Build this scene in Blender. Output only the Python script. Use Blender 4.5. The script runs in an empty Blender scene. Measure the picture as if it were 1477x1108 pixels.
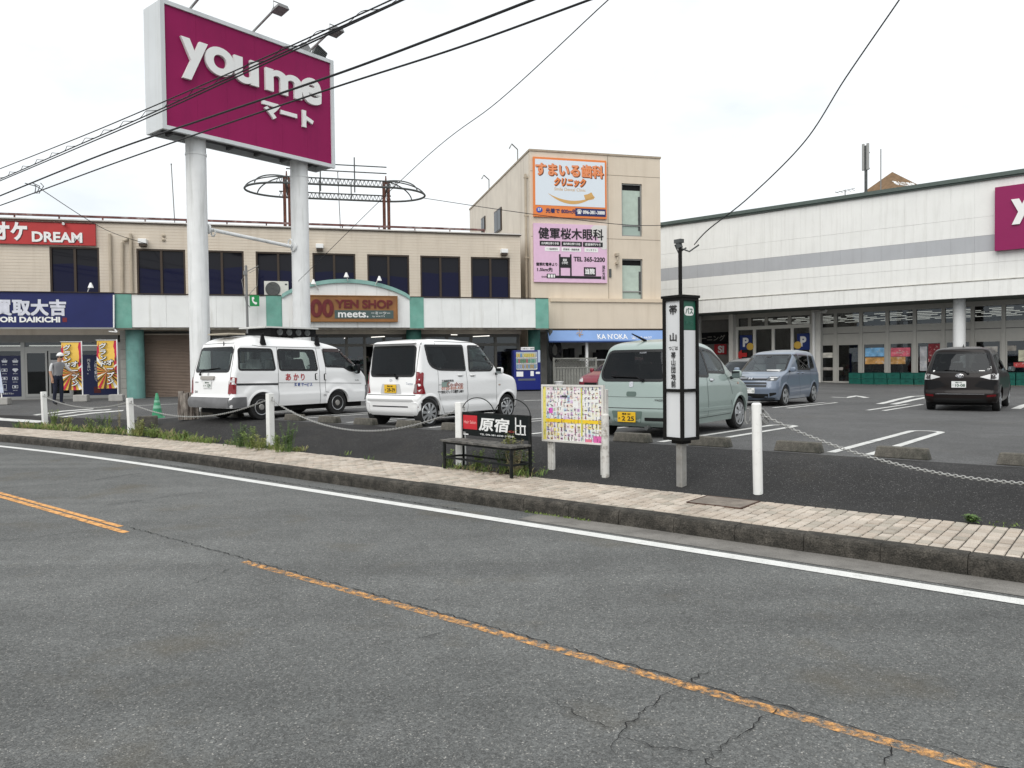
import bpy, bmesh, math, random
import numpy as np
from mathutils import Vector, Matrix
random.seed(7)
R = math.radians
scene = bpy.context.scene
COL = scene.collection

# ---------------------------------------------------------------- camera
EYE = 1.65
FPX = 1110.0                      # focal length in photograph pixels (1477 wide)
PITCH, ROLL = R(1.45), -0.0115
cam_d = bpy.data.cameras.new('camera')
cam = bpy.data.objects.new('camera', cam_d)
COL.objects.link(cam)
cam_d.sensor_width = 36.0
cam_d.lens = 36.0 * FPX / 1477.0
cam_d.clip_start, cam_d.clip_end = 0.05, 3000.0
CM = Matrix.Rotation(math.pi / 2 - PITCH, 3, 'X') @ Matrix.Rotation(ROLL, 3, 'Z')
cam.matrix_world = Matrix.Translation((0, 0, EYE)) @ CM.to_4x4()
scene.camera = cam

# ---------------------------------------------------------------- sky, sun, exposure
SUN_EL, SUN_AZ = R(46), R(200)    # azimuth measured clockwise from +Y
world = bpy.data.worlds.new('World')
scene.world = world
world.use_nodes = True
wn, wl = world.node_tree.nodes, world.node_tree.links
wn.clear()
w_out = wn.new('ShaderNodeOutputWorld')
w_bg = wn.new('ShaderNodeBackground')
w_sky = wn.new('ShaderNodeTexSky')
w_sky.sky_type = 'NISHITA'
w_sky.sun_disc = False
w_sky.sun_elevation, w_sky.sun_rotation = SUN_EL, SUN_AZ
w_sky.air_density, w_sky.dust_density, w_sky.ozone_density = 1.0, 3.0, 1.0
w_tc = wn.new('ShaderNodeTexCoord')
w_map = wn.new('ShaderNodeMapping')
w_map.inputs['Scale'].default_value = (1.0, 1.0, 2.6)
w_n = wn.new('ShaderNodeTexNoise')
w_n.inputs['Scale'].default_value = 3.4
w_n.inputs['Detail'].default_value = 7.0
w_n.inputs['Roughness'].default_value = 0.52
w_r = wn.new('ShaderNodeValToRGB')
w_r.color_ramp.elements[0].position = 0.26
w_r.color_ramp.elements[0].color = (9.8, 10.6, 11.2, 1)
w_r.color_ramp.elements[1].position = 0.49
w_r.color_ramp.elements[1].color = (12.4, 12.8, 13.0, 1)
w_mix = wn.new('ShaderNodeMix')
w_mix.data_type = 'RGBA'
w_mix.inputs[0].default_value = 0.94
wl.new(w_tc.outputs['Generated'], w_map.inputs['Vector'])
wl.new(w_map.outputs['Vector'], w_n.inputs['Vector'])
wl.new(w_n.outputs['Fac'], w_r.inputs['Fac'])
wl.new(w_sky.outputs['Color'], w_mix.inputs[6])
wl.new(w_r.outputs['Color'], w_mix.inputs[7])
wl.new(w_mix.outputs[2], w_bg.inputs['Color'])
w_bg.inputs['Strength'].default_value = 0.064
wl.new(w_bg.outputs['Background'], w_out.inputs['Surface'])
sun_d = bpy.data.lights.new('sun', 'SUN')
sun_d.energy, sun_d.angle, sun_d.color = 1.5, R(55), (1.0, 0.97, 0.92)
sun = bpy.data.objects.new('sun', sun_d)
COL.objects.link(sun)
sun_dir = Vector((math.sin(SUN_AZ) * math.cos(SUN_EL), math.cos(SUN_AZ) * math.cos(SUN_EL), math.sin(SUN_EL)))
sun.rotation_euler = sun_dir.to_track_quat('Z', 'Y').to_euler()
vs = scene.view_settings
vs.view_transform, vs.look, vs.gamma, vs.use_curve_mapping = 'Standard', 'None', 1.0, False
vs.exposure = 0.5
scene.cycles.use_denoising = True
scene.cycles.max_bounces = 6
scene.cycles.transparent_max_bounces = 12

# ---------------------------------------------------------------- materials
def srgb(r, g, b):
    f = lambda c: (c / 255 / 12.92) if c / 255 <= 0.04045 else ((c / 255 + 0.055) / 1.055) ** 2.4
    return (f(r), f(g), f(b), 1.0)

MATS = {}
def mat(name, col, rough=0.6, metal=0.0, spec=0.32, vary=0.0, vscale=4.0, dirt=0.0, dcol=(0.05, 0.045, 0.04, 1), dscale=1.2,
        bump=0.0, bscale=60.0, coat=0.0, streak=False, emit=0.0, dlo=0.5, dhi=0.72, grain=0.0, gscale=300.0, inside=None, wave=None):
    """procedural surface: base colour, slow variation, dirt patches or rain streaks, fine grain and bump"""
    if name in MATS: return MATS[name]
    m = bpy.data.materials.new(name); MATS[name] = m
    m.use_nodes = True
    n, l = m.node_tree.nodes, m.node_tree.links
    b = n['Principled BSDF']
    b.inputs['Roughness'].default_value = rough
    b.inputs['Metallic'].default_value = metal
    b.inputs['Specular IOR Level'].default_value = spec
    b.inputs['Coat Weight'].default_value = coat
    b.inputs['Coat Roughness'].default_value = 0.04
    tc = n.new('ShaderNodeTexCoord')
    cur = None
    def mixc(fac, a, bb, blend='MIX'):
        x = n.new('ShaderNodeMix'); x.data_type = 'RGBA'; x.blend_type = blend
        if isinstance(fac, float): x.inputs[0].default_value = fac
        else: l.new(fac, x.inputs[0])
        for i, v in ((6, a), (7, bb)):
            if isinstance(v, tuple): x.inputs[i].default_value = v
            else: l.new(v, x.inputs[i])
        return x.outputs[2]
    def noise(scale, detail=4.0, vec=None, rough_=0.55):
        x = n.new('ShaderNodeTexNoise'); x.inputs['Scale'].default_value = scale
        x.inputs['Detail'].default_value = detail; x.inputs['Roughness'].default_value = rough_
        l.new(vec or tc.outputs['Object'], x.inputs['Vector']); return x.outputs['Fac']
    def ramp(f, lo, hi):
        x = n.new('ShaderNodeMapRange'); x.inputs['From Min'].default_value = lo; x.inputs['From Max'].default_value = hi
        l.new(f, x.inputs['Value']); return x.outputs['Result']
    cur = col
    if vary:
        d = tuple(c * (1 - vary) for c in col[:3]) + (1,); u = tuple(min(1, c * (1 + vary)) for c in col[:3]) + (1,)
        cur = mixc(ramp(noise(vscale, 5.0), 0.3, 0.7), d, u)
    if dirt:
        vec = None
        if streak:
            mp = n.new('ShaderNodeMapping'); mp.inputs['Scale'].default_value = (3.0, 3.0, 0.22)
            l.new(tc.outputs['Object'], mp.inputs['Vector']); vec = mp.outputs['Vector']
        f = ramp(noise(dscale, 7.0, vec, 0.65), dlo, dhi)
        mm = n.new('ShaderNodeMath'); mm.operation = 'MULTIPLY'; mm.inputs[1].default_value = dirt
        l.new(f, mm.inputs[0])
        cur = mixc(mm.outputs[0], cur, dcol)
    if grain:
        f = ramp(noise(gscale, 2.0), 0.35, 0.75)
        d = tuple(c * (1 - grain) for c in col[:3]) + (1,)
        g = n.new('ShaderNodeMapRange'); g.inputs['To Min'].default_value = 1 - grain; g.inputs['To Max'].default_value = 1 + grain
        l.new(f, g.inputs['Value'])
        vm = n.new('ShaderNodeVectorMath'); vm.operation = 'SCALE'
        if isinstance(cur, tuple): vm.inputs[0].default_value = cur[:3]
        else: l.new(cur, vm.inputs[0])
        l.new(g.outputs['Result'], vm.inputs['Scale'])
        cur = vm.outputs['Vector']
    if inside:
        geo = n.new('ShaderNodeNewGeometry')
        cur = mixc(geo.outputs['Backfacing'], cur, inside)
    if isinstance(cur, tuple): b.inputs['Base Color'].default_value = cur
    else: l.new(cur, b.inputs['Base Color'])
    if emit:
        b.inputs['Emission Color'].default_value = col; b.inputs['Emission Strength'].default_value = emit
    if bump or wave:
        bp = n.new('ShaderNodeBump'); bp.inputs['Strength'].default_value = bump or 0.5; bp.inputs['Distance'].default_value = 0.01
        if wave:
            w = n.new('ShaderNodeTexWave'); w.bands_direction = wave[0]; w.inputs['Scale'].default_value = wave[1]
            w.inputs['Distortion'].default_value = 0.0; l.new(tc.outputs['Object'], w.inputs['Vector']); l.new(w.outputs['Fac'], bp.inputs['Height'])
        else: l.new(noise(bscale, 3.0), bp.inputs['Height'])
        l.new(bp.outputs['Normal'], b.inputs['Normal'])
    return m

def glass(name, tint, extra=0.05, rough=0.01):
    if name in MATS: return MATS[name]
    m = bpy.data.materials.new(name); MATS[name] = m
    m.use_nodes = True
    n, l = m.node_tree.nodes, m.node_tree.links; n.clear()
    o = n.new('ShaderNodeOutputMaterial'); mx = n.new('ShaderNodeMixShader')
    tr = n.new('ShaderNodeBsdfTransparent'); gl = n.new('ShaderNodeBsdfGlossy'); lw = n.new('ShaderNodeLayerWeight'); lw.inputs['Blend'].default_value = 0.5
    pw = n.new('ShaderNodeMath'); pw.operation = 'POWER'; pw.inputs[1].default_value = 5.0
    ad = n.new('ShaderNodeMath'); ad.operation = 'MULTIPLY_ADD'; ad.inputs[1].default_value = 0.9; ad.inputs[2].default_value = 0.018 + extra; ad.use_clamp = True
    tr.inputs['Color'].default_value = tint; gl.inputs['Roughness'].default_value = rough
    gl.inputs['Color'].default_value = (0.9, 0.95, 1, 1)
    l.new(lw.outputs['Facing'], pw.inputs[0]); l.new(pw.outputs[0], ad.inputs[0]); l.new(ad.outputs[0], mx.inputs[0]); l.new(tr.outputs[0], mx.inputs[1]); l.new(gl.outputs[0], mx.inputs[2])
    l.new(mx.outputs[0], o.inputs['Surface']); return m

# ---------------------------------------------------------------- mesh helpers
class MB:
    """collects shapes into one mesh"""
    def __init__(s): s.v, s.f = [], []
    def add(s, vs, fs):
        k = len(s.v); s.v += [tuple(v) for v in vs]; s.f += [tuple(i + k for i in f) for f in fs]; return s
    def box(s, lo, hi):
        (a, b, c), (d, e, g) = lo, hi
        return s.add([(a, b, c), (d, b, c), (d, e, c), (a, e, c), (a, b, g), (d, b, g), (d, e, g), (a, e, g)],
                     [(3, 2, 1, 0), (4, 5, 6, 7), (0, 1, 5, 4), (1, 2, 6, 5), (2, 3, 7, 6), (3, 0, 4, 7)])
    def bar(s, p, q, w, h=None, up=(0, 0, 1)):
        p, q = Vector(p), Vector(q); d = (q - p).normalized(); up = Vector(up)
        if abs(d.dot(up)) > 0.99: up = Vector((0, 1, 0))
        x = d.cross(up).normalized() * w / 2; y = x.cross(d).normalized() * (h or w) / 2
        return s.add([p - x - y, p + x - y, p + x + y, p - x + y, q - x - y, q + x - y, q + x + y, q - x + y],
                     [(3, 2, 1, 0), (4, 5, 6, 7), (0, 1, 5, 4), (1, 2, 6, 5), (2, 3, 7, 6), (3, 0, 4, 7)])
    def cyl(s, p, q, r, r2=None, n=16, caps=True):
        p, q = Vector(p), Vector(q); d = (q - p).normalized(); u = Vector((1, 0, 0)) if abs(d.z) > 0.9 else Vector((0, 0, 1))
        x = d.cross(u).normalized(); y = x.cross(d); r2 = r if r2 is None else r2
        vs = [p + (x * math.cos(2 * math.pi * i / n) + y * math.sin(2 * math.pi * i / n)) * r for i in range(n)] + \
             [q + (x * math.cos(2 * math.pi * i / n) + y * math.sin(2 * math.pi * i / n)) * r2 for i in range(n)]
        fs = [((i + 1) % n, i, n + i, n + (i + 1) % n) for i in range(n)]
        if caps: fs += [tuple(range(n)), tuple(range(2 * n - 1, n - 1, -1))]
        return s.add(vs, fs)
    def tube(s, pts, r, n=8):
        pts = [Vector(p) for p in pts]; vs = []; m = len(pts)
        for i, p in enumerate(pts):
            d = (pts[min(i + 1, m - 1)] - pts[max(i - 1, 0)]).normalized(); u = Vector((0, 0, 1)) if abs(d.z) < 0.95 else Vector((1, 0, 0))
            x = d.cross(u).normalized(); y = x.cross(d); rr = r[i] if isinstance(r, (list, tuple)) else r
            vs += [p + (x * math.cos(2 * math.pi * k / n) + y * math.sin(2 * math.pi * k / n)) * rr for k in range(n)]
        fs = [(i * n + (k + 1) % n, i * n + k, (i + 1) * n + k, (i + 1) * n + (k + 1) % n) for i in range(m - 1) for k in range(n)]
        fs += [tuple(range(n)), tuple((m - 1) * n + k for k in range(n - 1, -1, -1))]
        return s.add(vs, fs)
    def lathe(s, prof, n=24, c=(0, 0, 0), axis='Z'):
        vs = []; m = len(prof)
        for r, z in prof:
            for k in range(n):
                a = 2 * math.pi * k / n; x, y = r * math.cos(a), r * math.sin(a)
                p = {'Z': (x, y, z), 'Y': (x, -z, y), 'X': (z, x, y)}[axis]
                vs.append((p[0] + c[0], p[1] + c[1], p[2] + c[2]))
        fs = [(i * n + k, i * n + (k + 1) % n, (i + 1) * n + (k + 1) % n, (i + 1) * n + k) for i in range(m - 1) for k in range(n)]
        if prof[0][0] > 1e-4: fs.append(tuple(range(n - 1, -1, -1)))
        if prof[-1][0] > 1e-4: fs.append(tuple((m - 1) * n + k for k in range(n)))
        return s.add(vs, fs)
    def prism(s, poly, a, b, M=None):
        """2-D outline (counter-clockwise) in the local x-z plane, from y=a to y=b; M maps to the wanted frame"""
        n = len(poly); vs = [(x, a, z) for x, z in poly] + [(x, b, z) for x, z in poly]
        fs = [tuple(range(n)), tuple(range(2 * n - 1, n - 1, -1))] + [((i + 1) % n, i, n + i, n + (i + 1) % n) for i in range(n)]
        if M is not None: vs = [M @ Vector(v) for v in vs]
        return s.add(vs, fs)
    def build(s, name, m, parent=None, smooth=False, bevel=0.0, kind=None, seg=2, recalc=True):
        me = bpy.data.meshes.new(name)
        me.from_pydata(s.v, [], s.f); me.update()
        if bevel or recalc:
            bm = bmesh.new(); bm.from_mesh(me)
            if bevel:
                es = [e for e in bm.edges if e.is_manifold and e.calc_face_angle(0) > 0.6]
                bmesh.ops.bevel(bm, geom=es, offset=bevel, segments=seg, profile=0.5, affect='EDGES')
            if recalc: bmesh.ops.recalc_face_normals(bm, faces=bm.faces)
            bm.to_mesh(me); bm.free()
        return link(name, me, m, parent, smooth, kind)

def link(name, me, m, parent=None, smooth=False, kind=None):
    if m is not None:
        me.materials.clear()
        for x in (m if isinstance(m, (list, tuple)) else [m]): me.materials.append(x)
    if smooth:
        me.polygons.foreach_set('use_smooth', [True] * len(me.polygons))
        try: me.set_sharp_from_angle(angle=R(35 if smooth is True else smooth))
        except Exception: pass
    o = bpy.data.objects.new(name, me); COL.objects.link(o)
    if parent is not None: o.parent = parent
    if kind: o['kind'] = kind
    return o

def tag(o, label=None, cat=None, group=None, kind=None):
    if label: o['label'] = label
    if cat: o['category'] = cat
    if group: o['group'] = group
    if kind: o['kind'] = kind
    return o

def empty(name, loc, rz=0.0, label=None, cat=None, group=None):
    o = bpy.data.objects.new(name, None); COL.objects.link(o)
    o.location = loc; o.rotation_euler = (0, 0, rz); o.empty_display_size = 0.2
    return tag(o, label, cat, group)

def copy_tree(o, parent=None):
    c = o.copy(); COL.objects.link(c)
    if parent is not None: c.parent = parent
    for ch in list(o.children): copy_tree(ch, c)
    return c

def world_m(o):
    m = o.matrix_basis.copy(); p = o.parent
    while p is not None: m = p.matrix_basis @ m; p = p.parent
    return m

TXT = {}
def text_mesh(body, bold=0.0, extrude=0.0, space=1.0, shear=0.0, line=1.0):
    fat = 0
    if bold > .013 and any(0x3400 < ord(ch) < 0x9fff for ch in body): fat = (bold - .013) * .8; bold = .013
    key = (body, bold, extrude, space, shear, line, fat)
    if key in TXT: return TXT[key]
    c = bpy.data.curves.new('lettering', 'FONT'); c.body = body; c.offset = bold; c.extrude = extrude; c.space_character = space
    c.shear = shear; c.space_line = line; c.align_x = 'CENTER'; c.resolution_u = 7 if len(body) < 3 or extrude else 3
    o = bpy.data.objects.new('lettering', c); COL.objects.link(o)
    bpy.context.view_layer.update()
    me = bpy.data.meshes.new_from_object(o.evaluated_get(bpy.context.evaluated_depsgraph_get()))
    bpy.data.objects.remove(o); bpy.data.curves.remove(c)
    co = np.empty(len(me.vertices) * 3); me.vertices.foreach_get('co', co); co = co.reshape(-1, 3)
    fs = [tuple(p.vertices) for p in me.polygons]
    if fat:          # a heavier face: slightly shifted copies laid over one another
        n = len(co); fs = [tuple(i + k * n for i in f) for k in range(4) for f in fs]
        co = np.concatenate([co + np.array((dx * fat, dy * fat, k * .0007)) for k, (dx, dy) in enumerate(((-1, -1), (1, -1), (-1, 1), (1, 1)))])
    TXT[key] = (fs, co); bpy.data.meshes.remove(me)
    return TXT[key]

def lettering(parent, body, m, o, xa, ya, w, h, bold=0.0, depth=0.0, space=1.0, name='lettering', shear=0.0, line=1.0):
    """writing fitted into a box w by h centred on o; xa points along the line, ya up; depth raises the letters"""
    fs, co = text_mesh(body, bold, 0.5 if depth else 0.0, space, shear, line)
    lo, hi = co.min(0), co.max(0); q = co.copy()
    q[:, 0] = (co[:, 0] - (lo[0] + hi[0]) / 2) / max(hi[0] - lo[0], 1e-6) * w
    q[:, 1] = (co[:, 1] - (lo[1] + hi[1]) / 2) / max(hi[1] - lo[1], 1e-6) * h
    xa, ya = Vector(xa), Vector(ya); za = xa.cross(ya).normalized()
    A = np.array([xa, ya, za * (depth if depth else 1.0)])
    if depth: q[:, 2] += 0.5
    P = q @ A + np.array(o)
    me = bpy.data.meshes.new(name); me.from_pydata(P.tolist(), [], fs); me.update()
    return link(name, me, m, parent)

# ---------------------------------------------------------------- surveying
def ray(px, py):
    return CM @ Vector(((px - 738.5) / FPX, -(py - 554) / FPX, -1.0))
CO = Vector((0, 0, EYE))
TH = R(50.5)
NV = Vector((math.cos(TH), math.sin(TH), 0))       # from the road towards the car park
EV = Vector((NV.y, -NV.x, 0))                      # along the road, towards the right
def sst(a, b, x):
    u = min(1, max(0, (x - a) / (b - a))); return u * u * (3 - 2 * u)
def bend(s):
    d = max(0, -12 - s); return -0.0075 * d * d if d < 30 else -0.0075 * (900 + 60 * (d - 30))
def RD(s, t, z=0.0):
    """road frame to world"""
    return EV * s + NV * (t + bend(s)) + Vector((0, 0, z))
def LZs(s, t):
    t = t - bend(s)
    te = 9.7 + 3.3 * sst(-17, -22, s)
    if t < 8.05: return 0.15
    z = 0.15 + 0.30 * sst(8.05, te, t) if t < te else 0.45
    w = sst(-20, -10, s)
    return z - w * min(0.0115 * max(0, t - 10), 0.21)
def LZ(x, y):
    p = Vector((x, y, 0)); return LZs(p.dot(EV), p.dot(NV))
def pick(px, py, dz=0.0):
    """where the line of sight through a photo point meets the car park's ground"""
    d = ray(px, py); lo, hi = 3.0, 90.0
    f = lambda k: (CO + d * k).z - LZ(*(CO + d * k).xy) - dz
    for _ in range(50):
        m = (lo + hi) / 2
        if f(m) > 0: lo = m
        else: hi = m
    p = CO + d * lo; return Vector((p.x, p.y, LZ(p.x, p.y) + dz))
def flat(px, py, z):
    d = ray(px, py); return CO + d * ((z - EYE) / d.z)
def onplane(px, py, o, n):
    d = ray(px, py); n = Vector(n); return CO + d * ((Vector(o) - CO).dot(n) / d.dot(n))
class Face:
    """an upright plane with local x along it, y into it; gives local (x, z) of a photo point"""
    def __init__(s, root): s.M = world_m(root); s.I = s.M.inverted()
    def __call__(s, px, py, y=0.0):
        n = s.M.to_3x3() @ Vector((0, 1, 0)); p = onplane(px, py, s.M @ Vector((0, y, 0)), n); q = s.I @ p
        return q.x, q.z
# ================================================================ ground
def asphalt(name, base, light, scale=1.0, blot=0.25, warm=0.0, speck=0.75, oil=0.5, lanes=0.0):
    m = bpy.data.materials.new(name); m.use_nodes = True
    n, l = m.node_tree.nodes, m.node_tree.links; b = n['Principled BSDF']; tc = n.new('ShaderNodeTexCoord')
    def noise(sc, det=3.0, rg=0.55):
        x = n.new('ShaderNodeTexNoise'); x.inputs['Scale'].default_value = sc; x.inputs['Detail'].default_value = det; x.inputs['Roughness'].default_value = rg
        l.new(tc.outputs['Object'], x.inputs['Vector']); return x.outputs['Fac']
    def rmp(f, a, bb, lo=0.0, hi=1.0):
        x = n.new('ShaderNodeMapRange'); x.inputs['From Min'].default_value = a; x.inputs['From Max'].default_value = bb
        x.inputs['To Min'].default_value = lo; x.inputs['To Max'].default_value = hi; l.new(f, x.inputs['Value']); return x.outputs['Result']
    def mx(fac, a, bb, bl='MIX'):
        x = n.new('ShaderNodeMix'); x.data_type = 'RGBA'; x.blend_type = bl
        if isinstance(fac, float): x.inputs[0].default_value = fac
        else: l.new(fac, x.inputs[0])
        for i, v in ((6, a), (7, bb)):
            if isinstance(v, tuple): x.inputs[i].default_value = v
            else: l.new(v, x.inputs[i])
        return x.outputs[2]
    vo = n.new('ShaderNodeTexVoronoi'); vo.inputs['Scale'].default_value = 150 * scale; l.new(tc.outputs['Object'], vo.inputs['Vector'])
    sep = n.new('ShaderNodeSeparateColor'); l.new(vo.outputs['Color'], sep.inputs['Color'])
    stone = rmp(sep.outputs[0], 0.0, 1.0, 0.68, 1.32)
    pale = rmp(sep.outputs[1], 0.94, 0.99)
    big = rmp(noise(0.35, 6.0, 0.6), 0.3, 0.7, 1 - blot, 1 + blot)
    mid = rmp(noise(2.4, 6.0, 0.65), 0.3, 0.7, 1 - blot * 0.6, 1 + blot * 0.6)
    mp = n.new('ShaderNodeMapping'); mp.inputs['Rotation'].default_value = (0, 0, math.pi / 2 - TH); mp.inputs['Scale'].default_value = (0.06, 0.9, 1)
    l.new(tc.outputs['Object'], mp.inputs['Vector']); sn = n.new('ShaderNodeTexNoise'); sn.inputs['Scale'].default_value = 1.6; sn.inputs['Detail'].default_value = 4
    l.new(mp.outputs['Vector'], sn.inputs['Vector']); streak = rmp(sn.outputs['Fac'], 0.3, 0.7, 1 - lanes, 1 + lanes)
    v2 = n.new('ShaderNodeTexVoronoi'); v2.inputs['Scale'].default_value = 62 * scale; l.new(tc.outputs['Object'], v2.inputs['Vector'])
    s2 = n.new('ShaderNodeSeparateColor'); l.new(v2.outputs['Color'], s2.inputs['Color']); coarse = rmp(s2.outputs[2], 0.0, 1.0, 0.82, 1.2)
    c = mx(pale, base, light)
    for f in (stone, coarse, big, mid, streak):
        v = n.new('ShaderNodeVectorMath'); v.operation = 'SCALE'; l.new(c, v.inputs[0]); l.new(f, v.inputs['Scale']); c = v.outputs['Vector']
    c = mx(rmp(noise(0.8, 5.0, 0.6), 0.56, 0.72, 0.0, warm), c, (0.105, 0.088, 0.058, 1))
    c = mx(rmp(noise(1.5, 8.0, 0.75), 0.68, 0.74, 0.0, oil), c, tuple(x * 0.38 for x in base[:3]) + (1,))
    l.new(c, b.inputs['Base Color']); b.inputs['Roughness'].default_value = 0.86; b.inputs['Specular IOR Level'].default_value = 0.35
    bp = n.new('ShaderNodeBump'); bp.inputs['Strength'].default_value = speck; bp.inputs['Distance'].default_value = 0.006
    l.new(rmp(vo.outputs['Distance'], 0.0, 0.6, 1.0, 0.0), bp.inputs['Height']); l.new(bp.outputs['Normal'], b.inputs['Normal'])
    return m
M_road = asphalt('road_asphalt', (0.118, 0.121, 0.118, 1), (0.30, 0.29, 0.27, 1), 1.0, 0.19, 0.5, 0.75, 0.85, 0.17)
M_lot = asphalt('lot_asphalt', (0.092, 0.092, 0.092, 1), (0.2, 0.2, 0.2, 1), 0.9, 0.2, 0.12, 0.7, 0.35)
M_apron = asphalt('apron_asphalt', (0.023, 0.0222, 0.0222, 1), (0.12, 0.118, 0.115, 1), 0.8, 0.3, 0.12, 1.0, 0.3)
M_conc = mat('gutter_concrete', (0.20, 0.19, 0.175, 1), 0.85, vary=0.2, vscale=2.5, dirt=0.55, dscale=3, bump=0.3, bscale=120, grain=0.3, gscale=160)
M_kerb = mat('kerb_concrete', (0.072, 0.065, 0.055, 1), 0.9, vary=0.35, vscale=5, dirt=0.8, dcol=(0.028, 0.026, 0.022, 1), dscale=9, dlo=0.42, dhi=0.58, bump=1.0, bscale=60, grain=0.5, gscale=90)
M_white = mat('white_road_paint', (0.66, 0.66, 0.64, 1), 0.75, vary=0.06, dirt=0.5, dcol=(0.22, 0.22, 0.21, 1), dscale=9, dlo=0.55, dhi=0.75, bump=0.4, bscale=90, grain=0.15, gscale=120)
def worn(name, col, lo, hi, scale):
    m = bpy.data.materials.new(name); m.use_nodes = True
    n, l = m.node_tree.nodes, m.node_tree.links; b = n['Principled BSDF']; b.inputs['Roughness'].default_value = 0.8
    tc = n.new('ShaderNodeTexCoord'); x = n.new('ShaderNodeTexNoise'); x.inputs['Scale'].default_value = scale; x.inputs['Detail'].default_value = 9; x.inputs['Roughness'].default_value = 0.75
    l.new(tc.outputs['Object'], x.inputs['Vector']); r = n.new('ShaderNodeMapRange'); r.inputs['From Min'].default_value = lo; r.inputs['From Max'].default_value = hi
    l.new(x.outputs['Fac'], r.inputs['Value']); l.new(r.outputs['Result'], b.inputs['Alpha']); b.inputs['Base Color'].default_value = col
    return m
M_yellow = worn('worn_orange_paint', (0.70, 0.35, 0.11, 1), 0.43, 0.64, 17.0)
M_yellow2 = worn('solid_orange_paint', (0.68, 0.34, 0.11, 1), 0.34, 0.52, 9.0)
M_crack = mat('crack_dark', (0.012, 0.012, 0.012, 1), 0.95)

g = MB(); g.add([(-900, -900, -0.12), (900, -900, -0.12), (900, 900, -0.12), (-900, 900, -0.12)], [(0, 1, 2, 3)])
g.build('ground', mat('far_ground', (0.09, 0.09, 0.085, 1), 0.9, vary=0.2, vscale=0.05), kind='structure')

SV = [-130, -100, -80, -65, -55, -48, -42] + [-38 + 1.0 * i for i in range(0, 29)] + [-8 + 2 * i for i in range(0, 9)] + [14, 22, 32, 45, 60]
def sheet(name, m, ts, zf, svals=SV, kind='structure', bendy=True):
    q = MB(); n = len(ts); vs = []
    for s in svals:
        for t in ts: vs.append(RD(s, t, zf(s, t)) if bendy else (EV * s + NV * t + Vector((0, 0, zf(s, t)))))
    q.add(vs, [(i * n + j, (i + 1) * n + j, (i + 1) * n + j + 1, i * n + j + 1) for i in range(len(svals) - 1) for j in range(n - 1)])
    return q.build(name, m, kind=kind, smooth=60)
sheet('road', M_road, [-5.5, -1, 3.5, 6.71], lambda s, t: 0.0)
sheet('gutter', M_conc, [6.33, 6.705], lambda s, t: 0.004, [-5.15 + i for i in range(12)] + [10, 20, 40])
sheet('edge_line', M_white, [6.10, 6.25], lambda s, t: 0.005, SV)
sheet('centre_line', M_yellow, [3.515, 3.592], lambda s, t: 0.004, [-5.9 + 0.5 * i for i in range(30)])
for a, b in ((-34.0, -7.92),):
    sheet('centre_line', M_yellow2, [3.43, 3.505], lambda s, t: 0.004, [a + (b - a) * i / 24 for i in range(25)])
    sheet('centre_line', M_yellow2, [3.535, 3.60], lambda s, t: 0.004, [a + (b - a - 0.35) * i / 24 for i in range(25)])
def crack(pts, w=0.012, seed=1, jag=0.03, n=14):
    rnd = random.Random(seed); P = []
    for a, b in zip(pts[:-1], pts[1:]):
        a, b = Vector(a), Vector(b); k = max(2, int((b - a).length / 0.035)); side = Vector((-(b - a).y, (b - a).x, 0)).normalized()
        for i in range(k): P.append(a + (b - a) * i / k + side * rnd.uniform(-jag, jag))
    P.append(Vector(pts[-1])); vs = []
    for i, p in enumerate(P):
        d = (P[min(i + 1, len(P) - 1)] - P[max(i - 1, 0)]).normalized(); x = Vector((-d.y, d.x, 0))
        ww = w * rnd.uniform(0.3, 1.3) / 2 * (0.25 if i in (0, len(P) - 1) else 1)
        vs += [p + x * ww, p - x * ww]
    return vs, [(2 * i, 2 * i + 1, 2 * i + 3, 2 * i + 2) for i in range(len(P) - 1)]
CR = MB()
CR.add(*crack([RD(-8.2 + 0.8 * i, 3.605, 0.008) for i in range(19)], 0.010, 3, 0.018))
for sd, L, w in ((11, [(990, 985), (960, 1000), (925, 1030), (893, 1052), (885, 1085)], .008), (12, [(1122, 1022), (1078, 1052), (1030, 1085), (1018, 1102), (1040, 1108)], .009),
              (13, [(1285, 1072), (1278, 1106)], .012), (14, [(893, 1062), (940, 1076), (1020, 1084)], .007), (15, [(988, 985), (1022, 967)], .01), (16, [(650, 908), (600, 922)], .01),
              (17, [(400, 838), (362, 846)], .01), (19, [(0, 704), (110, 696), (205, 682)], .02), (20, [(150, 729), (250, 715), (320, 706)], .016), (21, [(340, 816), (280, 842)], .006),
              (22, [(800, 1010), (850, 1040), (888, 1050)], .006), (23, [(0, 780), (140, 764)], .012)):
    CR.add(*crack([flat(x, y, 0.008) for x, y in L], w * .7, sd, 0.018))
CR.build('road_crack', M_crack, kind='structure')
CR = MB(); CR.add(*crack([RD(-14 + 1.0 * i, 6.36, 0.008) for i in range(9)], 0.018, 5, 0.02)); CR.build('gutter_crack', M_crack, kind='structure')

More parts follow.
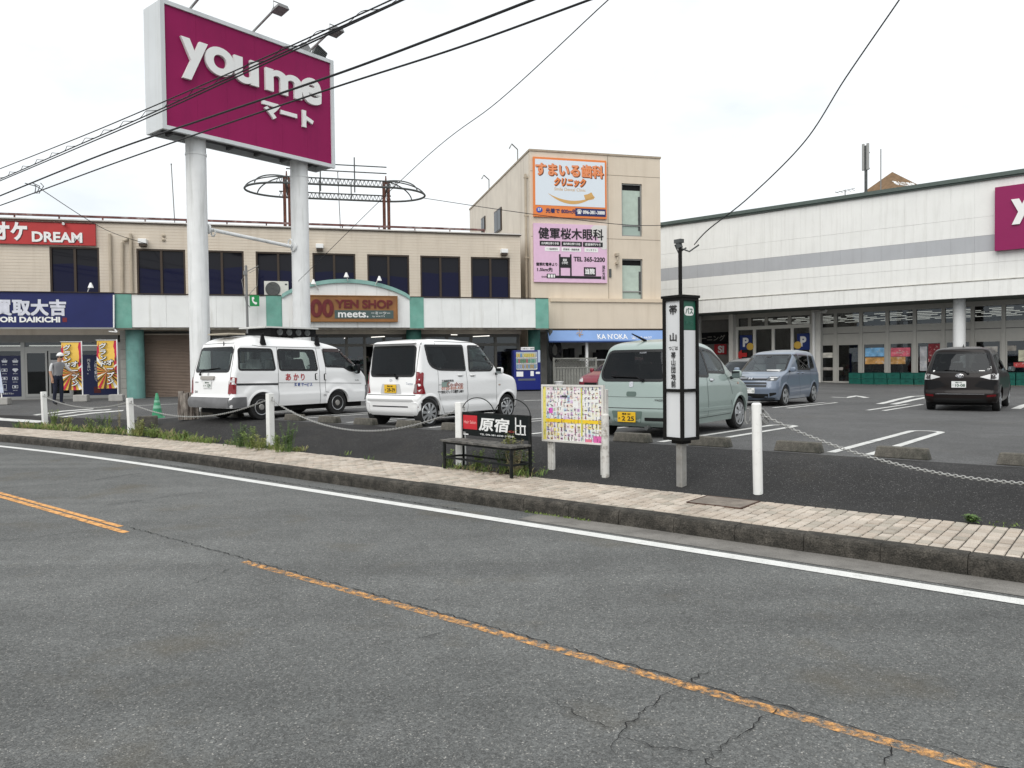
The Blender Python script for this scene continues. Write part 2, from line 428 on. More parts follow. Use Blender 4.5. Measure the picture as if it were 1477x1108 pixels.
# kerb: a foundation with single stones set in it
sheet('kerb', M_kerb, [6.72, 6.86], lambda s, t: 0.06)
kerb = bpy.data.objects['kerb']
def kerb_stone(s0, s1, parent):
    q = MB(); prof = [(6.70, -0.05), (6.70, 0.10), (6.712, 0.135), (6.74, 0.152), (6.87, 0.152), (6.87, -0.05)]
    a, b = s0 + 0.0025, s1 - 0.0025; n = len(prof); dz = random.uniform(-0.004, 0.004); dt = random.uniform(-0.005, 0.005)
    vs = [RD(a, t + dt, z + dz) for t, z in prof] + [RD(b, t + dt, z + dz) for t, z in prof]
    q.add(vs, [tuple(range(n)), tuple(range(2 * n - 1, n - 1, -1))] + [((i + 1) % n, i, n + i, n + (i + 1) % n) for i in range(n)])
    return q.build('kerb_stone', M_kerb, parent)
s = -42.0
while s < 6: kerb_stone(s, s + 1.2 if s < -6 else s + 0.62, kerb); s += 1.2 if s < -6 else 0.62

# sidewalk: mortar bed and pavers
M_bed = mat('paver_joint', (0.05, 0.043, 0.035, 1), 0.95)
pv = [mat('paver_cream', (0.50, 0.44, 0.375, 1), 0.85, vary=0.16, vscale=3, dirt=0.45, dcol=(0.15, 0.12, 0.09, 1), dscale=1.6, grain=0.18, gscale=150),
      mat('paver_tan', (0.455, 0.39, 0.325, 1), 0.85, vary=0.16, vscale=3, dirt=0.45, dcol=(0.13, 0.10, 0.08, 1), dscale=1.6, grain=0.18, gscale=150),
      mat('paver_grey', (0.39, 0.35, 0.295, 1), 0.85, vary=0.16, vscale=3, dirt=0.45, dcol=(0.12, 0.1, 0.08, 1), dscale=1.6, grain=0.18, gscale=150)]
walk = sheet('sidewalk', M_bed, [6.87, 7.4, 8.06], lambda s, t: 0.143)
PL, PW, J = 0.105, 0.16, 0.006
cells = []
MH = (-3.78, -3.2, 7.48, 8.02)
k = 0; s = -36.0
while s < 5.5:
    t = 6.875 - (0.08 if k % 2 else 0)
    while t < 8.06:
        c, d = max(t, 6.875), min(t + PW, 8.065)
        if d - c > .03: cells.append((s, c, d))
        t += PW
    s += PL; k += 1
def paver_geo(s, t, t1, seed):
    rnd = random.Random(seed); dz = rnd.uniform(-0.004, 0.003); tl = rnd.uniform(-0.0025, 0.0025)
    a, b, c, d = s + J / 2, s + PL - J / 2, t + .012, t1 - .012; i = 0.006
    vs = [RD(a, c, 0.14), RD(b, c, 0.14), RD(b, d, 0.14), RD(a, d, 0.14), RD(a + i, c + i, 0.152 + dz - tl), RD(b - i, c + i, 0.152 + dz - tl), RD(b - i, d - i, 0.152 + dz + tl), RD(a + i, d - i, 0.152 + dz + tl)]
    return vs, [(4, 5, 6, 7), (0, 1, 5, 4), (1, 2, 6, 5), (2, 3, 7, 6), (3, 0, 4, 7)]
def size_key(c):
    p = RD(c[0], c[1]); return p.length + (30 if (p.x < -p.y * 0.68 or p.x > p.y * 0.68) else 0)
cells.sort(key=size_key)
rest = [MB(), MB(), MB()]
for i, (s, t, t1) in enumerate(cells):
    w = random.choice((0, 0, 1, 1, 2))
    vs, fs = paver_geo(s, t, t1, i)
    if i < 300: MB().add(vs, fs).build('paver', pv[w], walk, recalc=False)
    else: rest[w].add(vs, fs)
for r_, m in zip(rest, pv):
    r_.build('paving', m, walk, kind='stuff', recalc=False)
# manhole lid set in the paving
mh = MB(); mh.add([RD(MH[0] - 0.005, MH[2] + 0.02, 0.1595), RD(MH[1] + 0.03, MH[2] + 0.02, 0.1595), RD(MH[1] + 0.03, MH[3] - 0.02, 0.1595), RD(MH[0] - 0.005, MH[3] - 0.02, 0.1595)], [(0, 1, 2, 3)])
lid = mh.build('utility_lid', mat('lid_mortar', (0.21, 0.18, 0.152, 1), 0.9, vary=0.25, vscale=9, bump=0.6, bscale=90, grain=0.3, gscale=200), walk)
fr = MB()
for a, b in (((MH[0], MH[2] + .02), (MH[1] + .02, MH[2] + .02)), ((MH[1] + .02, MH[2] + .02), (MH[1] + .02, MH[3] - .02)), ((MH[1] + .02, MH[3] - .02), (MH[0], MH[3] - .02)), ((MH[0], MH[3] - .02), (MH[0], MH[2] + .02))):
    fr.bar(RD(*a, 0.156), RD(*b, 0.156), 0.018, 0.012)
fr.build('lid_frame', mat('rusty_lid_frame', (0.07, 0.04, 0.028, 1), 0.8, vary=0.3), lid)

# apron and car park
TA = [8.06, 8.3, 8.6, 8.9, 9.2, 9.5, 9.8, 10.12]
sheet('apron', M_apron, TA, lambda s, t: LZs(s, t + bend(s)) + (0.0 if t > 8.2 else -0.004))
TL = [10.12, 10.8, 11.5, 12.2, 13.2, 15, 18, 22, 25, 28, 32, 40, 60, 110]
sheet('car_park', M_lot, TL, lambda s, t: LZs(s, t + bend(s)))
def stripe(q, pts, w):
    """painted strip along photo points"""
    P = [p if isinstance(p, Vector) else pick(*p) for p in pts]; vs = []
    Q = []
    for a, b in zip(P[:-1], P[1:]):
        k = max(1, int((b - a).length / 0.6)); Q += [a.lerp(b, i / k) for i in range(k)]
    Q.append(P[-1])
    for i, p in enumerate(Q):
        d = (Q[min(i + 1, len(Q) - 1)] - Q[max(i - 1, 0)]); d.z = 0; d.normalize(); x = Vector((-d.y, d.x, 0)) * w / 2
        for v in (p + x, p - x): vs.append(Vector((v.x, v.y, LZ(v.x, v.y) + 0.006)))
    q.add(vs, [(2 * i, 2 * i + 1, 2 * i + 3, 2 * i + 2) for i in range(len(Q) - 1)])
def lot(s, t): p = EV * s + NV * t; return Vector((p.x, p.y, LZ(p.x, p.y)))
M_bay = mat('bay_paint', (0.62, 0.62, 0.60, 1), 0.8, vary=0.08, dirt=0.55, dcol=(0.16, 0.16, 0.16, 1), dscale=6, dlo=0.5, dhi=0.7, grain=0.15, gscale=110)
def loop_line(s, t0, t1, g=0.235):
    q = MB(); h = g
    pts = [lot(s - h, t0), lot(s - h, t1 - h)] + [lot(s - h * math.cos(a), t1 - h + h * math.sin(a)) for a in [math.pi * i / 8 for i in range(1, 8)]] + [lot(s + h, t1 - h), lot(s + h, t0)]
    stripe(q, pts, 0.12); q.build('bay_line', M_bay, kind='structure')
for i in range(-1, 7): loop_line(-2.95 - 2.5 * i, 10.42, 15.1)
for s in (-1.05, -5.55, -8.1, -10.6, -13.1): loop_line(s, 21.9, 26.6, 0.2)
for L in ([(1268, 583), (1292, 577), (1316, 572), (1338, 571)], [(1288, 583.5), (1312, 578), (1338, 573), (1352, 571)], [(1200, 573), (1222, 574), (1235, 571), (1250, 574)],
          [(1465, 590), (1477, 585), (1500, 578)]):
    q = MB(); stripe(q, L, 0.22); q.build('arrow_marking', M_bay, kind='structure')
for L, w in (([(-40, 601), (0, 605), (62, 609)], 0.35), ([(50, 599), (90, 593.5), (135, 590)], 0.3), ([(75, 599.5), (115, 594), (160, 591)], 0.3), ([(88, 602), (130, 596.5), (178, 592.5)], 0.3),
             ([(170, 586.5), (215, 584.6), (258, 582.8)], 0.15), ([(755, 578), (800, 577), (830, 577)], 0.15)):
    q = MB(); stripe(q, L, w); q.build('lot_marking', M_bay, kind='structure')
# ================================================================ two-storey shop building on the left
M_tile = mat('beige_wall_tile', (0.62, 0.55, 0.46, 1), 0.7, vary=0.04, vscale=1.5, dirt=0.35, dcol=(0.36, 0.29, 0.22, 1), dscale=0.9, streak=True, grain=0.06, gscale=40)
M_bronze = mat('bronze_window_frame', (0.055, 0.04, 0.03, 1), 0.45, 0.3)
M_upglass = mat('upper_window_glass', (0.010, 0.010, 0.014, 1), 0.04, spec=0.22)
M_blueglass = mat('blue_reflection_glass', (0.004, 0.005, 0.028, 1), 0.05, spec=0.2)  # dark blue tinted glass, reflection of buildings opposite painted into its colour
M_plaster = mat('white_canopy_plaster', (0.76, 0.77, 0.76, 1), 0.75, vary=0.05, vscale=1.5, dirt=0.55, dcol=(0.32, 0.30, 0.25, 1), dscale=1.3, streak=True, dlo=0.55, dhi=0.8)
M_teal = mat('faded_teal_paint', (0.15, 0.35, 0.29, 1), 0.7, vary=0.15, vscale=2, dirt=0.35, dcol=(0.28, 0.45, 0.40, 1), dscale=2.5)
M_dkteal = mat('dark_green_column', (0.02, 0.095, 0.075, 1), 0.5, vary=0.2, vscale=3)
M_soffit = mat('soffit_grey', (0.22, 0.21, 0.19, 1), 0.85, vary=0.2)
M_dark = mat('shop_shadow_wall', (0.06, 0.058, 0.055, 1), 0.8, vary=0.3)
M_alu = mat('aluminium_frame', (0.30, 0.30, 0.29, 1), 0.4, 0.5)
M_grey = mat('mid_grey_steel', (0.22, 0.22, 0.22, 1), 0.5, 0.3)
M_black = mat('matt_black', (0.008, 0.008, 0.009, 1), 0.6, spec=.15)
M_wht = mat('clean_white', (0.78, 0.78, 0.77, 1), 0.5)
M_tube = mat('lit_tube', (1.0, 0.96, 0.88, 1), 0.5, emit=1.0)
M_rust = mat('rusty_steel', (0.12, 0.05, 0.035, 1), 0.85, vary=0.4, vscale=8, dirt=0.6, dcol=(0.05, 0.03, 0.025, 1), dscale=6)
M_dgrey = mat('weathered_grey_steel', (0.075, 0.08, 0.08, 1), 0.6, vary=0.3, vscale=8)
G_shop = glass('shop_glass', (0.55, 0.57, 0.57, 1), 0.03)
GZ = 0.45
LB = empty('shop_building', (-20.36, 30.6, GZ), math.atan2(0.2515, 0.968), 'long beige two-storey shop building with teal and white canopy and shops below', 'building')
fL = Face(LB)
X0, X1 = -9.0, fL(751.5, 450)[0]
ROOF = fL(300, 323)[1]
CB, CT, CY = 2.08, 0, -1.25                       # canopy bottom, top, projection
CB = fL(480, 472.5, CY)[1]; CT = fL(480, 428.5, CY)[1]
# upper wall built round its windows, ground floor open
WIN = [(71, 144.5, 357, 425), (196.5, 268.5, 359.5, 428), (287, 352.7, 361.5, 428), (368.5, 434, 363.5, 428), (450.5, 513.5, 365.5, 429), (529.5, 591, 367, 430), (606, 664.7, 369.5, 430.5), (679, 736, 371, 431)]
rects = []
for a, b, c, d in WIN:
    xa, zt = fL(a, c); xb, zb = fL(b, d); rects.append((xa, xb, fL((a + b) / 2, c)[1], CT + 0.02))
WT = sum(r[2] for r in rects) / len(rects)
q = MB()
q.box((X0, 0, WT), (X1, 0.22, ROOF - 0.05))
q.box((X0, 0.001, CB - 0.25), (X1, 0.219, CT + 0.02))
xs = [X0] + [v for r in rects for v in (r[0], r[1])] + [X1]
for i in range(0, len(xs), 2): q.box((xs[i], 0, CT + 0.02), (xs[i + 1], 0.22, WT))
wall = q.build('wall', M_tile, LB)
# tile courses as shallow ledges
q = MB(); z = CT + 0.35
while z < ROOF - 0.1:
    if z > WT: q.box((X0, -0.006, z), (X1, 0.001, z + 0.012))
    else:
        for i in range(0, len(xs), 2): q.box((xs[i], -0.006, z), (xs[i + 1], 0.001, z + 0.012))
    z += 0.125
q.build('tile_joint', mat('tile_joint', (0.56, 0.48, 0.385, 1), 0.9), LB, kind='stuff')
q = MB(); q.box((X0, 0.22, 0), (X0 + 0.2, 11, ROOF - .05)); q.box((X1 - 0.2, 0.22, 0), (X1, 11, ROOF - .05)); q.box((X0, 10.8, 0.0), (X1, 11, ROOF - .05))
q.build('rear_wall', M_tile, LB)
q = MB(); q.box((X0, 0.22, ROOF - 0.4), (X1 - .2, 10.8, ROOF - 0.2)); rf = q.build('roof', M_soffit, LB)
q = MB(); q.box((X0, -0.06, ROOF - 0.05), (X1 + 0.03, 0.3, ROOF)); q.build('coping', mat('white_coping', (0.62, 0.60, 0.57, 1), 0.6, vary=0.1, dirt=0.5, dscale=2), LB)
q = MB(); q.box((X0, -0.08, ROOF - 0.09), (X1 + 0.04, -0.0, ROOF - 0.05)); q.build('coping_trim', M_bronze, LB)
q = MB(); q.box((X0, 0.1, ROOF + 0.12), (fL(700, 335)[0], 0.2, ROOF + 0.2))
x = X0
while x < fL(700, 335)[0]: q.box((x, 0.12, ROOF), (x + 0.05, 0.18, ROOF + 0.12)); x += 1.6
q.build('roof_rail', mat('flaking_red_rail', (0.13, 0.055, 0.05, 1), 0.8, vary=0.5, vscale=2, dirt=0.7, dcol=(0.45, 0.42, 0.40, 1), dscale=3), LB)
for i, (xa, xb, zt, zb) in enumerate(rects):
    q = MB(); w = 0.07; zt = WT
    q.box((xa, 0.02, zt - w), (xb, 0.16, zt)).box((xa, 0.02, zb), (xb, 0.16, zb + w)).box((xa, 0.02, zb + w), (xa + w, 0.16, zt - w)).box((xb - w, 0.02, zb + w), (xb, 0.16, zt - w))
    q.box(((xa + xb) / 2 - 0.045, 0.03, zb + w), ((xa + xb) / 2 + 0.045, 0.13, zt - w))
    wf = q.build('window', M_bronze, LB)
    mid = (xa + xb) / 2; hb = zb + (zt - zb) * random.uniform(0.52, 0.66)
    for a, b in ((xa + w, mid - 0.045), (mid + 0.045, xb - w)):
        hb2 = hb + random.uniform(-0.1, 0.1)
        MB().add([(a, 0.10, hb), (b, 0.10, hb2), (b, 0.10, zt - w), (a, 0.10, zt - w)], [(0, 1, 2, 3)]).build('pane', M_upglass, wf)
        MB().add([(a, 0.10, zb + w), (b, 0.10, zb + w), (b, 0.10, hb2), (a, 0.10, hb)], [(0, 1, 2, 3)]).build('blind_or_reflection', M_blueglass, wf)  # lower part of the sash: painted reflection with a slanting top edge
    if i in (2, 4, 6):
        q = MB(); q.box((xa + 0.5, -0.02, zb + 0.9), (xa + 0.95, 0.01, zb + 0.99)); 
# canopy: white panels between teal blocks
cx = lambda p: fL(p, 450, CY)[0]
CS = mat('canopy_slab', (0.5, 0.49, 0.46, 1), 0.8, vary=0.2)
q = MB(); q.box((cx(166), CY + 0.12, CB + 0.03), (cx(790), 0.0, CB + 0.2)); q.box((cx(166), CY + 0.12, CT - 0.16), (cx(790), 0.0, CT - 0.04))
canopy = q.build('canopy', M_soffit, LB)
blocks = [(165.5, 190), (384, 406.5), (591, 611), (772.5, 791)]
for a, b in blocks: MB().box((cx(a), CY - 0.03, CB - 0.03), (cx(b), CY + 0.12, CT + 0.03)).build('canopy_block', M_teal, canopy)
for a, b in ((190, 240), (240, 312), (312, 384), (611, 665), (665, 719), (719, 772.5)):
    MB().box((cx(a) + 0.003, CY, CB), (cx(b) - 0.003, CY + 0.1, CT)).build('canopy_panel', M_plaster, canopy)
MB().box((cx(166), CY - 0.05, CT + 0.032), (cx(406), CY + 0.2, CT + 0.06)).box((cx(592), CY - 0.05, CT + 0.032), (cx(791), CY + 0.2, CT + 0.06)).build('canopy_flashing', M_bronze, canopy)
MB().box((cx(166), CY - 0.03, CB - 0.09), (cx(791), CY + 0.1, CB - 0.032)).build('canopy_drip', mat('drip_edge_grime', (0.13, 0.12, 0.10, 1), 0.9, vary=0.5, vscale=6), canopy)
q = MB(); q.box((cx(790.9), CY + 0.12, CB), (cx(791), 0.2, CT)); q.build('canopy_end', M_teal, canopy)
# arched gable over the hundred-yen shop
xa, xb = cx(407), cx(591); xm = (xa + xb) / 2; zpk = fL(478, 404.5, CY)[1]; zsp = CT + 0.03
def arc(dz, n=28):
    return [(xa + (xb - xa) * i / n, zsp + dz + (zpk - zsp) * (1 - ((xa + (xb - xa) * i / n - xm) / ((xb - xa) / 2)) ** 2) ** 0.85) for i in range(n + 1)]
MB().prism([(xa, CB)] + [(xb, CB)] + arc(-0.10)[::-1], CY - 0.02, CY + 0.12).build('gable_panel', M_plaster, canopy)
q = MB(); A, B = arc(0.06), arc(-0.10); n = len(A)
vs = [(x, CY - 0.1, z) for x, z in A] + [(x, CY - 0.1, z) for x, z in B] + [(x, CY + 0.2, z) for x, z in A] + [(x, CY + 0.2, z) for x, z in B]
q.add(vs, [(i, i + 1, n + i + 1, n + i) for i in range(n - 1)] + [(2 * n + i, i, i + 1, 2 * n + i + 1)[::-1] for i in range(n - 1)] + [(n + i, n + i + 1, 3 * n + i + 1, 3 * n + i) for i in range(n - 1)])
q.build('gable_rim', mat('pale_teal_rim', (0.24, 0.42, 0.38, 1), 0.6, vary=0.1), canopy)

# --- sign board of the hundred-yen shop
def board(name, px0, px1, pyt, pyb, y, m, label, thick=0.12, cat='sign', rim=None):
    """a flat sign on the building's face, returned as (root, xl, xr, zb, zt)"""
    xl, zt = fL((px0 + px1) / 2, pyt, y); _, zb = fL((px0 + px1) / 2, pyb, y); xl = fL(px0, pyt, y)[0]; xr = fL(px1, pyt, y)[0]
    o = LB.matrix_basis @ Vector(((xl + xr) / 2, y, (zb + zt) / 2))
    rt = empty(name, o, LB.rotation_euler.z, label, cat)
    w, h = xr - xl, zt - zb
    MB().box((-w / 2, 0, -h / 2), (w / 2, thick, h / 2)).build('board', m, rt)
    if rim:
        f = MB(); t = 0.04
        f.box((-w / 2 - t, -0.02, h / 2), (w / 2 + t, thick, h / 2 + t)).box((-w / 2 - t, -0.02, -h / 2 - t), (w / 2 + t, thick, -h / 2)).box((-w / 2 - t, -0.02, -h / 2), (-w / 2, thick, h / 2)).box((w / 2, -0.02, -h / 2), (w / 2 + t, thick, h / 2))
        f.build('frame', rim, rt)
    k = w / (px1 - px0)
    def at(px, py): return ((px - (px0 + px1) / 2) * k, -0.006, -(py - (pyt + pyb) / 2) * h / (pyb - pyt))
    return rt, at, k, h / (pyb - pyt)
XA, ZA = (1, 0, 0), (0, 0, 1)
m_or = mat('faded_orange_board', (0.27, 0.125, 0.045, 1), 0.5, vary=0.35, vscale=0.7, dirt=0.5, dcol=(0.12, 0.05, 0.025, 1), dscale=0.8)
m_maroon = mat('maroon_letters', (0.13, 0.02, 0.022, 1), 0.5, vary=0.2)
m_gg = mat('grey_green_band', (0.07, 0.105, 0.10, 1), 0.5, vary=0.1)
rt, at, kx, kz = board('shop_sign', 426, 572, 427.5, 463, CY - 0.16, m_or, 'brown orange hundred-yen shop sign board under the teal arch', 0.13, rim=mat('orange_brown_rim', (0.24, 0.11, 0.03, 1), 0.6))
def put(s, px, py, w, h, m, bold=0.0, dp=0.0, dy=0.0, **k):
    o = Vector(at(px, py)); o.y -= dy
    return lettering(rt, s, m, o, XA, ZA, w * kx, h * kz, bold, dp, **k)
def plate(px0, px1, pyt, pyb, m, dy=0.0, name='band', d=0.004):
    a, b = at(px0, pyb), at(px1, pyt)
    return MB().box((a[0], a[1] - dy - d, a[2]), (b[0], a[1] - dy, b[2])).build(name, m, rt)
put('100', 458, 445, 44, 26, m_maroon, 0.04, 0.02)
put('YEN SHOP', 524, 438.5, 84, 12.5, m_maroon, 0.04, 0.02)
plate(481, 567, 447.5, 459.5, m_gg)
put('meets.', 508, 453.5, 44, 9, M_wht, 0.02, dy=0.008)
put('ーミーツー', 548, 451.5, 28, 4, M_wht, 0.02, dy=0.008)
put('by WATTS', 545, 456.5, 18, 2.6, M_wht, dy=0.008)

# --- red karaoke sign
m_red = mat('red_sign_face', (0.42, 0.035, 0.035, 1), 0.45, vary=0.1, vscale=1)
m_shd = mat('letter_edge_dark', (0.10, 0.012, 0.012, 1), 0.5)
rt, at, kx, kz = board('karaoke_sign', -62, 137, 319, 352, -0.12, m_red, 'red sign with white DREAM lettering on the upper wall', 0.11)
plate(-62, 137, 319.0, 319.8, M_bronze, 0.002, 'top_trim', 0.03)
for d, m in ((0.0, m_shd), (0.01, M_wht)):
    ox = 0 if m is M_wht else 1.0
    put('DREAM', 80.5 + ox, 341 + ox, 74, 15, m, 0.035, dy=d); put('カラオケ', -12 + ox, 334 + ox, 98, 27, m, 0.045, dy=d)
cm_ = MB().cyl((at(90, 321)[0], -0.02, at(0, 321)[2]), (at(93, 321)[0], -0.28, at(0, 323)[2]), 0.05).box((at(90, 321)[0] - .04, -0.03, at(0, 319)[2]), (at(90, 321)[0] + .04, 0.0, at(0, 323)[2]))
cm_.build('spot_camera', M_wht, rt)

# --- navy buy-in shop sign
m_navy = mat('navy_sign_face', (0.012, 0.018, 0.10, 1), 0.4, vary=0.12, vscale=1)
m_silver = mat('silver_letters', (0.62, 0.63, 0.70, 1), 0.35, vary=0.1, vscale=6)
rt, at, kx, kz = board('buying_shop_sign', -120, 164.5, 421, 473, CY - 0.12, m_navy, 'navy blue DAIKICHI sign over the corner shop front', 0.5)
plate(-120, 164.5, 420.2, 421.2, M_bronze, 0.0, 'top_trim', 0.05); plate(-120, 164.5, 472.4, 474.6, M_alu, 0.0, 'bottom_trim', 0.05)
for d, m, e in ((0.0, mat('letter_edge_navy', (0.004, 0.006, 0.03, 1), 0.5), 0.075), (0.012, m_silver, 0.05)): put('買取大吉', 39, 443.5, 106, 24, m, e, dy=d, space=1.04)
put('KAITORI DAIKICHI', 23.5, 461, 118, 8.2, M_wht, 0.045, dy=0.012)
plate(86, 92.5, 458, 464.5, mat('dull_red_seal', (0.16, 0.02, 0.03, 1), 0.6), 0.0, 'seal')
q = MB(); a = at(150, 480); q.bar(at(164, 424), at(163, 474), 0.05).bar(at(163, 474), at(168, 479), 0.05).bar(at(168, 479), at(155, 478), 0.04); q.build('cable_loop', M_wht, rt)

# --- ground floor of the buying shop
gf = lambda px, py, y=0.0: fL(px, py, y)
SH = gf(120, 488)[1]
q = MB()
q.box((X0, 0.0, CB - 0.55), (gf(170, 480)[0], 0.2, CB - 0.25))
q.build('header', mat('header_grey', (0.20, 0.195, 0.185, 1), 0.7, vary=0.1), LB)
ZR0, ZR1 = gf(120, 506)[1], gf(120, 500)[1]; ZT = CB - 0.55
q = MB(); xe = gf(171, 500)[0]
for px in (-70, -30, 32, 101, 171): x = gf(px, 500)[0]; q.box((x - 0.07, 0.02, 0.02), (x + 0.07, 0.16, ZT))
q.box((X0, 0.03, ZR0), (xe, 0.15, ZR1)); q.box((X0, 0.03, 0.02), (xe, 0.15, 0.14))
front = q.build('shop_front', M_alu, LB)
for a, b in ((-70, -30), (-30, 32), (32, 101), (101, 171)):
    xa, xb = gf(a, 500)[0] + 0.07, gf(b, 500)[0] - 0.07
    MB().box((xa, 0.08, ZR1), (xb, 0.09, ZT)).build('pane', G_shop, front); MB().box((xa, 0.08, 0.14), (xb, 0.09, ZR0)).build('pane', G_shop, front)
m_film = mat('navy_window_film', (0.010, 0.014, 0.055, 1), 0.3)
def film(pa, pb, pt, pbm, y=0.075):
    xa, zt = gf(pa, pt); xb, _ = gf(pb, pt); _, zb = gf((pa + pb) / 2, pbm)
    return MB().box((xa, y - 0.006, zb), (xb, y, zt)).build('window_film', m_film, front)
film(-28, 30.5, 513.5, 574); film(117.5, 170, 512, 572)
def fput(s, px, py, w, h, m, bold=0.0, y=0.06, **k):
    x, z = gf(px, py, y); kk = (gf(px + 1, py, y)[0] - x)
    return lettering(front, s, m, (x, y, z), XA, ZA, w * kk, h * kk, bold, **k)
fput('ご\n縁\nを\n繋\nげ\nて', 138.5, 535, 5, 33, M_wht, 0.0); fput('円\nを\n良\nい\n。', 128, 529, 4.5, 24, M_wht, 0.0)
MB().box((gf(135, 562)[0], 0.055, gf(135, 567)[1]), (gf(145, 562)[0], 0.06, gf(145, 558)[1])).build('seal', mat('dark_red_seal', (0.07, 0.01, 0.012, 1), 0.6), front)
m_pale = mat('pale_icon', (0.55, 0.57, 0.62, 1), 0.6)
for px, py, k in ((6.5, 521, 'bag'), (22, 521, 'bag'), (6.5, 534, 'box'), (22, 534, 'gem'), (6.5, 546, 'box'), (22, 546, 'box'), (7, 558, 'tall'), (22, 558, 'box')):
    x, z = gf(px, py, 0.06); q = MB(); r = 0.085
    if k == 'bag': q.prism([(x - r, z - .06), (x + r, z - .06), (x + r * 1.25, z + .03), (x - r * 1.25, z + .03)], 0.055, 0.06); q.tube([(x - .05, .058, z + .03), (x - .04, .058, z + .08), (x + .04, .058, z + .08), (x + .05, .058, z + .03)], 0.012, 5)
    elif k == 'gem': q.prism([(x, z - .09), (x + .11, z + .02), (x + .07, z + .07), (x - .07, z + .07), (x - .11, z + .02)], 0.055, 0.06)
    elif k == 'box':
        q.box((x - .1, .055, z - .06), (x + .1, .06, z - .045)).box((x - .1, .055, z + .045), (x + .1, .06, z + .06)).box((x - .1, .055, z - .045), (x - .085, .06, z + .045)).box((x + .085, .055, z - .045), (x + .1, .06, z + .045)).lathe([(0.0, -.003), (.04, -.003), (.04, .0)], 12, (x, .058, z), 'Y')
    else: q.box((x - .06, .055, z - .1), (x + .06, .06, z - .085)).box((x - .06, .055, z + .085), (x + .06, .06, z + .1)).box((x - .06, .055, z - .085), (x - .05, .06, z + .085)).box((x + .05, .055, z - .085), (x + .06, .06, z + .085))
    q.build('goods_icon', m_pale, front)
    fput('買取', px, py + 5.2, 7, 1.4, m_pale)
fput('何でもお売り下さい', 8, 568, 24, 3, M_wht)
# sliding door
xa, xb = gf(36.5, 540)[0], gf(68.5, 540)[0]; xc = gf(103, 540)[0]; zt = gf(60, 506.5)[1]
q = MB()
for a, b in ((xa, xb), (xb + 0.05, xc)):
    q.box((a, 0.0, 0.12), (a + 0.07, 0.05, zt)).box((b - 0.07, 0.0, 0.12), (b, 0.05, zt)).box((a + .07, 0.0, zt - 0.08), (b - .07, 0.05, zt)).box((a + .07, 0.0, 0.12), (b - .07, 0.05, 0.24))
door = q.build('sliding_door', M_alu, LB)
MB().box((xa + .07, 0.02, .24), (xb - .07, .025, zt - .08)).build('pane', glass('door_glass_dark', (.3, .32, .32, 1), .03), door)
MB().box((xb + .12, 0.02, .24), (xc - .07, .025, zt - .08)).build('pane', glass('door_glass_dark', (.3, .32, .32, 1), .03), door)
MB().box((gf(72, 530)[0], 0.005, gf(72, 577)[1] + .9), (gf(90, 530)[0], 0.018, gf(90, 519)[1])).build('notice', mat('grey_notice', (.35, .35, .36, 1), .6), door)
fput('▲', 63.5, 532, 3, 3, M_wht)
# corner pilaster, teal column, shutter
q = MB(); xa, xb = gf(173.5, 500)[0], gf(182, 500)[0]; z = 0.0
pil = MB().box((xa + .02, 0.0, 0), (xb - .02, 0.35, CB - .25)).build('pilaster', mat('pilaster_core', (.25, .24, .22, 1), .8), LB)
m_pt = mat('pale_pilaster_tile', (.42, .41, .38, 1), .6, vary=.12, vscale=4)
while z < CB - .35:
    MB().box((xa, -0.03, z + .008), (xb, 0.3, z + .392)).build('tile', m_pt, pil); z += .4
m_tcol = mat('weathered_teal_column', (.16, .34, .31, 1), .6, vary=.2, vscale=2, dirt=.6, dcol=(.25, .38, .36, 1), dscale=2.2, streak=True)
def column(pa, pb, y, m, name='column', pieces=4):
    xa, xb = gf(pa, 500, y)[0], gf(pb, 500, y)[0]; r = (xb - xa) / 2; h = CB; c = MB()
    for i in range(pieces): c.cyl(((xa + xb) / 2, y, i * h / pieces + (.006 if i else 0)), ((xa + xb) / 2, y, (i + 1) * h / pieces - .006), r, n=28)
    c.cyl(((xa + xb) / 2, y, 0), ((xa + xb) / 2, y, h), r - .015, n=24)
    return c.build(name, m, LB, smooth=True)
column(181.5, 208, CY + .75, m_tcol)
column(586, 608, CY + .55, M_dkteal); column(762, 779, CY + .9, M_dkteal)
xa, xb = gf(207, 500)[0], gf(304, 500)[0]; zt = gf(250, 478)[1]
q = MB(); n = 44; P = []
for i in range(n):
    z0, z1 = i * zt / n, (i + 1) * zt / n; P += [(z0 + .004, .02), (z0 + (z1 - z0) * .5, -.012), (z1 - .006, .018)]
vs = [(xa, y, z) for z, y in P] + [(xb, y, z) for z, y in P]; k = len(P)
q.add(vs, [(i, k + i, k + i + 1, i + 1) for i in range(k - 1)])
sh = q.build('roller_shutter', mat('brown_shutter', (.27, .21, .17, 1), .55, .1, vary=.12, vscale=.8, dirt=.3, dscale=1.5), LB)
MB().box((xa, -.04, zt), (xb, .2, CB - .2)).build('shutter_box', M_dark, LB)
MB().box((xa - .03, -.03, 0), (xa + .04, .06, zt)).box((xb - .04, -.03, 0), (xb + .03, .06, zt)).build('shutter_rail', M_dark, LB)
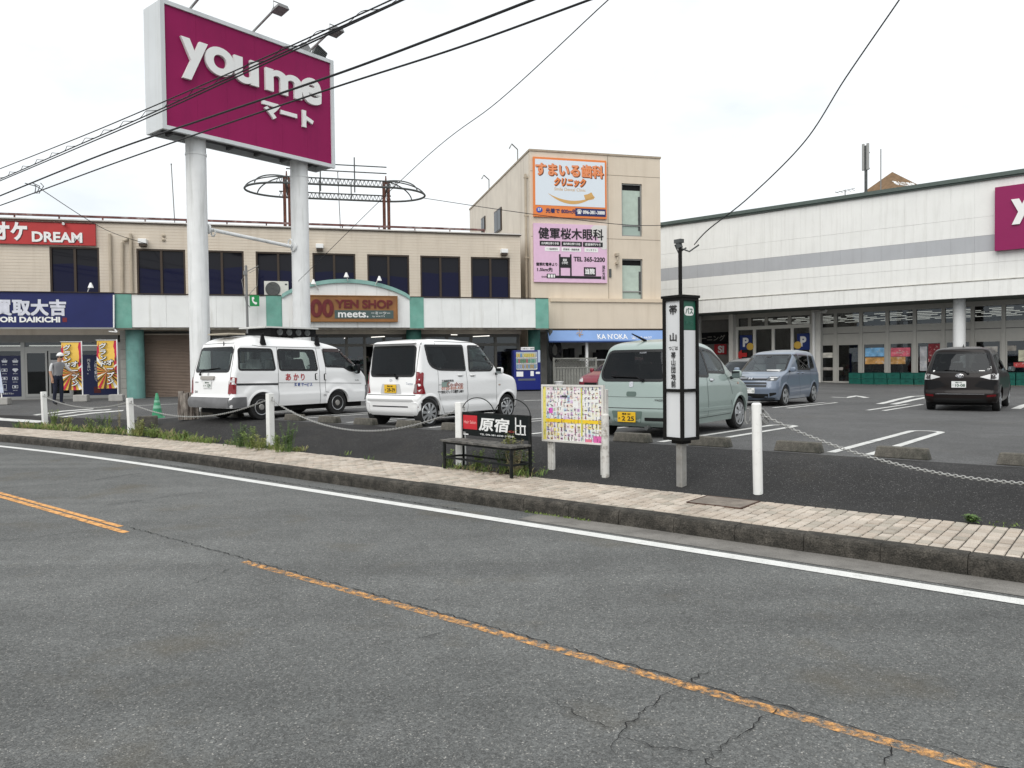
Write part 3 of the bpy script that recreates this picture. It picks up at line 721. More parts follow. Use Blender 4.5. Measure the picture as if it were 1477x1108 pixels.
# hundred-yen shop front: piers, transom lights, panes
x0, x1 = gf(304, 500)[0], gf(748, 500)[0]
q = MB(); zt0, zt1 = gf(520, 483)[1], gf(520, 498)[1]
ZH = CB - .25
pxs = [304, 350, 398, 448, 500, 526, 554, 584, 612, 645, 680, 715, 748]
for px in pxs: x = gf(px, 500)[0]; q.box((x - .06, .01, .02), (x + .06, .15, ZH))
q.box((x0, .02, zt1 - .06), (x1, .14, zt1 + .06)).box((x0, .02, .02), (x1, .14, .2)).box((x0, .0, ZH - .12), (x1, .16, ZH + .02))
yf = q.build('shop_window', mat('dark_shop_frame', (.10, .095, .085, 1), .5, .2), LB)
for a, b in zip(pxs[:-1], pxs[1:]):
    xa, xb = gf(a, 500)[0] + .06, gf(b, 500)[0] - .06
    MB().box((xa, .07, zt1 + .06), (xb, .08, ZH - .12)).build('pane', G_shop, yf)
    if a not in (526, 645): MB().box((xa, .07, .2), (xb, .08, zt1 - .06)).build('pane', G_shop, yf)
# rooms behind the shop windows
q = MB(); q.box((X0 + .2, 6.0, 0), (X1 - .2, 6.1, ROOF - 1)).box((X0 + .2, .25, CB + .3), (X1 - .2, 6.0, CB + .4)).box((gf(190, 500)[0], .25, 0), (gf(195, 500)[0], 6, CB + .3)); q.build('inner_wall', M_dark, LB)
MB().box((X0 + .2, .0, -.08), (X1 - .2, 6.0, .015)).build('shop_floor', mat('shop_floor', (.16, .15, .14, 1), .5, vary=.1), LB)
goods = [mat('goods_' + n_, c, .6) for n_, c in (('red', (.22, .03, .03, 1)), ('blue', (.03, .06, .2, 1)), ('cream', (.35, .3, .22, 1)), ('green', (.04, .14, .06, 1)), ('grey', (.2, .2, .2, 1)))]
rnd = random.Random(5)
for x in [gf(p, 520)[0] for p in (330, 400, 470, 520, 565, 620, 660, 700, 735)]:
    q = MB(); y = rnd.uniform(1.2, 2.6)
    for z in (.1, .55, 1.0, 1.4): q.box((x - .7, y, z), (x + .7, y + .4, z + .03))
    q.box((x - .72, y, 0), (x - .7, y + .4, 1.6)).box((x + .7, y, 0), (x + .72, y + .4, 1.6))
    rk = q.build('display_rack', M_dgrey, LB)
    for m in goods:
        g_ = MB()
        for z in (.13, .58, 1.03, 1.43):
            for _ in range(2):
                u = rnd.uniform(-.65, .5); w = rnd.uniform(.08, .2); g_.box((x + u, y + .04, z), (x + u + w, y + .3, z + rnd.uniform(.12, .3)))
        g_.build('goods', m, rk, kind='stuff')
for px, py, l in ((694, 485, (.55, -.9)), (545, 486, (.5, -.8)), (655, 483, (.3, .1)), (496, 499, (1.1, .15)), (497, 488, (0, .25))):
    x, z = gf(px, py, -.55 if px != 496 else 1.0); y = -.55 if px != 496 else 1.0; z = min(z, CB - .05)
    q = MB().bar((x - l[0] / 2, y - l[1] / 2, z), (x + l[0] / 2, y + l[1] / 2, z), .035, .03); q.build('tube_light', M_tube, LB)
for px in (10, 65, 140):
    x, _ = gf(px, 490, 1.8); MB().bar((x - .6, 1.8, ZT - .08), (x + .6, 1.9, ZT - .08), .06, .05).build('tube_light', M_tube, LB)
# wall fittings
m_pipe = mat('beige_pipe', (.42, .36, .28, 1), .6, vary=.1)
for pts in ([(159, 338), (161, 422)], [(177, 422), (177, 351), (179, 348), (183, 346.5), (185, 344)], [(189, 337.5), (191, 422)]):
    q = MB(); q.tube([(gf(a, b)[0], -.09, gf(a, b)[1]) for a, b in pts], .06, 8); q.build('drain_pipe', m_pipe, LB, smooth=True)
for px, py in ((206, 350), (461, 357), (727, 364)):
    x, z = gf(px, py, -.15); q = MB().box((x - .16, -.32, z - .05), (x + .16, 0, z + .14)); o = q.build('wall_lamp', M_wht, LB, bevel=.02)
    MB().box((x - .13, -.29, z - .16), (x + .13, -.02, z - .05)).build('lamp_hood', M_bronze, o)
for px, py in ((236, 340), (236, 346)):
    x, z = gf(px, py); MB().lathe([(.07, 0), (.07, .06), (.0, .1)], 12, (x, -.0, z), 'Y').build('wall_vent', m_pipe, LB, smooth=True)
# floodlights on the canopy
for px, py, d in ((499.5, 396, -.1), (547, 401, .25), (452, 406, -.25), (131, 411, .2)):
    x, z = gf(px, py, CY - .3); b = gf(px - d * 30, py + 10, CY)
    q = MB().tube([(b[0], CY, b[1] - .08), (x, CY - .3, z)], .022, 6); o = q.build('floodlight', M_wht, LB)
    MB().lathe([(.03, .0), (.09, -.14), (.11, -.2)], 12, (x, CY - .32, z + .08), 'Z').build('lamp_head', M_wht, o, smooth=True)
# air-conditioner standing on the canopy
x0, zz = gf(381.5, 427, CY + .5); x1, z1 = gf(416, 405, CY + .5); zz = CT + .0
w = x1 - x0; h = z1 - CT
ac = empty('air_conditioner', LB.matrix_basis @ Vector(((x0 + x1) / 2, CY + .55, CT - .04)), LB.rotation_euler.z, 'white air-conditioner outdoor unit standing on the canopy beside the arch', 'air conditioner')
MB().box((-w / 2, -.16, .05), (w / 2, .16, h)).build('casing', mat('ac_casing', (.62, .61, .57, 1), .5, vary=.06), ac, bevel=.015)
MB().box((-w / 2 + .1, -.12, 0), (-w / 2 + .2, .12, .05)).box((w / 2 - .2, -.12, 0), (w / 2 - .1, .12, .05)).build('foot', M_grey, ac)
fan = MB().lathe([(.0, .0), (.30, .0), (.30, .006)], 28, (-.14, -.165, h / 2 + .02), 'Y').build('fan_opening', M_dgrey, ac)
q = MB()
for r in (.06, .12, .18, .24, .30): q.tube([(-.14 + r * math.cos(a), -.178, h / 2 + .02 + r * math.sin(a)) for a in [2 * math.pi * i / 24 for i in range(25)]], .007, 4)
q.build('grille', M_alu, ac)
MB().box((w / 2 - .14, -.166, h - .16), (w / 2 - .05, -.161, h - .1)).build('badge', M_dgrey, ac)
# thin aerials on the roof
for px, y0, y1, dep in ((247, 237, 318, 1.0), (547 * 0 + 487, 248, 322, 2.0)):
    x, z = gf(px, y0, dep); q = MB().tube([(x + .1, dep, ROOF - .2), (x, dep, z)], .022, 6).lathe([(0, .05), (.04, .0), (0, -.05)], 8, (x, dep, z))
    r_ = q.build('lightning_rod', M_grey); r_.matrix_basis = LB.matrix_basis.copy()
    tag(r_, 'thin grey rod on the roof left of the big sign poles' if px < 300 else 'thin grey rod on the roof inside the bare hoop frame', 'lightning rod')

# ---------------------------------------------------------------- bare steel sign frame on the roof
y = 3.0
xl, zb = fL(414.5, 326, y); xr, _ = fL(557.5, 328, y)
HF = empty('hoop_frame', LB.matrix_basis @ Vector((0, y, 0)), LB.rotation_euler.z, 'bare rusty hoop-shaped steel frame of an old roof sign', 'sign frame')
zt = fL(557, 254, y)[1]; zr = fL(557, 279, y)[1]; zl = fL(557, 283, y)[1]
for x in (xl, xr):
    q = MB()
    for d in (-.1, .12): q.bar((x + d, 0, ROOF - .3), (x + d, 0, zt - .3), .14, .14)
    q.tube([(x, 0, zt - .4), (x, 0, zt)], [.06, .03], 6); q.build('post', M_rust, HF)
D2 = 1.55; el = xl - fL(352.5, 267, y)[0]
def ring(z, dd=1.0):
    P = [(xl, -D2 * dd, z)] + [(xr, -D2 * dd, z)]
    P += [(xr + el * math.sin(a), -D2 * dd * math.cos(a), z) for a in [math.pi * i / 20 for i in range(1, 20)]]
    P += [(xr, D2 * dd, z), (xl, D2 * dd, z)]
    P += [(xl - el * math.sin(a), D2 * dd * math.cos(a), z) for a in [math.pi * i / 20 for i in range(1, 21)]]
    return P
zm = (zr + zl) / 2
MB().tube(ring(zm), .05, 6).build('ring', M_dgrey, HF)
q = MB()
for sgn in (-1, 1):
    yy = sgn * D2
    q.tube([(xl - .4, yy, zm + .28), (xr + .4, yy, zm + .28)], .035, 5); n = 30
    for i in range(n):
        a = xl - .4 + (xr - xl + .8) * i / n; b = xl - .4 + (xr - xl + .8) * (i + 1) / n
        q.tube([(a, yy, zm), ((a + b) / 2, yy, zm + .28)], .014, 4); q.tube([((a + b) / 2, yy, zm + .28), (b, yy, zm)], .014, 4)
q.build('truss', M_dgrey, HF)
q = MB()
for x, sx in ((xl, -1), (xr, 1)):
    for ca in (-.75, 0, .75):
        q = MB(); a = ca; ex, ey = sx * el * math.cos(a), D2 * math.sin(a)
        q.tube([(x + ex * math.sin(u), ey * math.sin(u), zm + (zt - .25 - zm) * math.cos(u)) for u in [math.pi / 2 * i / 12 for i in range(13)]], .032, 5); q.build('hoop', M_dgrey, HF)
    MB().tube([(x, -D2, zm + .14), (x, D2, zm + .14)], .06, 5).build('cross_tube', M_dgrey, HF)
q = MB()
for f in (.33, .66):
    x = xl + (xr - xl) * f; q.tube([(x, -D2, zm - .3), (x, -D2, zm + 1.3)], .03, 5); q.tube([(x, D2, zm), (x, D2, zm + .9)], .03, 5)
for zz in (zm + .9, zm + 1.2): q.tube([(xl, -D2 * .3, zz), (xr, -D2 * .3, zz)], .03, 5)
q.build('rail', M_dgrey, HF)
# ================================================================ three-storey building
M_beige = mat('beige_render', (0.63, 0.55, 0.45, 1), 0.8, vary=0.04, vscale=1.0, dirt=0.3, dcol=(0.42, 0.34, 0.25, 1), dscale=0.7, streak=True, bump=0.25, bscale=18)
M_beige2 = mat('beige_render_side', (0.66, 0.60, 0.52, 1), 0.8, vary=0.06, vscale=1.0, dirt=0.5, dcol=(0.40, 0.34, 0.28, 1), dscale=0.7, streak=True)
CL = empty('clinic_building', (0.95, 36.4, 0.45), math.atan2(0.2515, 0.968), 'beige three-storey building with two big clinic sign boards', 'building')
fC = Face(CL)
CW = fC(952.5, 300)[0]; CH = fC(770, 218)[1]; CD = 14.2
zb0 = fC(860, 474.5)[1]; zled = fC(860, 435)[1]
wins = []
for a, b, c, d in ((896.5, 926, 265, 341), (896.5, 927, 373.5, 433)):
    wins.append((fC(a, c)[0], fC(b, c)[0], fC((a + b) / 2, d)[1], fC((a + b) / 2, c)[1]))
xa, xb = wins[0][0], wins[0][1]
GAPX = fC(876, 300)[0]
wall = MB()
zs = [zled] + [wins[1][2], wins[1][3], wins[0][2], wins[0][3]] + [CH]
wall.box((0, 0, zb0), (CW, .25, zled)).box((0, 0, zled), (xa, .25, CH)).box((xb, 0, zled), (CW, .25, CH))
wall.box((xa, 0, wins[1][3]), (xb, .25, wins[0][2])).box((xa, 0, wins[0][3]), (xb, .25, CH))
if wins[1][2] > zled: wall.box((xa, 0, zled), (xb, .25, wins[1][2]))
wall.build('wall', M_beige, CL)
sw = MB()
ws = []
fside = lambda px, py: onplane(px, py, CL.matrix_basis @ Vector((0, 0, 0)), CL.matrix_basis.to_3x3() @ Vector((1, 0, 0)))
I_ = CL.matrix_basis.inverted()
for a, b, c, d in ((695.5, 700, 315.5, 331.5), (714.5, 723.5, 304.5, 333)):
    p, r_ = I_ @ fside(a, (c + d) / 2), I_ @ fside(b, (c + d) / 2); z0 = (I_ @ fside((a + b) / 2, d)).z; z1 = (I_ @ fside((a + b) / 2, c)).z
    ws.append((min(p.y, r_.y), max(p.y, r_.y), z0, z1))
sw.box((0, .25, 0), (.25, CD, CH)).box((CW - .25, .25, 0), (CW, CD, CH)).box((.25, CD - .25, 0), (CW - .25, CD, CH)).box((0, .25, CH), (CW, CD, CH + .0))
sw.build('side_wall', M_beige2, CL)
for y0, y1, z0, z1 in ws:
    f = MB().box((-.06, y0 - .08, z0 - .08), (-.0, y1 + .08, z1 + .08)).build('window', M_bronze, CL)
    MB().box((-.075, y0, z0), (-.06, (y0 + y1) / 2 - .03, z1)).build('pane', M_upglass, f); MB().box((-.075, (y0 + y1) / 2 + .03, z0), (-.06, y1, z1)).build('pane', M_upglass, f)
MB().box((.25, .25, CH - .5), (CW - .25, CD - .25, CH - .3)).build('roof', M_soffit, CL)
MB().box((-.04, -.04, CH), (CW + .04, .3, CH + .09)).box((-.04, .3, CH), (.3, CD, CH + .09)).box((CW - .3, .3, CH), (CW + .04, CD, CH + .09)).build('parapet_cap', mat('parapet_cap', (.36, .30, .23, 1), .7, vary=.15), CL)
q = MB()   # panel joints, cut as thin recesses read as dark lines
for px in (877,):
    x = fC(px, 300)[0]; q.box((x - .012, -.004, zled + .05), (x + .012, .0, CH - .02))
for py in (343, 250):
    z = fC(830, py)[1]; q.box((0.02, -.004, z - .01), (CW - .02, 0, z + .01))
q.build('panel_joint', mat('panel_joint_dark', (.2, .16, .12, 1), .9), CL)
MB().box((fC(791, 440)[0], -.35, zled - .05), (CW + .1, 0, zled + .12)).build('ledge', mat('pale_ledge', (.62, .52, .40, 1), .7, vary=.05), CL)
MB().box((fC(789, 440)[0], -.28, zb0), (CW + .1, -.002, zled - .05)).build('fascia', M_beige, CL)
MB().box((fC(789, 440)[0], -.3, zb0 - .07), (CW + .1, 0, zb0)).build('fascia_drip', M_bronze, CL)
for i, (a, b, z0, z1) in enumerate(wins):
    f = MB(); w = .06
    f.box((a, .08, z0), (a + w, .2, z1)).box((b - w, .08, z0), (b, .2, z1)).box((a + w, .08, z1 - w), (b - w, .2, z1)).box((a + w, .08, z0), (b - w, .2, z0 + w)).box((a + w, .09, z0 + (z1 - z0) * .2), (b - w, .19, z0 + (z1 - z0) * .2 + .05))
    f = f.build('window', M_alu, CL)
    MB().box((a + w, .14, z0 + (z1 - z0) * .2 + .05), (b - w, .15, z1 - w - .25)).build('blind_or_reflection', mat('pale_green_blind', (.42, .50, .44, 1), .25, vary=.08), f)
    MB().box((a + w, .145, z1 - w - .25), (b - w, .15, z1 - w)).build('dark_gap', M_black, f)
    MB().box((a + w, .14, z0 + w), (b - w, .15, z0 + (z1 - z0) * .2)).build('pane', mat('pale_green_pane', (.34, .42, .38, 1), .1), f)
    MB().box((b - .16, .12, z0 + .3), (b - w, .139, z1 - .6)).build('curtain_edge', M_dgrey, f)
# pipes and fittings
q = MB().tube([(-.12, .35, CH - 1.0), (-.12, .35, .2)], .06, 8)
for z in (CH - 1.2, CH - 3, CH - 5): q.box((-.2, .28, z), (0, .42, z + .06))
q.build('drain_pipe', m_pipe, CL)
q = MB()
for px, py in ((744, 227), (677.5 + 26, 298)):
    p = I_ @ fside(px, py + 14); q.tube([(.1, p.y, CH - .1), (.1, p.y, CH + .75), (-.25, p.y - .2, CH + .95), (-.4, p.y - .3, CH + .7)], .035, 6)
q.build('roof_vent_pipe', M_alu, CL)
x, z = fC(890, 368, -.1); q = MB().tube([(x, -.1, z), (x, -.18, z - .25), (x - .03, -.1, z - .6)], .03, 6).box((x - .08, -.2, z - .05), (x + .08, -.02, z + .08)).box((x - .07, -.2, z - .45), (x + .07, -.02, z - .35)); q.build('cable_bracket', m_pipe, CL)
x, z = fC(880.5, 394, -.05)
MB().box((x - .05, -.06, z - .2), (x + .05, -.0, z + .2)).build('small_plate', M_dgrey, CL)

# ---- clinic sign boards
def cboard(name, a, b, c, d, m, label, y=-.1):
    xl, zt = fC((a + b) / 2, c, y); zb = fC((a + b) / 2, d, y)[1]; xl = fC(a, c, y)[0]; xr = fC(b, c, y)[0]
    r_ = empty(name, CL.matrix_basis @ Vector(((xl + xr) / 2, y, (zt + zb) / 2)), CL.rotation_euler.z, label, 'sign')
    w, h = xr - xl, zt - zb
    MB().box((-w / 2, 0, -h / 2), (w / 2, .09, h / 2)).build('board', m, r_)
    kx, kz = w / (b - a), h / (d - c)
    A_ = lambda px, py: ((px - (a + b) / 2) * kx, -.005, -(py - (c + d) / 2) * kz)
    return r_, A_, kx, kz
m_or2 = mat('orange_print', (.74, .22, .06, 1), .5); m_ice = mat('pale_blue_print', (.66, .72, .78, 1), .5); m_gold = mat('gold_print', (.60, .36, .13, 1), .5)
m_navy2 = mat('navy_print', (.02, .03, .12, 1), .5); m_brown = mat('brown_print', (.14, .05, .03, 1), .5); m_blk = mat('black_print', (.015, .015, .016, 1), .5)
rt, at, kx, kz = cboard('dental_sign', 769, 874.5, 229, 314, m_or2, 'orange-bordered dental clinic board with a toothbrush drawing, upper sign on the beige building')
plate(771.5, 872, 232, 297.5, m_ice, 0, 'white_field')
for d, m, o in ((.008, m_brown, 1.2), (.014, m_or2, 0)): put('すまいる歯科', 821 + o, 246 + o, 98, 19, m, .05, dy=d); put('クリニック', 821 + o, 263 + o, 46, 13, m, .055, dy=d, shear=.25)
put('すまいる歯科', 821, 246, 96, 17.5, mat('pale_orange_print', (.75, .30, .16, 1), .5), .0, dy=.018)
put('Smile Dental Clinic', 821, 273.5, 45, 4.5, m_gold, 0, dy=.008)
q = MB(); n = 24; P = []
for i in range(n + 1):
    u = i / n; px = 789 + 67 * u; base = 280 + 2 * u; sag = 4 * u * (1 - u)
    P.append((px, base + sag * 13.5 - 0, base + sag * 8.5))
vs = [(at(p, a)[0], -.012, at(p, a)[2]) for p, a, b in P] + [(at(p, b)[0], -.012, at(p, b)[2]) for p, a, b in P]
q.add(vs, [(i, i + 1, n + 2 + i, n + 1 + i) for i in range(n)])
q.add([(at(a, b)[0], -.012, at(a, b)[2]) for a, b in ((843, 287), (841, 280.5), (847, 279), (852, 276), (855, 281), (857, 283), (855, 286), (849, 287.5))], [tuple(range(8))])
q.build('toothbrush_print', m_gold, rt)
put('先着で 800m先', 808, 305, 44, 7, m_navy2, .03, dy=.004)
MB().prism([(at(777, 0)[0] + .45 * math.cos(a) * kx * 10, at(0, 304.5)[2] + .4 * math.sin(a) * kz * 10) for a in [2 * math.pi * i / 14 for i in range(14)]], -.012, -.006).build('round_badge', mat('bright_blue_print', (.03, .07, .4, 1), .5), rt)
put('57', 777, 304, 5, 4, M_wht, .03, dy=.012)
plate(828.5, 873, 300, 311, m_navy2, 0, 'phone_band'); put('☎ 096-381-3888', 851, 305.3, 41, 7.5, M_wht, .035, dy=.01)
m_pink = mat('pink_sign_face', (.70, .47, .63, 1), .5, vary=.04)
rt, at, kx, kz = cboard('eye_clinic_sign', 769.5, 875, 323.5, 407.5, m_pink, 'pink eye clinic board with a small street map, lower sign on the beige building')
q = MB()
for cx_, cy_, r_ in ((860, 332, 9), (870, 340, 9), (866, 330, 10), (871, 352, 7), (872, 326, 8)):
    q.add([(at(min(875, cx_ + r_ * math.cos(a)), 0)[0], -.006, at(0, max(323.6, cy_ + r_ * math.sin(a)))[2]) for a in [2 * math.pi * i / 12 for i in range(12)]], [tuple(range(12))])
    for v in range(len(q.v) - 12, len(q.v)): q.v[v] = (q.v[v][0], -.006 - .0007 * len(q.f), q.v[v][2])
q.build('pale_blossom_print', mat('pale_blossom', (.66, .64, .62, 1), .5), rt)
put('健軍桜木眼科', 823, 337.5, 94, 16.5, m_blk, .022, dy=.012)
for a, b, s_ in ((778, 807.5, '白内障日帰り手術'), (809, 838.5, '緑内障日帰り手術'), (840, 869, '涙道専門外来')):
    plate(a, b, 348.5, 355.5, m_blk, .0, 'pill'); put(s_, (a + b) / 2, 352, b - a - 5, 3.6, M_wht, .02, dy=.008)
for a, b, s_ in ((785, 806, '一般眼科'), (809, 837, '糖尿病・網膜疾患'), (842, 862, 'コンタクト')):
    plate(a, b, 357, 363, M_wht, .0, 'pill'); put(s_, (a + b) / 2, 360, b - a - 5, 3, m_blk, .01, dy=.008)
put('TEL 365-2200', 849, 373.5, 46, 7, m_blk, .035, dy=.004)
for a, b, c, d in ((805.2, 807.4, 367, 399), (821, 823.2, 367, 399), (807.4, 821, 371, 386.5), (795, 866.5, 398, 401.8), (841, 858.5, 385, 397.5), (787.5, 800, 395.5, 402)): plate(a, b, c, d, m_blk, 0, 'map_line')
put('健軍\n小学校', 813.5, 377.5, 9, 8, M_wht, .02, dy=.008); put('当院', 849.7, 391, 14, 8.5, M_wht, .05, dy=.008)
put('健軍町電停より', 787.5, 382, 30, 5, m_blk, .03, dy=.004); put('1.5km先', 785, 389.5, 22, 6, m_blk, .03, dy=.004); put('至水前寺', 784, 400, 8, 3, m_blk, .01, dy=.004); put('益\n城\n方\n面', 870, 392, 4.5, 21, m_blk, .02, dy=.004)
plate(789, 792, 396.5, 401, M_wht, .006, 'map_dash'); plate(793, 796, 396.5, 401, M_wht, .006, 'map_dash'); plate(797, 799, 396.5, 401, M_wht, .006, 'map_dash')

# ---- shop porch below, with the blue awning sign
AW = empty('awning_sign', CL.matrix_basis @ Vector((0, 0, 0)), CL.rotation_euler.z, 'long light blue KANOKA sign over the porch of the beige building', 'sign')
zt, zb = zb0 - .09, fC(870, 491.5, -.5)[1]; xl, xr = fC(791.5, 480, -.5)[0], CW + .3
q = MB(); q.add([(xl, -.32, zt), (xr, -.32, zt), (xr, -.55, zb), (xl, -.55, zb), (xl, -.1, zt), (xr, -.1, zt), (xr, -.45, zb), (xl, -.45, zb)], [(3, 2, 1, 0), (4, 5, 6, 7), (0, 1, 5, 4), (3, 7, 6, 2), (0, 4, 7, 3), (1, 2, 6, 5)])
q.build('board', mat('light_blue_awning', (.20, .32, .58, 1), .6, vary=.08, vscale=.8), AW)
MB().box((xl, -.57, zb - .07), (xr, -.44, zb)).build('lower_trim', mat('blue_trim', (.04, .08, .22, 1), .5), AW)
def awt(s_, px, py, w, h, m, b=0.0):
    x, z = fC(px, py, -.48); k = fC(px + 1, py, -.48)[0] - x; f = (zt - z) / (zt - zb)
    d = Vector((0, -.23, zb - zt)).normalized() * -1
    lettering(AW, s_, m, (x, -.32 - .23 * f - .02, z), XA, d, w * k, h * k, b)
awt("KA N'OKA", 883.5, 485.5, 43, 8, M_wht, .01); awt('☎367-4607', 925, 487, 30, 4.5, M_wht)
awt('༄', 836.5, 482, 8, 11, m_gold) if False else None
q = MB()
for a0 in range(5):
    x, z = fC(836.5, 481, -.48); r_ = .16
    q.tube([(x + (.03 + r_ * u) * math.cos(a0 * 1.26 + u), -.46, z + .02 + (.03 + r_ * u) * math.sin(a0 * 1.26 + u)) for u in (0, .3, .6, .9)], .014, 5)
q.tube([(x, -.46, z), (x + .02, -.47, z - .25)], .014, 5); q.build('flower_emblem', m_gold, AW)
q = MB(); q.box((.3, 2.2, 0), (CW, 2.3, zb0)).box((0.25, .25, zb0 - .1), (CW, 2.2, zb0)).box((CW - .1, 0.3, 0), (CW, 2.2, zb0)); q.build('porch_wall', mat('porch_pale_wall', (.5, .49, .46, 1), .7, vary=.1), CL)
q = MB().bar((fC(845, 500)[0], -.1, .0), (fC(845, 500)[0], -.1, zb0), .12); q.box((fC(845, 500)[0], 1.0, 1.35), (CW - .2, 1.9, 1.42)); q.build('porch_post', M_wht, CL)
q = MB(); r0 = random.Random(3)
for px in (815, 822, 838, 842, 858, 863, 870): x = fC(px, 510, 1.5)[0]; q.box((x, 1.5, 1.42), (x + r0.uniform(.1, .5), 1.8, 1.42 + r0.uniform(.2, .8)))
q.build('porch_goods', M_black, CL, kind='stuff')
# lattice fence
LF = empty('lattice_fence', CL.matrix_basis @ Vector((fC(796, 540, -.3)[0], -.6, 0)), CL.rotation_euler.z, 'grey wooden lattice fence in front of the beige building porch', 'fence')
W_, m_gw = 2.1, mat('grey_timber', (.22, .22, .20, 1), .8, vary=.2, vscale=5)
q = MB().bar((0, 0, 1.45), (W_, 0, 1.45), .06, .06).bar((0, 0, 1.02), (W_, 0, 1.02), .06, .06).bar((0, 0, .12), (W_, 0, .12), .06, .06).bar((0, 0, 0), (0, 0, 1.5), .08).bar((W_, 0, 0), (W_, 0, 1.5), .08); q.build('fence_frame', m_gw, LF)
q = MB(); n = 14
for i in range(-3, n):
    a = i * W_ / n; 
    for sg in (1, -1):
        p0, p1 = (a, 1.02), (a + .43, 1.45)
        x0, x1 = max(0, p0[0]), min(W_, p1[0])
        if x1 - x0 < .05: continue
        z0, z1 = 1.02 + (x0 - a), 1.02 + (x1 - a)
        if sg < 0: z0, z1 = 2.47 - z0, 2.47 - z1
        q.bar((x0, .012 * sg, z0), (x1, .012 * sg, z1), .03, .012)
q.build('lattice', m_gw, LF)
for i in range(15): x = .07 + i * (W_ - .14) / 14; MB().box((x - .05, -.012, .15), (x + .05, .012, .98)).build('slat', m_gw, LF)
# white planter tub
PT = empty('planter_tub', CL.matrix_basis @ Vector((fC(805, 553, -1.2)[0], -1.3, 0.0)), 0, 'small round white planter tub beside the lattice fence', 'planter')
MB().lathe([(.0, 0), (.14, 0), (.19, .36), (.22, .36), (.22, .40), (.18, .40), (.16, .34), (0, .34)], 20).build('tub', M_wht, PT, smooth=True)
# dark coiled hose hung by the porch corner
HS = empty('hose_coil', CL.matrix_basis @ Vector((fC(800, 505, -.3)[0], -.35, fC(800, 505, -.3)[1])), CL.rotation_euler.z + .5, 'big dark coil hanging at the porch corner behind the vending machine', 'hose')
q = MB()
for j in range(7): r_ = .28 + .045 * j; q.tube([(r_ * .75 * math.cos(a), -.03 * (j % 3), r_ * math.sin(a) * 1.05) for a in [2 * math.pi * i / 20 for i in range(21)]], .03, 6)
q.build('coil', M_black, HS, smooth=True)
MB().box((-.3, .05, -1.6), (-.1, .25, 1.0)).build('bracket', M_dgrey, HS)
# ================================================================ supermarket on the right
SZ = 0.24
SD = Vector((0.75, -0.66, 0)).normalized(); SN = Vector((-SD.y, SD.x, 0))         # along the front, into the store
ST = empty('supermarket', Vector((23.0, 42.35, SZ)) + SN * 0.8, math.atan2(SD.y, SD.x), 'long white supermarket with a grey band and a deep canopy over its glass front', 'building')
fS = Face(ST)
OV = -3.3                       # canopy front relative to the glass
SX0, SX1 = fS(1000, 500)[0] - 14, fS(1477, 500)[0] + 9
hS = lambda px, py, y=OV: fS(px, py, y)[1]
zR = hS(1200, 285.3); zR2 = hS(1200, 292.5)
zG1, zG0 = hS(1200, 362.5), hS(1200, 383); zU = hS(1200, 341 if 0 else 338.5); zL = hS(1200, 398)
zF1, zF0 = hS(1200, 420.7), hS(1200, 441)
M_sp = mat('white_wall_panel', (0.76, 0.76, 0.74, 1), 0.6, vary=0.03, vscale=1, dirt=0.25, dcol=(0.42, 0.41, 0.37, 1), dscale=1.4, streak=True)
M_sg = mat('grey_wall_panel', (0.40, 0.41, 0.43, 1), 0.6, vary=0.04, vscale=1, dirt=0.3, dcol=(0.3, 0.3, 0.31, 1), dscale=1.2, streak=True)
M_slate = mat('green_grey_coping', (0.085, 0.11, 0.10, 1), 0.5, vary=0.1)
FX0 = fS(950, 400, OV)[0] - 12
q = MB(); q.box((FX0, OV + .12, zF0 + .15), (SX1, OV + .3, zR - .3)).box((FX0, OV + .3, zR - .5), (SX1, 14, zR - .3)).box((SX1 - .2, OV + .3, 0), (SX1, 14, zR - .5)).box((FX0, 13.8, 0), (SX1 - .2, 14, zR - .5))
q.build('wall', M_sp, ST)
seams = [953.5 + (p - 60) / 4.433 for p in (-60, 92, 190, 294, 393, 500, 609, 722, 833, 953, 1080)] + [1207 + p / 4.433 for p in (22, 157, 288, 432, 575, 728, 880, 1035)] + [1477, 1514, 1553, 1594]
sx = [FX0 + 4] + [fS(p, 380, OV)[0] for p in seams]
for z0, z1, m in ((zG1, zU, M_sp), (zU, zR2, M_sp), (zG0, zG1, M_sg), (zL, zG0, M_sp), (zF1 + .05, zL, M_sp)):
    for a, b in zip(sx[:-1], sx[1:]):
        dy = random.uniform(-.004, .004)
        MB().box((a + .002, OV + dy, z0 + .004), (b - .002, OV + .115, z1 - .004)).build('wall_panel', m, ST)
# lower canopy band, slightly proud
q = MB()
fx = [FX0 + 4] + [fS(p, 430, OV)[0] for p in range(1010, 1700, 52)]
for a, b in zip(fx[:-1], fx[1:]): MB().box((a + .003, OV - .12, zF0), (b - .003, OV + .1, zF1)).build('canopy_panel', mat('canopy_panel_white', (.77, .77, .75, 1), .55, vary=.03, dirt=.3, dcol=(.4, .39, .36, 1), streak=True, dscale=2), ST)
q = MB().box((FX0 + 4, OV - .14, zF1), (SX1, OV + .02, zF1 + .045)); q.build('canopy_flashing', mat('stained_flashing', (.28, .27, .24, 1), .8, vary=.5, vscale=3), ST)
MB().box((FX0, OV - .12, zR2), (SX1 + .1, 14.1, zR2 + .08)).box((FX0, OV - .2, zR2 + .08), (SX1 + .15, 14.1, zR)).build('coping', M_slate, ST)
MB().box((FX0 + 2, OV + .31, zF0 + .02), (SX1 - .2, -0.0, zF0 + .12)).build('soffit', mat('green_grey_soffit', (.16, .18, .165, 1), .7, vary=.08), ST)
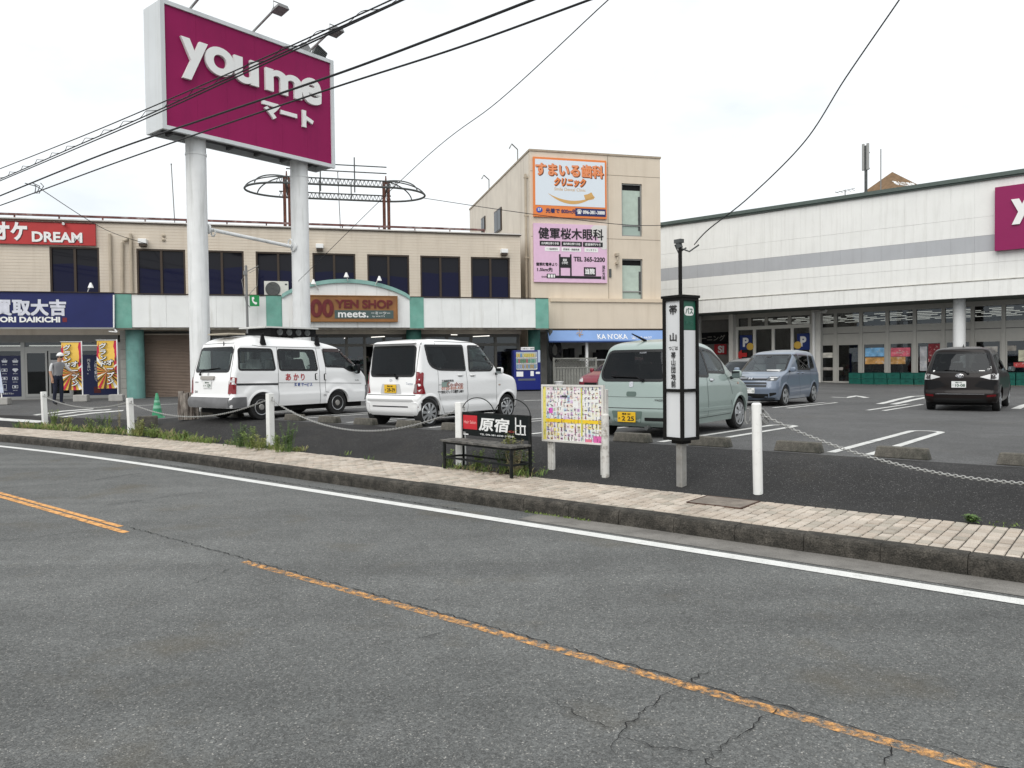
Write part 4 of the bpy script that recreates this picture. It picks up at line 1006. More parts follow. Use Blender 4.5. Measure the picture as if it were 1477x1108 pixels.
# --- glass front, from photo points
g = lambda px, py, y=0.0: fS(px, py, y)
zW1, zW0 = g(1280, 448.5)[1], g(1280, 469)[1]; zD = g(1280, 494)[1]; zRail = g(1280, 478.5)[1]
M_sf = mat('store_pale_frame', (.42, .41, .38, 1), .5, .1, vary=.04)
x_l = g(1057, 480)[0]
ups = [1172, 1205] + [1237 + p / 6.154 for p in (28, 262, 505, 760, 1020, 1295, 1560, 1830)]
up_x = [g(p, 460)[0] for p in ups]
q = MB(); q.box((x_l - 3, .0, zW1), (SX1 - .2, .25, zF0 + .12))
q.box((g(1172, 470)[0], .02, zRail), (SX1 - .2, .16, zW0))
sfw = q.build('front_wall', M_sf, ST)
q = MB(); q.box((g(1172, 470)[0], .01, zRail - .04), (SX1 - .2, .02, zRail - .02)).build('panel_joint', M_grey, ST)
MB().box((g(1172, 470)[0], .03, zD), (SX1 - .2, .15, zRail - .04)).build('transom_panel', M_sf, ST)
for x in up_x: MB().box((x - .09, -.02, .02), (x + .09, .2, zW1)).build('mullion', M_sf, ST)
for a, b in zip(up_x[:-1], up_x[1:]):
    MB().box((a + .09, .1, zW0), (b - .09, .11, zW1)).build('upper_pane', G_shop, ST)
    c = (a + b) / 2
    f = MB().box((a + .09, .05, .05), (a + .17, .14, zD)).box((b - .17, .05, .05), (b - .09, .14, zD)).box((a + .17, .05, zD - .09), (b - .17, .14, zD)).box((a + .17, .05, .05), (b - .17, .14, .18)).build('door_frame', M_sf, ST)
    MB().box((a + .17, .09, .18), (b - .17, .1, zD - .09)).build('pane', G_shop, f)
# vestibule with two parking signs
vx0, vx1 = g(1057, 480)[0], g(1176, 480)[0]; zv1 = g(1115, 474.5)[1]; zv0 = zW1
q = MB(); vxs = [g(p, 490)[0] for p in (1063, 1088.5, 1115.5, 1143, 1170)]
for x in vxs: q.box((x - .09, -.06, .02), (x + .09, .12, zv1))
q.box((vxs[0] - .09, -.08, zv1), (vxs[-1] + .09, .14, zv1 + .22)); q.box((vxs[0] + .09, -.04, .02), (vxs[-1] - .09, .1, .16))
vf = q.build('vestibule_frame', mat('white_vestibule_frame', (.68, .67, .63, 1), .5, vary=.03), ST)
for a, b in zip(vxs[:-1], vxs[1:]): MB().box((a + .09, .02, .16), (b - .09, .03, zv1)).build('pane', G_shop, vf)
q = MB(); vu = [g(p, 465)[0] for p in (1063, 1081, 1105, 1138.5, 1170)]
for x in vu: q.box((x - .1, .0, zv1 + .22), (x + .1, .14, zW1))
vu_ = q.build('vestibule_upper_frame', M_sf, ST)
for a, b in zip(vu[:-1], vu[1:]): MB().box((a + .1, .06, zv1 + .22), (b - .1, .07, zW1)).build('pane', G_shop, vu_)
m_pblue = mat('parking_blue', (.01, .03, .16, 1), .4); m_ball = mat('yellow_ball', (.65, .42, .08, 1), .4)
for pa, pb, pt, pbm, bx, by in ((1067, 1084.5, 484, 504.5, 1082, 500), (1149.5, 1168, 481.5, 504.5, 1150.5, 498)):
    xa, zt = g(pa, pt, -.1); xb, zb = g(pb, pbm, -.1); xm, zm = (xa + xb) / 2, (zt + zb) / 2
    r_ = empty('parking_sign', ST.matrix_basis @ Vector((xm, -.1, zm)), ST.rotation_euler.z, 'blue P parking sign on the left end of the glass entrance' if pa < 1100 else 'blue P parking sign on the entrance just left of the white downpipe', 'sign')
    w, h = (xb - xa) / 2, (zt - zb) / 2
    MB().box((-w, 0, -h), (w, .03, h)).build('board', m_pblue, r_, bevel=.02)
    lettering(r_, 'P', M_wht, (0, -.012, .02), XA, ZA, w * .95, h * 1.25, .05)
    x_, z_ = g(bx, by, -.12); MB().lathe([(0, .04), (.2, .03), (.24, 0)], 20, (x_ - xm, -.04, z_ - zm), 'Y').build('round_badge', m_ball, r_)
x_, z_ = g(1070, 512, -.03)
MB().add([(x_ - .45, -.03, z_), (x_, -.03, z_ + .35), (x_, -.03, z_ + .13), (x_ + .35, -.03, z_ + .13), (x_ + .35, -.03, z_ - .13), (x_, -.03, z_ - .13), (x_, -.03, z_ - .35)], [tuple(range(7))]).build('red_arrow', mat('red_print', (.5, .03, .03, 1), .5), vf)
# columns, downpipes
for px, y, r_, cat in ((1383.8, -2.2, None, 1),):
    xa, xb = g(1374.5, 480, y)[0], g(1393, 480, y)[0]; r_ = (xb - xa) / 2; xm = (xa + xb) / 2
    c = MB().cyl((xm, y, 0), (xm, y, zF0 + .03), r_ - .01, n=32).cyl((xm, y, .01), (xm, y, g(1384, 475.5, y)[1] - .008), r_, n=32).cyl((xm, y, g(1384, 475.5, y)[1] + .008), (xm, y, zF0 - .25), r_, n=32).cyl((xm, y, zF0 - .25), (xm, y, zF0 - .1), r_, r_ * .6, n=32)
    c.build('round_column', mat('white_column', (.70, .71, .71, 1), .35, vary=.03), ST, smooth=True)
MB().box((vx0 - .05, -.5, 0), (g(1062, 480)[0], .1, zF0)).build('pillar', mat('pale_pillar', (.60, .59, .56, 1), .6, vary=.05), ST)
xa = g(1009, 480)[0]; MB().box((xa - .3, -1.0, 0), (xa + .3, -.3, zF0)).build('pillar', MATS['pale_pillar'], ST)
q = MB().tube([(g(1016, 460)[0] + .12, -1.1, .1), (g(1016, 460)[0] + .12, -1.1, g(1016, 462)[1]), (g(1013, 460)[0], -1.1, g(1013, 457.5)[1])], .07, 8); q.build('downpipe', M_wht, ST, smooth=True)
xa = g(1177.5, 480, -.25)[0]
MB().box((xa - .28, -.35, 0), (xa + .28, .05, zF0)).build('pillar', MATS['pale_pillar'], ST)
q = MB().tube([(g(1173.5, 480, -.45)[0], -.45, .05), (g(1173.5, 480, -.45)[0], -.45, g(1174, 451, -.45)[1]), (g(1191, 450, -.45)[0], -.45, g(1191, 449.5, -.45)[1]), (g(1192, 450, -.45)[0], -.45, g(1191, 447, -.45)[1])], .09, 8); q.build('downpipe', M_wht, ST, smooth=True)
# cleaning shop in the recess at the left end
MB().box((x_l - 14, 1.4, 0), (x_l - .1, 1.6, zF0)).build('recess_wall', mat('recess_wall', (.20, .19, .18, 1), .8, vary=.1), ST)
xa, zt = g(995, 481, 1.3); xb, zb = g(1051, 495.5, 1.3)
cs = empty('cleaning_sign', ST.matrix_basis @ Vector(((xa + xb) / 2, 1.2, (zt + zb) / 2)), ST.rotation_euler.z, 'black cleaning shop sign with grey katakana in the shaded recess', 'sign')
w = xb - xa; h = zt - zb
MB().box((-w / 2, 0, -h / 2), (w / 2, .15, h / 2)).build('board', M_black, cs); lettering(cs, 'クリーニング', mat('grey_letters', (.22, .21, .19, 1), .5), (-.1, -.01, 0), XA, ZA, w * .93, h * .5, .03)
xa, zt = g(1034, 497, 1.3); xb, zb = g(1044, 511, 1.3)
rs = empty('red_sale_poster', ST.matrix_basis @ Vector(((xa + xb) / 2, 1.3, (zt + zb) / 2)), ST.rotation_euler.z, 'small red poster with white letters under the black cleaning sign', 'poster')
MB().box((-.45, 0, -.35), (.45, .04, .35)).build('board', mat('poster_red', (.42, .02, .03, 1), .5), rs); lettering(rs, 'SI', M_wht, (.05, -.01, 0), XA, ZA, .45, .5, .04)
# interior: floor, ceiling with rows of tubes, back wall, shelves
MB().box((x_l - .2, .25, -.02), (SX1 - .2, 12, .02)).build('store_floor', mat('store_floor', (.3, .29, .27, 1), .3), ST)
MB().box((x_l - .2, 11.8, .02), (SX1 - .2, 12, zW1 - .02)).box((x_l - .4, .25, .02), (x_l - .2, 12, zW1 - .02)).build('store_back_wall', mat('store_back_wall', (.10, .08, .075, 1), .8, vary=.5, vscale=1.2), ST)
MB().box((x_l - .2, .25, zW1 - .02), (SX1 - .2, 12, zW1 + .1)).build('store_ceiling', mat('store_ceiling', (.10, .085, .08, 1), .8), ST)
rnd = random.Random(9)
for r_ in range(6):
    y = 1.2 + r_ * 1.75; x = vx0 + .5 + rnd.uniform(0, .8)
    while x < SX1 - 2:
        L = rnd.uniform(1.0, 1.9); MB().box((x, y, zW1 - .09), (x + L, y + .03, zW1 - .06)).build('tube_light', M_tube, ST); x += L + rnd.uniform(.2, .9)
for i in range(26):
    x = g(1180, 500)[0] + rnd.uniform(0, SX1 - 1.5 - g(1180, 500)[0]); y = rnd.uniform(1.2, 4.5); hh = rnd.uniform(1.1, 1.9); w = rnd.uniform(.6, 1.3)
    q = MB(); z = .1
    while z < hh: q.box((x, y, z), (x + w, y + .4, z + .03)); z += .38
    q.box((x - .02, y, 0.02), (x, y + .4, hh)).box((x + w, y, 0.02), (x + w + .02, y + .4, hh))
    rk = q.build('display_rack', M_dgrey, ST)
    for m in rnd.sample(goods, 3):
        g_ = MB(); z = .13
        while z < hh:
            for _ in range(3): u = rnd.uniform(0, w - .2); g_.box((x + u, y + .03, z), (x + u + rnd.uniform(.08, .2), y + .3, z + rnd.uniform(.1, .3)))
            z += .38
        g_.build('goods', m, rk, kind='stuff')
for pa, pb, pt, pm, col in ((1248, 1276, 502, 514, (.2, .45, .75, 1)), (1248, 1276, 516, 525, (.6, .32, .1, 1)), (1285, 1313, 502, 514, (.75, .14, .2, 1)), (1284, 1306, 515, 525, (.55, .3, .1, 1)),
                          (1339, 1357, 496, 522, (.22, .02, .03, 1)), (1327, 1337, 500, 535, (.5, .5, .53, 1)), (1445, 1466, 499, 506, (.3, .28, .25, 1)), (1462, 1477, 523, 530, (.5, .06, .06, 1)), (1184, 1216, 530, 534, (.3, .28, .26, 1)), (1187, 1201, 509, 516, (.6, .58, .52, 1)), (1469, 1500, 505, 521, (.62, .6, .45, 1)), (1420, 1439, 500, 508, (.5, .48, .45, 1))):
    xa, zt = g(pa, pt, .08); xb, zb = g(pb, pm, .08)
    MB().box((xa, .07, zb), (xb, .084, zt)).build('poster', mat('poster_%d_%d' % (pa, pt), col, .6, vary=.4, vscale=3.5, emit=0, dirt=.7, dcol=(.6, .55, .5, 1), dscale=7, dlo=.56, dhi=.62), ST)
# walkway step in front
MB().box((x_l - 1, -.9, -.12), (SX1 + 6, -.0, .02)).build('walkway', mat('reddish_walkway', (.22, .15, .115, 1), .8, vary=.2, vscale=3), ST)
MB().box((x_l - 1, -1.05, -.14), (SX1 + 6, -.9, .0)).build('walkway_kerb', mat('walkway_kerb', (.28, .25, .22, 1), .8, vary=.2), ST)
# purple store sign
xa, zt = g(1435, 270.5, OV - .3); zb = g(1435, 362, OV - .3)[1]; xb = xa + (zt - zb) * 1.85
PS = empty('store_sign', ST.matrix_basis @ Vector(((xa + xb) / 2, OV - .3, (zt + zb) / 2)), ST.rotation_euler.z, 'magenta store sign with a white y at the right edge of the white wall', 'sign')
m_mag = mat('magenta_sign_face', (.245, .008, .085, 1), .35, vary=.04, vscale=.8)
w, h = xb - xa, zt - zb
MB().box((-w / 2, 0, -h / 2), (w / 2, .28, h / 2)).build('board', m_mag, PS)
lettering(PS, 'you me', M_wht, (w * .02, -.01, h * .08), XA, ZA, w * .80, h * .40, .055, .08); lettering(PS, 'マート', M_wht, (w * .27, -.01, -h * .27), XA, ZA, w * .28, h * .16, .05, .08)
# green crates stacked two high along the front
m_crate = [mat('green_crate_%d' % i, c, .5, vary=.1) for i, c in enumerate(((.004, .10, .075, 1), (.006, .085, .07, 1)))]
def crate():
    r_ = empty('green_crate', (0, 0, 0)); w, d, h = .66, .42, .33
    q = MB().box((-w / 2, -d / 2, 0), (w / 2, -d / 2 + .02, h)).box((-w / 2, d / 2 - .02, 0), (w / 2, d / 2, h)).box((-w / 2, -d / 2 + .02, 0), (-w / 2 + .02, d / 2 - .02, h)).box((w / 2 - .02, -d / 2 + .02, 0), (w / 2, d / 2 - .02, h)).box((-w / 2 + .02, -d / 2 + .02, 0), (w / 2 - .02, d / 2 - .02, .02))
    q.build('tub', m_crate[0], r_)
    q = MB().box((-w / 2 - .012, -d / 2 - .012, h - .04), (w / 2 + .012, -d / 2, h)).box((-w / 2 - .012, -d / 2 - .01, h * .45), (w / 2 + .012, -d / 2, h * .52)); 
    for i in range(4): x = -w / 2 + .08 + i * (w - .16) / 3; q.box((x - .012, -d / 2 - .01, 0.02), (x + .012, -d / 2, h * .45))
    q.build('rim', m_crate[1], r_)
    q = MB().tube([(-.09, -d / 2 - .014, h * .7), (-.07, -d / 2 - .02, h * .63), (.07, -d / 2 - .02, h * .63), (.09, -d / 2 - .014, h * .7)], .012, 5); q.build('handle', m_crate[1], r_)
    return r_
proto = crate(); first = True
xa = g(1226, 545, -.5)[0]; xb = g(1333 + 30, 545, -.5)[0]; xc = g(1455, 545, -.5)[0]
spots = []
x = xa + .35
while x < xb: spots.append((x, 0)); x += .70
x = xc
while x < SX1 - 1: spots.append((x, 1)); x += .70
for x, side in spots:
    for lv in (0, 1):
        o = proto if first else copy_tree(proto); first = False
        o.location = ST.matrix_basis @ Vector((x + random.uniform(-.015, .015), -.55 + random.uniform(-.02, .02), .02 + lv * .345)); o.rotation_euler.z = ST.rotation_euler.z
        where = 'left of the dark brown minivan' if side == 0 else 'right of the dark brown minivan'
        tag(o, ('green plastic crate in the upper row ' if lv else 'green plastic crate in the lower row ') + where, 'crate', 'green crates %s row %s' % ('upper' if lv else 'lower', where))
# antenna mast and brown pyramid roof far behind
AN = ST.matrix_basis @ Vector((0, 9, 0)); nn = SN
b = onplane(1249, 276, AN, nn); tpt = onplane(1249, 207.5, AN, nn)
am = empty('antenna_mast', (b.x, b.y, zR + SZ - .6), ST.rotation_euler.z, 'grey mobile phone antenna mast standing on the white store roof', 'antenna')
H_ = tpt.z - (zR + SZ - .6); zpan = onplane(1249, 246, AN, nn).z - (zR + SZ - .6)
q = MB().cyl((0, 0, 0), (0, 0, H_ * .98), .10, n=10); q.bar((-.25, 0, zpan + .1), (.25, 0, zpan + .1), .06).bar((-.25, 0, H_ * .9), (.25, 0, H_ * .9), .06).tube([(.1, 0, H_ * .1), (.3, 0, H_ * .3), (.22, 0, H_ * .45)], .04, 6); q.build('mast', M_dgrey, am)
for x in (-.15, .15): MB().box((x - .085, -.16, zpan), (x + .085, -.02, H_)).build('antenna_panel', M_alu, am, bevel=.03)
b = onplane(1270.5, 215, AN, nn); r_ = MB().tube([(b.x, b.y, zR), (b.x, b.y, b.z)], .035, 6).build('lightning_rod', M_grey); tag(r_, 'thin tall rod on the store roof beside the phone antenna mast', 'lightning rod')
b = onplane(1219, 276, ST.matrix_basis @ Vector((0, 3, 0)), nn); ta = MB().tube([(b.x, b.y, zR - .1), (b.x, b.y, b.z + .1)], .03, 5)
for i in range(5): u = SD * (.25 * i - .5); ta.tube([(b.x + u.x - SN.x * .3, b.y + u.y - SN.y * .3, b.z), (b.x + u.x + SN.x * .3, b.y + u.y + SN.y * .3, b.z)], .015, 4)
ta.bar((b.x - SD.x * .6, b.y - SD.y * .6, b.z), (b.x + SD.x * .6, b.y + SD.y * .6, b.z + .1), .03)
tag(ta.build('tv_aerial', M_grey), 'small television aerial on the edge of the store roof', 'aerial')
D_ = 110
def deep(px, py): d = ray(px, py); return CO + d * (D_ / d.y)
ap, l_, r2 = deep(1287, 248), deep(1243, 279), deep(1321, 275)
w = (r2 - l_).length / 2; m_pyr = mat('brown_shingle_roof', (.17, .105, .055, 1), .8, vary=.25, vscale=1.5, wave=('Z', 2.2))
py_ = empty('pyramid_roof_building', (ap.x, ap.y, 0), .35, 'brown pyramid-roofed building with white lettering showing over the store roof', 'building')
zb = min(l_.z, r2.z) - 3.0; W = w * 1.65
MB().add([(-W, -W, zb), (W, -W, zb), (W, W, zb), (-W, W, zb), (0, 0, ap.z)], [(0, 1, 4), (1, 2, 4), (2, 3, 4), (3, 0, 4)]).build('roof', m_pyr, py_)
MB().box((-W + .5, -W + .5, 0), (W - .5, W - .5, zb)).build('wall', M_beige, py_)
v = Vector((0, W, ap.z - zb)).normalized(); zz = deep(1287, 271).z; f = (zz - zb) / (ap.z - zb)
lettering(py_, '帯山三番館', M_wht, (-.3, -W * (1 - f) - .05, zz), XA, v, W * .62, 1.1, .03)
# ================================================================ tall two-legged store sign
SG = empty('pylon_sign', (-8.83, 22.0, LZ(-8.99, 22.0)), math.atan2(NV.y, NV.x), 'tall magenta sign board on two thick white poles', 'sign tower')
gz = SG.location.z
u0, u1, zb, zt, y0, y1 = -1.256, 4.345, 8.07 - gz, 11.47 - gz, -0.5, 0.5      # local x along the board, y = -0.5 faces the viewer
m_pole = mat('white_pole_paint', (.74, .75, .75, 1), .55, vary=.06, vscale=2, dirt=.5, dcol=(.33, .33, .31, 1), dscale=1.6, streak=True)
m_box = mat('white_sign_box', (.60, .625, .64, 1), .45, vary=.05, vscale=.8, dirt=.3, dcol=(.4, .4, .38, 1), streak=True)
m_magt = mat('magenta_tower_face', (.265, .014, .088, 1), .45, vary=.06, vscale=.7, dirt=.3, dcol=(.17, .012, .07, 1), dscale=1, streak=True, spec=.1)
for u in (-.07, 3.37):
    p = MB().cyl((u, 0, -.2), (u, 0, zb + .1), .275, n=36).build('pole', m_pole, SG, smooth=True)
    MB().cyl((u, 0, zb - .42), (u, 0, zb - .36), .29, n=36).build('collar', m_pole, p, smooth=True)
q = MB().box((u0, y0 + .06, zb + .0), (u0 + .06, y1 - .06, zt)).box((u1 - .06, y0 + .06, zb + .0), (u1, y1 - .06, zt)).box((u0 + .06, y0 + .06, zt - .06), (u1 - .06, y1 - .06, zt)).box((u0 + .06, y1 - .12, zb + .0), (u1 - .06, y1 - .06, zt - .06))
q.build('casing', m_box, SG)
q = MB().box((u0 + .06, y0 + .1, zb + .16), (u1 - .06, y1 - .12, zb + .22))
for i in range(6): x = u0 + .5 + i * (u1 - u0 - 1) / 5; q.box((x, y0 + .1, zb + .06), (x + .08, y1 - .12, zb + .16))
q.build('underside', mat('sign_underside', (.10, .10, .105, 1), .7, vary=.2), SG)
nP = 6
for i in range(nP):
    a, b = u0 + .09 + (u1 - u0 - .18) * i / nP, u0 + .09 + (u1 - u0 - .18) * (i + 1) / nP
    MB().box((a + .0015, y0, zb + .09), (b - .0015, y0 + .06, zt - .09)).build('face_panel', m_magt, SG)
q = MB().box((u0 - .03, y0 - .05, zt - .09), (u1 + .03, y0 + .059, zt + .02)).box((u0 - .03, y0 - .05, zb - .02), (u1 + .03, y0 + .059, zb + .09)).box((u0 - .03, y0 - .05, zb + .09), (u0 + .09, y0 + .059, zt - .09)).box((u1 - .09, y0 - .05, zb + .09), (u1 + .03, y0 + .059, zt - .09))
q.build('face_frame', m_box, SG)
fT = Face(SG); tp = lambda px, py: fT(px, py, y0)
# raised letters, each word placed from the photo
def word(s, pa, pb, bold, line_):
    (xa, za), (xb, zb_) = pa, pb
    lettering(SG, s, M_wht, ((xa + xb) / 2, y0 - .012, (za + zb_) / 2), XA, ZA, abs(xb - xa), abs(za - zb_), bold, line_)
def letter(s, px0, px1, zlo, zhi, bold=.03):
    xa, xb = tp(px0, 130)[0], tp(px1, 130)[0]
    lettering(SG, s, M_wht, ((xa + xb) / 2, y0 - .012, (zlo + zhi) / 2), XA, ZA, xb - xa, zhi - zlo, bold, .09)
zx1 = tp(263, 56)[1]; zbs = tp(274, 106)[1] ; zo = tp(292, 91)[1] if 0 else 0
# x-height and baselines from the photograph: o spans y 70-112 at x=318, y reaches 115 at x=268
zxh, zbl, zds = tp(315, 70)[1], tp(320, 112.3)[1], tp(270, 115.5)[1]
letter('y', 260, 298.5, zds, tp(265, 55)[1]); letter('o', 294.5, 336.5, zbl, zxh); letter('u', 336, 371, zbl, tp(340, 81.5)[1])
letter('m', 381, 433, tp(430, 145)[1], tp(383, 98)[1]); letter('e', 432.5, 461, tp(452, 153)[1], tp(450, 115)[1])
xa, xb = tp(376.5, 160)[0], tp(450, 160)[0]; z1, z0 = tp(378, 142.5)[1], tp(434, 184.5)[1]
lettering(SG, 'マート', M_wht, ((xa + xb) / 2, y0 - .012, (z1 + z0) / 2), XA, ZA, xb - xa, (z1 - z0) * .98, .06, .07)
# sign lamps on arms
for px, py, hx, hy in ((276, 8, 300, -14), (367, 43, 407, 26), (447, 74, 488, 60)):
    x = tp(px, py)[0]; L = 1.25
    ar = MB().tube([(x, y0 + .3, zt), (x, y0 - .1, zt + .12), (x, y0 - L, zt + .45)], .035, 7); o = ar.build('lamp_arm', M_alu, SG, smooth=True)
    q = MB().add([(x - .18, y0 - L - .25, zt + .30), (x + .18, y0 - L - .25, zt + .30), (x + .18, y0 - L + .15, zt + .22), (x - .18, y0 - L + .15, zt + .22), (x - .14, y0 - L - .22, zt + .40), (x + .14, y0 - L - .22, zt + .40), (x + .14, y0 - L + .12, zt + .34), (x - .14, y0 - L + .12, zt + .34)], [(3, 2, 1, 0), (4, 5, 6, 7), (0, 1, 5, 4), (1, 2, 6, 5), (2, 3, 7, 6), (3, 0, 4, 7)])
    q.build('lamp_head', M_grey, o); MB().tube([(x - .18, y0 - L, zt + .3), (x - .18, y0 - L, zt + .5), (x + .18, y0 - L, zt + .5), (x + .18, y0 - L, zt + .3)], .018, 5).build('lamp_bracket', M_alu, o)
# floodlight and speaker behind the right end
x = u1 - .25
q = MB().box((x - .22, .0, zt + .1), (x + .22, .14, zt + .62)); M_ = Matrix.Rotation(.45, 4, 'Y')
for i in range(8): q.box((x - .22, -.03, zt + .13 + i * .06), (x + .22, 0, zt + .15 + i * .06))
q.v = [tuple(Vector((x, 0, zt)) + M_ @ (Vector(v) - Vector((x, 0, zt)))) for v in q.v]
o = q.build('floodlight', M_dgrey, SG); MB().lathe([(.05, 0), (.2, .22), (.22, .24)], 14, (x - .5, .1, zt + .25), 'Y').tube([(x - .5, .1, zt), (x - .5, .1, zt + .3)], .03).build('horn_speaker', M_grey, SG)
# tie bar with flanged ends between the poles
fP = lambda px, py: fT(px, py, -.3)
za, zc = fP(302, 332)[1], fP(424, 351)[1]; zc = (za + zc) / 2; za = zc + .0
q = MB().cyl((.20, -.05, za + .1), (3.12, -.05, zc - .1), .055, n=12)
q.lathe([(.0, 0), (.14, 0), (.14, .05), (.06, .08)], 14, (.20, -.05, za + .1), 'X').lathe([(.06, -.08), (.14, -.05), (.14, 0), (0, 0)], 14, (3.10, -.05, zc - .1), 'X')
q.build('tie_bar', m_pole, SG, smooth=True)
for x in (.38, 2.96): MB().tube([(x, -.05 + .11 * math.cos(a), za + .02 + .11 * math.sin(a)) for a in [2 * math.pi * i / 12 for i in range(13)]], .022, 5).build('eye_bolt', m_pole, SG)
# ================================================================ vehicles
M_tyre = mat('tyre_rubber', (.016, .016, .016, 1), .8, bump=.3, bscale=80)
M_well = mat('wheel_well_black', (.008, .008, .008, 1), .9)
M_gask = mat('black_window_rubber', (.010, .010, .011, 1), .35)
M_seam = mat('panel_gap_dark', (.035, .035, .037, 1), .6)
M_trim = mat('interior_grey', (.11, .11, .115, 1), .8)
M_seat = mat('seat_fabric', (.10, .10, .105, 1), .9)
M_chr = mat('chrome', (.6, .6, .62, 1), .15, 1.0)
M_silv = mat('wheel_silver', (.42, .43, .44, 1), .35, .75)
M_tail = mat('tail_lamp_red', (.20, .006, .012, 1), .12, coat=.6)
M_clear = mat('clear_lamp', (.55, .55, .55, 1), .12, coat=.5)
M_yplate = mat('yellow_plate', (.72, .44, .02, 1), .45)
M_wplate = mat('white_plate', (.72, .73, .72, 1), .45)
M_blk = m_blk
G_tint = glass('privacy_glass', (.10, .105, .11, 1), .006)
G_mid = glass('tinted_glass', (.58, .64, .61, 1), .02)
G_clear = glass('windscreen_glass', (.62, .70, .68, 1), .06)
def paint(name, c, metal=0.0, rough=.35, spec=.5, coat=.6):
    return mat(name, c, rough, metal, coat=coat, inside=(.06, .06, .062, 1), spec=spec, vary=.02, vscale=1.5, dirt=.12, dcol=tuple(x * .55 for x in c[:3]) + (1,), dscale=1.1, dlo=.55, dhi=.8)

def roundpoly(pts, r, n=4):
    out = []; m = len(pts)
    for i in range(m):
        p, a, b = Vector(pts[i][:2]), Vector(pts[i - 1][:2]), Vector(pts[(i + 1) % m][:2])
        rr = pts[i][2] if len(pts[i]) > 2 else r
        u, v = (a - p), (b - p); k = min(rr, u.length * .48, v.length * .48); s_, e_ = p + u.normalized() * k, p + v.normalized() * k
        for j in range(n + 1):
            t = j / n; out.append(s_ * (1 - t) ** 2 + p * 2 * t * (1 - t) + e_ * t * t)
    return out
def offpoly(P, d):
    """grow a closed outline outwards by d"""
    A = sum(P[i].x * P[(i + 1) % len(P)].y - P[(i + 1) % len(P)].x * P[i].y for i in range(len(P))); sg = 1 if A > 0 else -1
    out = []
    for i, p in enumerate(P):
        t = (P[(i + 1) % len(P)] - P[i - 1])
        if t.length < 1e-6: out.append(p.copy()); continue
        t.normalize(); out.append(p + Vector((t.y, -t.x)) * d * sg)
    return out
def dens(P, step=.06, closed=True):
    out = []; m = len(P)
    for i in range(m if closed else m - 1):
        a, b = P[i], P[(i + 1) % m]; k = max(1, int((b - a).length / step)); out += [a.lerp(b, j / k) for j in range(k)]
    if not closed: out.append(P[-1])
    return out
def inpoly(P, x, y):
    c = False; j = len(P) - 1
    for i in range(len(P)):
        if (P[i].y > y) != (P[j].y > y) and x < (P[j].x - P[i].x) * (y - P[i].y) / (P[j].y - P[i].y + 1e-12) + P[i].x: c = not c
        j = i
    return c

